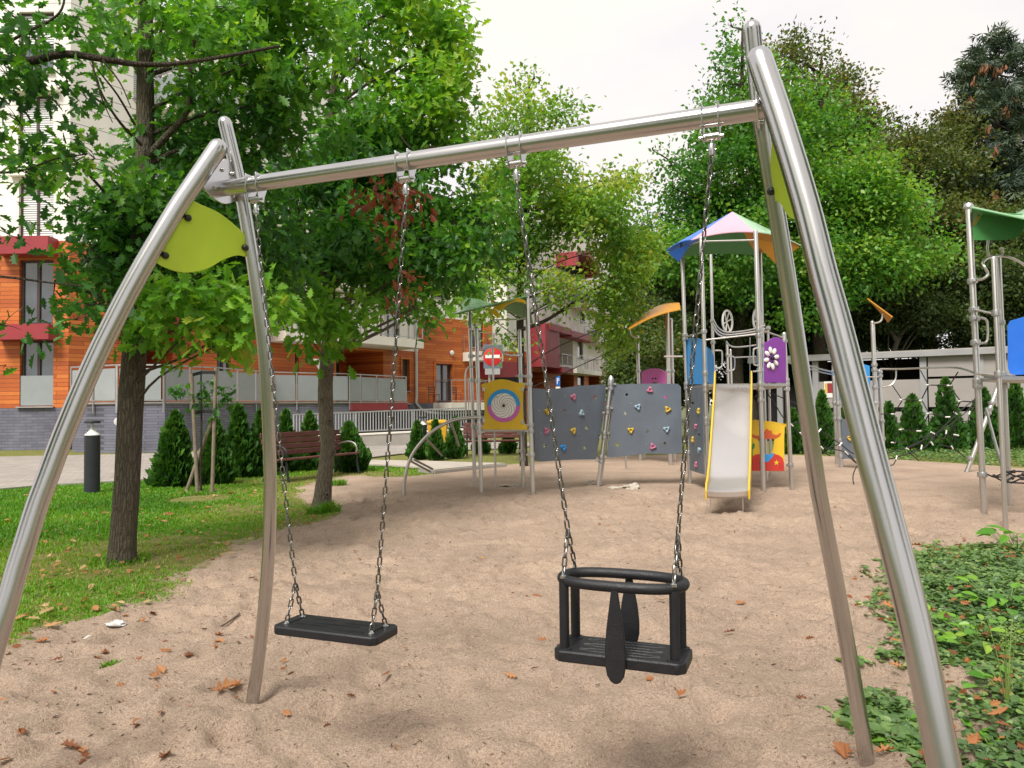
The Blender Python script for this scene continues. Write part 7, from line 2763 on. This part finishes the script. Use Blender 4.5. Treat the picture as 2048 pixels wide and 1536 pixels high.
# ------------------------------------------------------------------ bollard lamps
def bollard(label, u, v, H, r, Y_=None):
    g_ = gnd(u, v) if Y_ is None else V((at(u, v, Y_).x, Y_, 0))
    b_ = thing('bollard_lamp', label, 'bollard lamp', g_, 'path bollard lamps')
    mb = MB()
    mb.lathe([(r, -.05), (r, H * .80), (r * .95, H * .805)], g_, Z, 24)
    obj('post', mb, 'bollard', b_)
    mb = MB()
    mb.lathe([(r * .97, H * .805), (r * .90, H * .82), (r * .55, H * .85), (r * .30, H * .88), (r * .17, H * .92), (r * .13, H * .965)], g_, Z, 24)
    obj('reflector_cone', mb, 'white', b_)
    mb = MB()
    mb.lathe([(r * .98, H * .965), (r * 1.02, H * .97), (r * 1.02, H * .99), (r * .98, H)], g_, Z, 24)
    obj('cap', mb, 'bollard', b_)
    for a in (0.15, 2.25, 4.3):
        mb = MB()
        o_ = g_ + V((r * .9 * math.cos(a), r * .9 * math.sin(a), 0))
        mb.tube([o_ + Z * H * .80, o_ + Z * H * .97], .005, 6)
        obj('rod', mb, 'galvanised', b_)


bollard('dark grey bollard lamp standing on the lawn edge at left', 184, 989, 1.14, .112)
bollard('dark grey bollard lamp beside the yellow bin', 846, 913, 1.06, .10, 18.9)

# ------------------------------------------------------------------ bin and signs
gb = V((at(876, 912, 19.6).x, 19.6, 0))
bn = thing('waste_bin', 'yellow recycling bin behind the climbing arch', 'bin', gb)
mb = MB()
mb.prism([gb + V((x, -.22, z)) for x, z in ((-.19, .03), (.19, .03), (.25, .86), (-.25, .86))], .01)
mb = MB()
w0, w1 = .19, .25
vs = [gb + V((sx * w, sy * w * .9, z)) for z, w in ((.04, w0), (.86, w1)) for sx, sy in ((-1, -1), (1, -1), (1, 1), (-1, 1))]
mb.add(vs, [(3, 2, 1, 0), (4, 5, 6, 7), (0, 1, 5, 4), (1, 2, 6, 5), (2, 3, 7, 6), (3, 0, 4, 7)])
obj('body', mb, 'bin_yellow', bn, bevel=.02)
mb = MB()
mb.box(gb + Z * .90, (.55, .50, .07))
mb.box(gb + Z * .945, (.42, .38, .03))
obj('lid', mb, 'bin_yellow', bn, bevel=.015)
for sx in (-1, 1):
    mb = MB()
    mb.cyl(gb + V((sx * .16, .2, .06)), gb + V((sx * .21, .2, .06)), .06, 14)
    obj('wheel', mb, 'black_plastic', bn)

gs_ = V((at(986, 800, 22).x, 22, 0))
ns = thing('no_entry_sign', 'round red no entry sign on a dark grey board', 'traffic sign', gs_)
mb = MB()
mb.tube([gs_ + V((-.10, .04, -.1)), gs_ + V((-.10, .04, at(978, 690, 22).z))], .035, 12)
obj('pole', mb, 'galvanised', ns)
c = at(985, 713, 21.93)
k = 22 / FPX
mb = MB()
mb.box(c + V((.01, .02, 0)), (38 * k, .02, 48 * k))
bdz = obj('backing_board', mb, 'grey_board', ns, bevel=.01)
mb = MB()
mb.lathe([(18.5 * k, 0), (18.5 * k, .006), (18 * k, .009)], c + V((0, .008, 0)), V((0, -1, 0)), 40)
obj('disc', mb, 'sign_red', ns, smooth=30)
mb = MB()
mb.box(c + V((0, -.006, 0)), (29 * k, .008, 6.5 * k))
obj('bar', mb, 'white', ns, bevel=.002)
mb = MB()
mb.box(at(985, 743, 21.93), (30 * k, .02, 12 * k))
obj('lower_plate', mb, 'fascia', ns)

gw = V((at(650, 800, 21).x, 21, 0))
gv = thing('give_way_sign', 'grey back of a triangular sign half hidden by the second oak trunk', 'traffic sign', gw)
mb = MB()
mb.prism([at(625, 718, 21), at(667, 718, 21), at(646, 753, 21)], .02)
obj('plate', mb, 'galvanised', gv, bevel=.004)
mb = MB()
mb.tube([V((gw.x - .02, 21.05, -.1)), V((gw.x - .02, 21.05, at(646, 722, 21).z))], .03, 10)
obj('pole', mb, 'galvanised', gv)

gp = V((at(1116, 800, 40).x, 40, 0))
ps = thing('parking_sign', 'narrow blue parking sign with a white letter P behind the climbing wall', 'traffic sign', gp)
k = 40 / FPX
mb = MB()
mb.box(at(1116, 762, 40), (9 * k, .03, 20 * k))
pb_ = obj('plate', mb, 'sign_blue', ps, bevel=.01)
mb = MB()
mb.box(at(1116, 777, 40), (9 * k, .03, 7 * k))
obj('lower_plate', mb, 'white', ps)
mb = MB()
q = at(1116, 762, 39.97)
ol = [(-2.2, -6), (-2.2, 6), (.6, 6), (2.2, 5), (2.8, 3.2), (2.2, 1), (.6, 0), (-.7, 0), (-.7, -6)]
mb.holed([q + V((x * k, 0, z * k)) for x, z in ol], [[q + V((x * k, 0, z * k)) for x, z in ((-.7, 1.4), (.4, 1.4), (1.2, 2.2), (1.3, 3.4), (.4, 4.6), (-.7, 4.6))]], .012, V((0, -1, 0)))
obj('letter', mb, 'white', ps)
mb = MB()
mb.tube([V((gp.x, 40.06, -.1)), V((gp.x, 40.06, at(1116, 752, 40).z))], .04, 10)
obj('pole', mb, 'galvanised', ps)


# ------------------------------------------------------------------ things lying on the sand
def lump(name, label, cat, u, v, L, W_, H, mt, seed, ang=0.0, tail=0.0):
    g_ = gnd(u, v)
    g_.z = ground_z(g_.x, g_.y)
    n, k = 26, 12
    rows = []
    for i in range(k + 1):
        ph = math.pi * i / k
        row = []
        for j in range(n):
            th = 2 * math.pi * j / n
            dx, dy, dz = math.sin(ph) * math.cos(th), math.sin(ph) * math.sin(th), math.cos(ph)
            f = 1 + .55 * noise.noise(V((dx * 1.7 + seed, dy * 1.7, dz * 1.7))) + .35 * noise.noise(V((dx * 5 + seed, dy * 5, dz * 5)))
            x, y, z = dx * L * f, dy * W_ * f, dz * H * f
            z *= (1 - tail * (x < 0) * .6)
            rows.append(g_ + V((x * math.cos(ang) - y * math.sin(ang), x * math.sin(ang) + y * math.cos(ang), max(z, -.3 * H) + H * .28)))
    fs = [(i * n + j, i * n + (j + 1) % n, (i + 1) * n + (j + 1) % n, (i + 1) * n + j) for i in range(k) for j in range(n)]
    mb = MB()
    mb.add(rows, fs)
    o = obj(name, mb, mt, None, org=g_, smooth=50)
    tag(o, label, cat)
    return o


rg = lump('rag', 'crumpled pale rag bundle with a flat tail lying in front of the right climbing board', 'rag', 1264, 978, .13, .10, .065, 'rag', 3)
lump('rag', 'long twisted pale cloth strip on the sand left of the rag bundle', 'rag', 1234, 977, .17, .05, .035, 'rag', 9, .15)
lump('rag', 'small pale cloth scrap at the foot of the leaning post', 'rag', 1183, 969, .07, .05, .05, 'rag', 14)
lump('rag', 'flat pale paper scraps under the small tower', 'paper', 1018, 972, .16, .08, .022, 'rag', 21, .2)
lump('paper', 'crumpled white paper on the sand edge beside the lawn', 'paper', 233, 1256, .05, .035, .02, 'litter_white', 31, .3)
lump('paper', 'flat greyish paper scrap left of the crumpled white paper', 'paper', 186, 1268, .045, .022, .012, 'litter_white', 37, .2)

# single fallen leaves that can be told apart from the litter
zH = zm(0, 1000, 2.865)
zI = zm(1600, 1000, 2.866)
zJ = zm(1000, 1050, 4.096)
spots = [zH(*p) for p in ((950, 850), (1255, 825), (1250, 770), (600, 862), (420, 795), (45, 890), (140, 895), (325, 950), (550, 915), (800, 915), (920, 955), (890, 1025), (895, 1080), (1290, 1150), (1350, 1105), (1075, 1215), (915, 1250), (775, 1305), (260, 1210), (365, 1290), (125, 1345), (15, 1220), (400, 1420), (460, 1415), (225, 1440), (480, 1490), (20, 1500), (1640, 1240), (1625, 925), (1465, 460), (640, 660), (870, 640), (820, 680), (820, 550), (1045, 470), (1470, 1405), (690, 1140), (690, 1045), (945, 1510), (1080, 880), (1265, 1180), (240, 825), (90, 1165))]
spots += [zJ(*p) for p in ((300, 620), (340, 930), (1650, 740), (1310, 655), (1970, 640), (1880, 870), (1220, 1320), (90, 1330))]
spots += [(1365, 1412), (770, 1372), (790, 1498)]
spots2 = [zI(*p) for p in ((540, 1380), (490, 1500), (240, 1490), (440, 1420), (720, 1525))]
spots3 = [zI(*p) for p in ((555, 1005), (880, 960), (1130, 970), (1000, 1500), (1145, 1325), (510, 680), (670, 330), (1150, 1110), (1250, 1100), (1180, 1170))]
spots4 = [zH(*p) for p in ((300, 555), (285, 520), (520, 535), (250, 660), (265, 690), (270, 735), (310, 760), (605, 455), (350, 435), (405, 470), (470, 430), (565, 240), (420, 265), (1240, 280), (1160, 290), (1325, 350))]


def curled_leaf(seed):
    rr = random.Random(seed)
    tv = OAK[0].copy()
    cu, tw = rr.uniform(.5, 1.5), rr.uniform(-.5, .5)
    sub = []
    v = tv.copy()
    v[:, 0] *= rr.uniform(.9, 1.25)
    v[:, 2] = np.abs(v[:, 0]) * cu * .75 + (v[:, 1] - .5) ** 2 * rr.uniform(.3, 1.0) + v[:, 0] * (v[:, 1] - .4) * tw
    v[:, 1] -= .5
    me = bpy.data.meshes.new('fallen_leaf')
    me.from_pydata([tuple(x) for x in v], [], OAK[1])
    at_ = me.attributes.new('tint', 'FLOAT', 'POINT')
    t = rr.uniform(.08, .75)
    at_.data.foreach_set('value', np.clip(t + RNG.normal(0, .05, len(v)), 0, 1).astype(np.float32))
    me.materials.append(MATS['leaf_dry'])
    return me


proto = [curled_leaf(i) for i in range(9)]


def drop(list_, label, grp, size, lift=0.0, protos=proto):
    for i, (u, v) in enumerate(list_):
        g_ = gnd(u, v)
        g_.z = ground_z(g_.x, g_.y) + .004 + lift
        me = protos[(i * 5 + int(u)) % len(protos)]
        o = bpy.data.objects.new('fallen_leaf', me)
        o.scale = [size * random.uniform(.75, 1.3)] * 3
        o.rotation_euler = (random.uniform(-.3, .3), random.uniform(-.3, .3), random.uniform(0, 6.28))
        if random.random() < .25:
            o.rotation_euler.x += math.pi
            o.location = g_ + Z * .03
        COL.objects.link(o)
        o.location = g_ + (Z * .022 if abs(o.rotation_euler.x) > 1.5 else Z * 0)
        tag(o, label, 'leaf', grp)


drop(spots, 'dry curled orange brown oak leaf lying on open sand', 'fallen oak leaves on the sand', .066)
drop(spots2, 'dry brown oak leaf lying at the feet of the right swing legs', 'fallen oak leaves by the right legs', .085)
drop(spots3, 'brown or yellow fallen leaf lying on top of the ivy', 'fallen leaves on the ivy', .085, .05)
pale = []
for i in range(5):
    me = curled_leaf(40 + i)
    me.attributes['tint'].data.foreach_set('value', np.full(len(me.vertices), random.uniform(.8, 1.0), dtype=np.float32))
    pale.append(me)
drop(spots4, 'pale yellowish fallen leaf lying in the lawn grass', 'fallen leaves on the lawn', .105, .03, pale)
# one big leaf clump by the left rear leg
drop([(452, 1392), (462, 1402)], 'big orange leaf clump beside the foot of the left rear swing leg', 'orange leaf clump', .12)


def litter(name, label, n, fn, size, tint, tmpl, lift=.004, mt='leaf_dry', flat=.45):
    x, y = fn(n)
    n = len(x)
    i = np.clip(np.searchsorted(xs, x), 0, len(xs) - 1)
    j = np.clip(np.searchsorted(ys, y), 0, len(ys) - 1)
    p = np.stack([x, y, GZ[i, j] + lift], 1)
    a = RNG.uniform(0, 6.28, n)
    ax = np.stack([np.cos(a), np.sin(a), RNG.normal(0, .15, n)], 1)
    nr = RNG.normal(0, flat, (n, 3)) + np.array([0, 0, 1.0])
    me = np_mesh(name, place(tmpl[0], p, ax, nr, size * RNG.uniform(.4, 1.3, n)), None, tmpl[1], n, len(tmpl[0]), np.clip(RNG.normal(tint[0], tint[1], n), 0, 1), mt)
    o = bpy.data.objects.new(name, me)
    _link(o, None, V((0, 0, 0)))
    tag(o, label, 'leaf litter', kind='stuff')


def on_sand(n):
    y = .9 + 11 * RNG.random(n) ** 1.2
    x = RNG.uniform(-.85, .85, n) * (y + .6)
    s = sand_sd(x, y)
    k = (s > 0) & (RNG.random(n) < .28 + .72 * np.exp(-np.clip(s, 0, 9) / 1.1)) & (vnoise(x, y, 1.3, 77) > .33)
    return x[k], y[k]


def on_lawn(n):
    y = 3.2 + 9 * RNG.random(n) ** 1.1
    x = RNG.uniform(-.95, .05, n) * y
    k = (sand_sd(x, y) < .1) & ~inside(x, y, PATH) & (vnoise(x, y, 1.3, 78) > .3)
    return x[k], y[k]


litter('leaf_litter', 'small dry leaf bits scattered over the sand', 1500, on_sand, .042, (.32, .22), OAK)
litter('leaf_litter', 'small yellowish leaf bits scattered over the lawn', 1500, on_lawn, .062, (.72, .22), OAK, .03)
x_, y_ = ivy_dead(1300)
for nm_, sl, lf in (('dead_leaf_litter', slice(0, None, 2), .045), ('dead_leaf_litter', slice(1, None, 2), .075)):
    litter(nm_, 'brown dead leaves caught in the ivy at the lower right', 0, lambda n, q=sl: (x_[q], y_[q]), .062, (.3, .2), OAK, lf, flat=.6)
TW = (np.array([(-.09, 0, 0), (.09, 0, 0), (.14, .5, .02), (.06, 1, 0), (-.06, 1, 0), (-.10, .5, .10), (0, .5, .18)]), [[0, 1, 2, 6], [0, 6, 5], [6, 2, 3], [6, 3, 4, 5]])
M_leaf('twig_litter', [(0.0, (0.04, 0.025, 0.018)), (0.6, (0.12, 0.075, 0.05)), (1.0, (0.26, 0.18, 0.12))], 0.0, 0.9, 20)
litter('twig_litter', 'tiny dark twigs and acorn bits sprinkled on the sand', 22000, on_sand, .021, (.28, .25), TW, .003, 'twig_litter', .2)
for pts, lab in ((((248, 1243), (265, 1242), (280, 1240)), 'short dark stick lying left of the rear swing leg near the lawn'), (((405, 1256), (440, 1243), (480, 1226)), 'thin long twig on the sand just left of the left rear swing leg')):
    mb = MB()
    p_ = [gnd(u, v) for u, v in pts]
    for q in p_:
        q.z = ground_z(q.x, q.y) + .008
    mb.tube(smooth_curve(p_, 4), .005, 6)
    o = obj('stick', mb, 'twig', None, org=p_[1])
    tag(o, lab, 'stick')

# grass tufts in the sand and round the second trunk
def tuft(label, u, v, n, r, hgt, grp='grass tufts in the sand'):
    g_ = gnd(u, v)
    g_.z = ground_z(g_.x, g_.y)
    a = RNG.uniform(0, 6.28, n)
    rr_ = r * RNG.random(n) ** .6
    p = np.stack([rr_ * np.cos(a), rr_ * np.sin(a), np.zeros(n)], 1)
    b = RNG.uniform(0, 6.28, n)
    dx, dy = np.cos(b), np.sin(b)
    s = np.stack([-dy, dx, dx * 0], 1) * .006
    hh = hgt * RNG.uniform(.4, 1, n)
    m_ = p + np.stack([dx * .3 * hh, dy * .3 * hh, .7 * hh], 1)
    t_ = p + np.stack([dx * .9 * hh, dy * .9 * hh, hh], 1)
    vs = np.stack([p - s, p + s, m_ + s * .7, m_ - s * .7, t_], 1).reshape(-1, 3)
    me = np_mesh('grass_tuft', vs, None, [[0, 1, 2, 3], [3, 2, 4]], n, 5, np.clip(RNG.normal(.5, .2, n), 0, 1), 'grass_blade')
    o = bpy.data.objects.new('grass_tuft', me)
    _link(o, None, g_)
    tag(o, label, 'grass tuft', grp)


tuft('green grass tuft growing on bare sand right of the second oak', 676, 970, 260, .14, .12)
tuft('leafy grass tuft at the left foot of the second oak trunk', 634, 1030, 160, .15, .13)
tuft('grass tuft at the right foot of the second oak trunk', 662, 1026, 120, .13, .16)
tuft('grass fringe round the foot of the first oak trunk', 240, 1128, 260, .24, .07)
tuft('sparse grass wisps on the sand below the lawn edge', 218, 1325, 90, .06, .03)
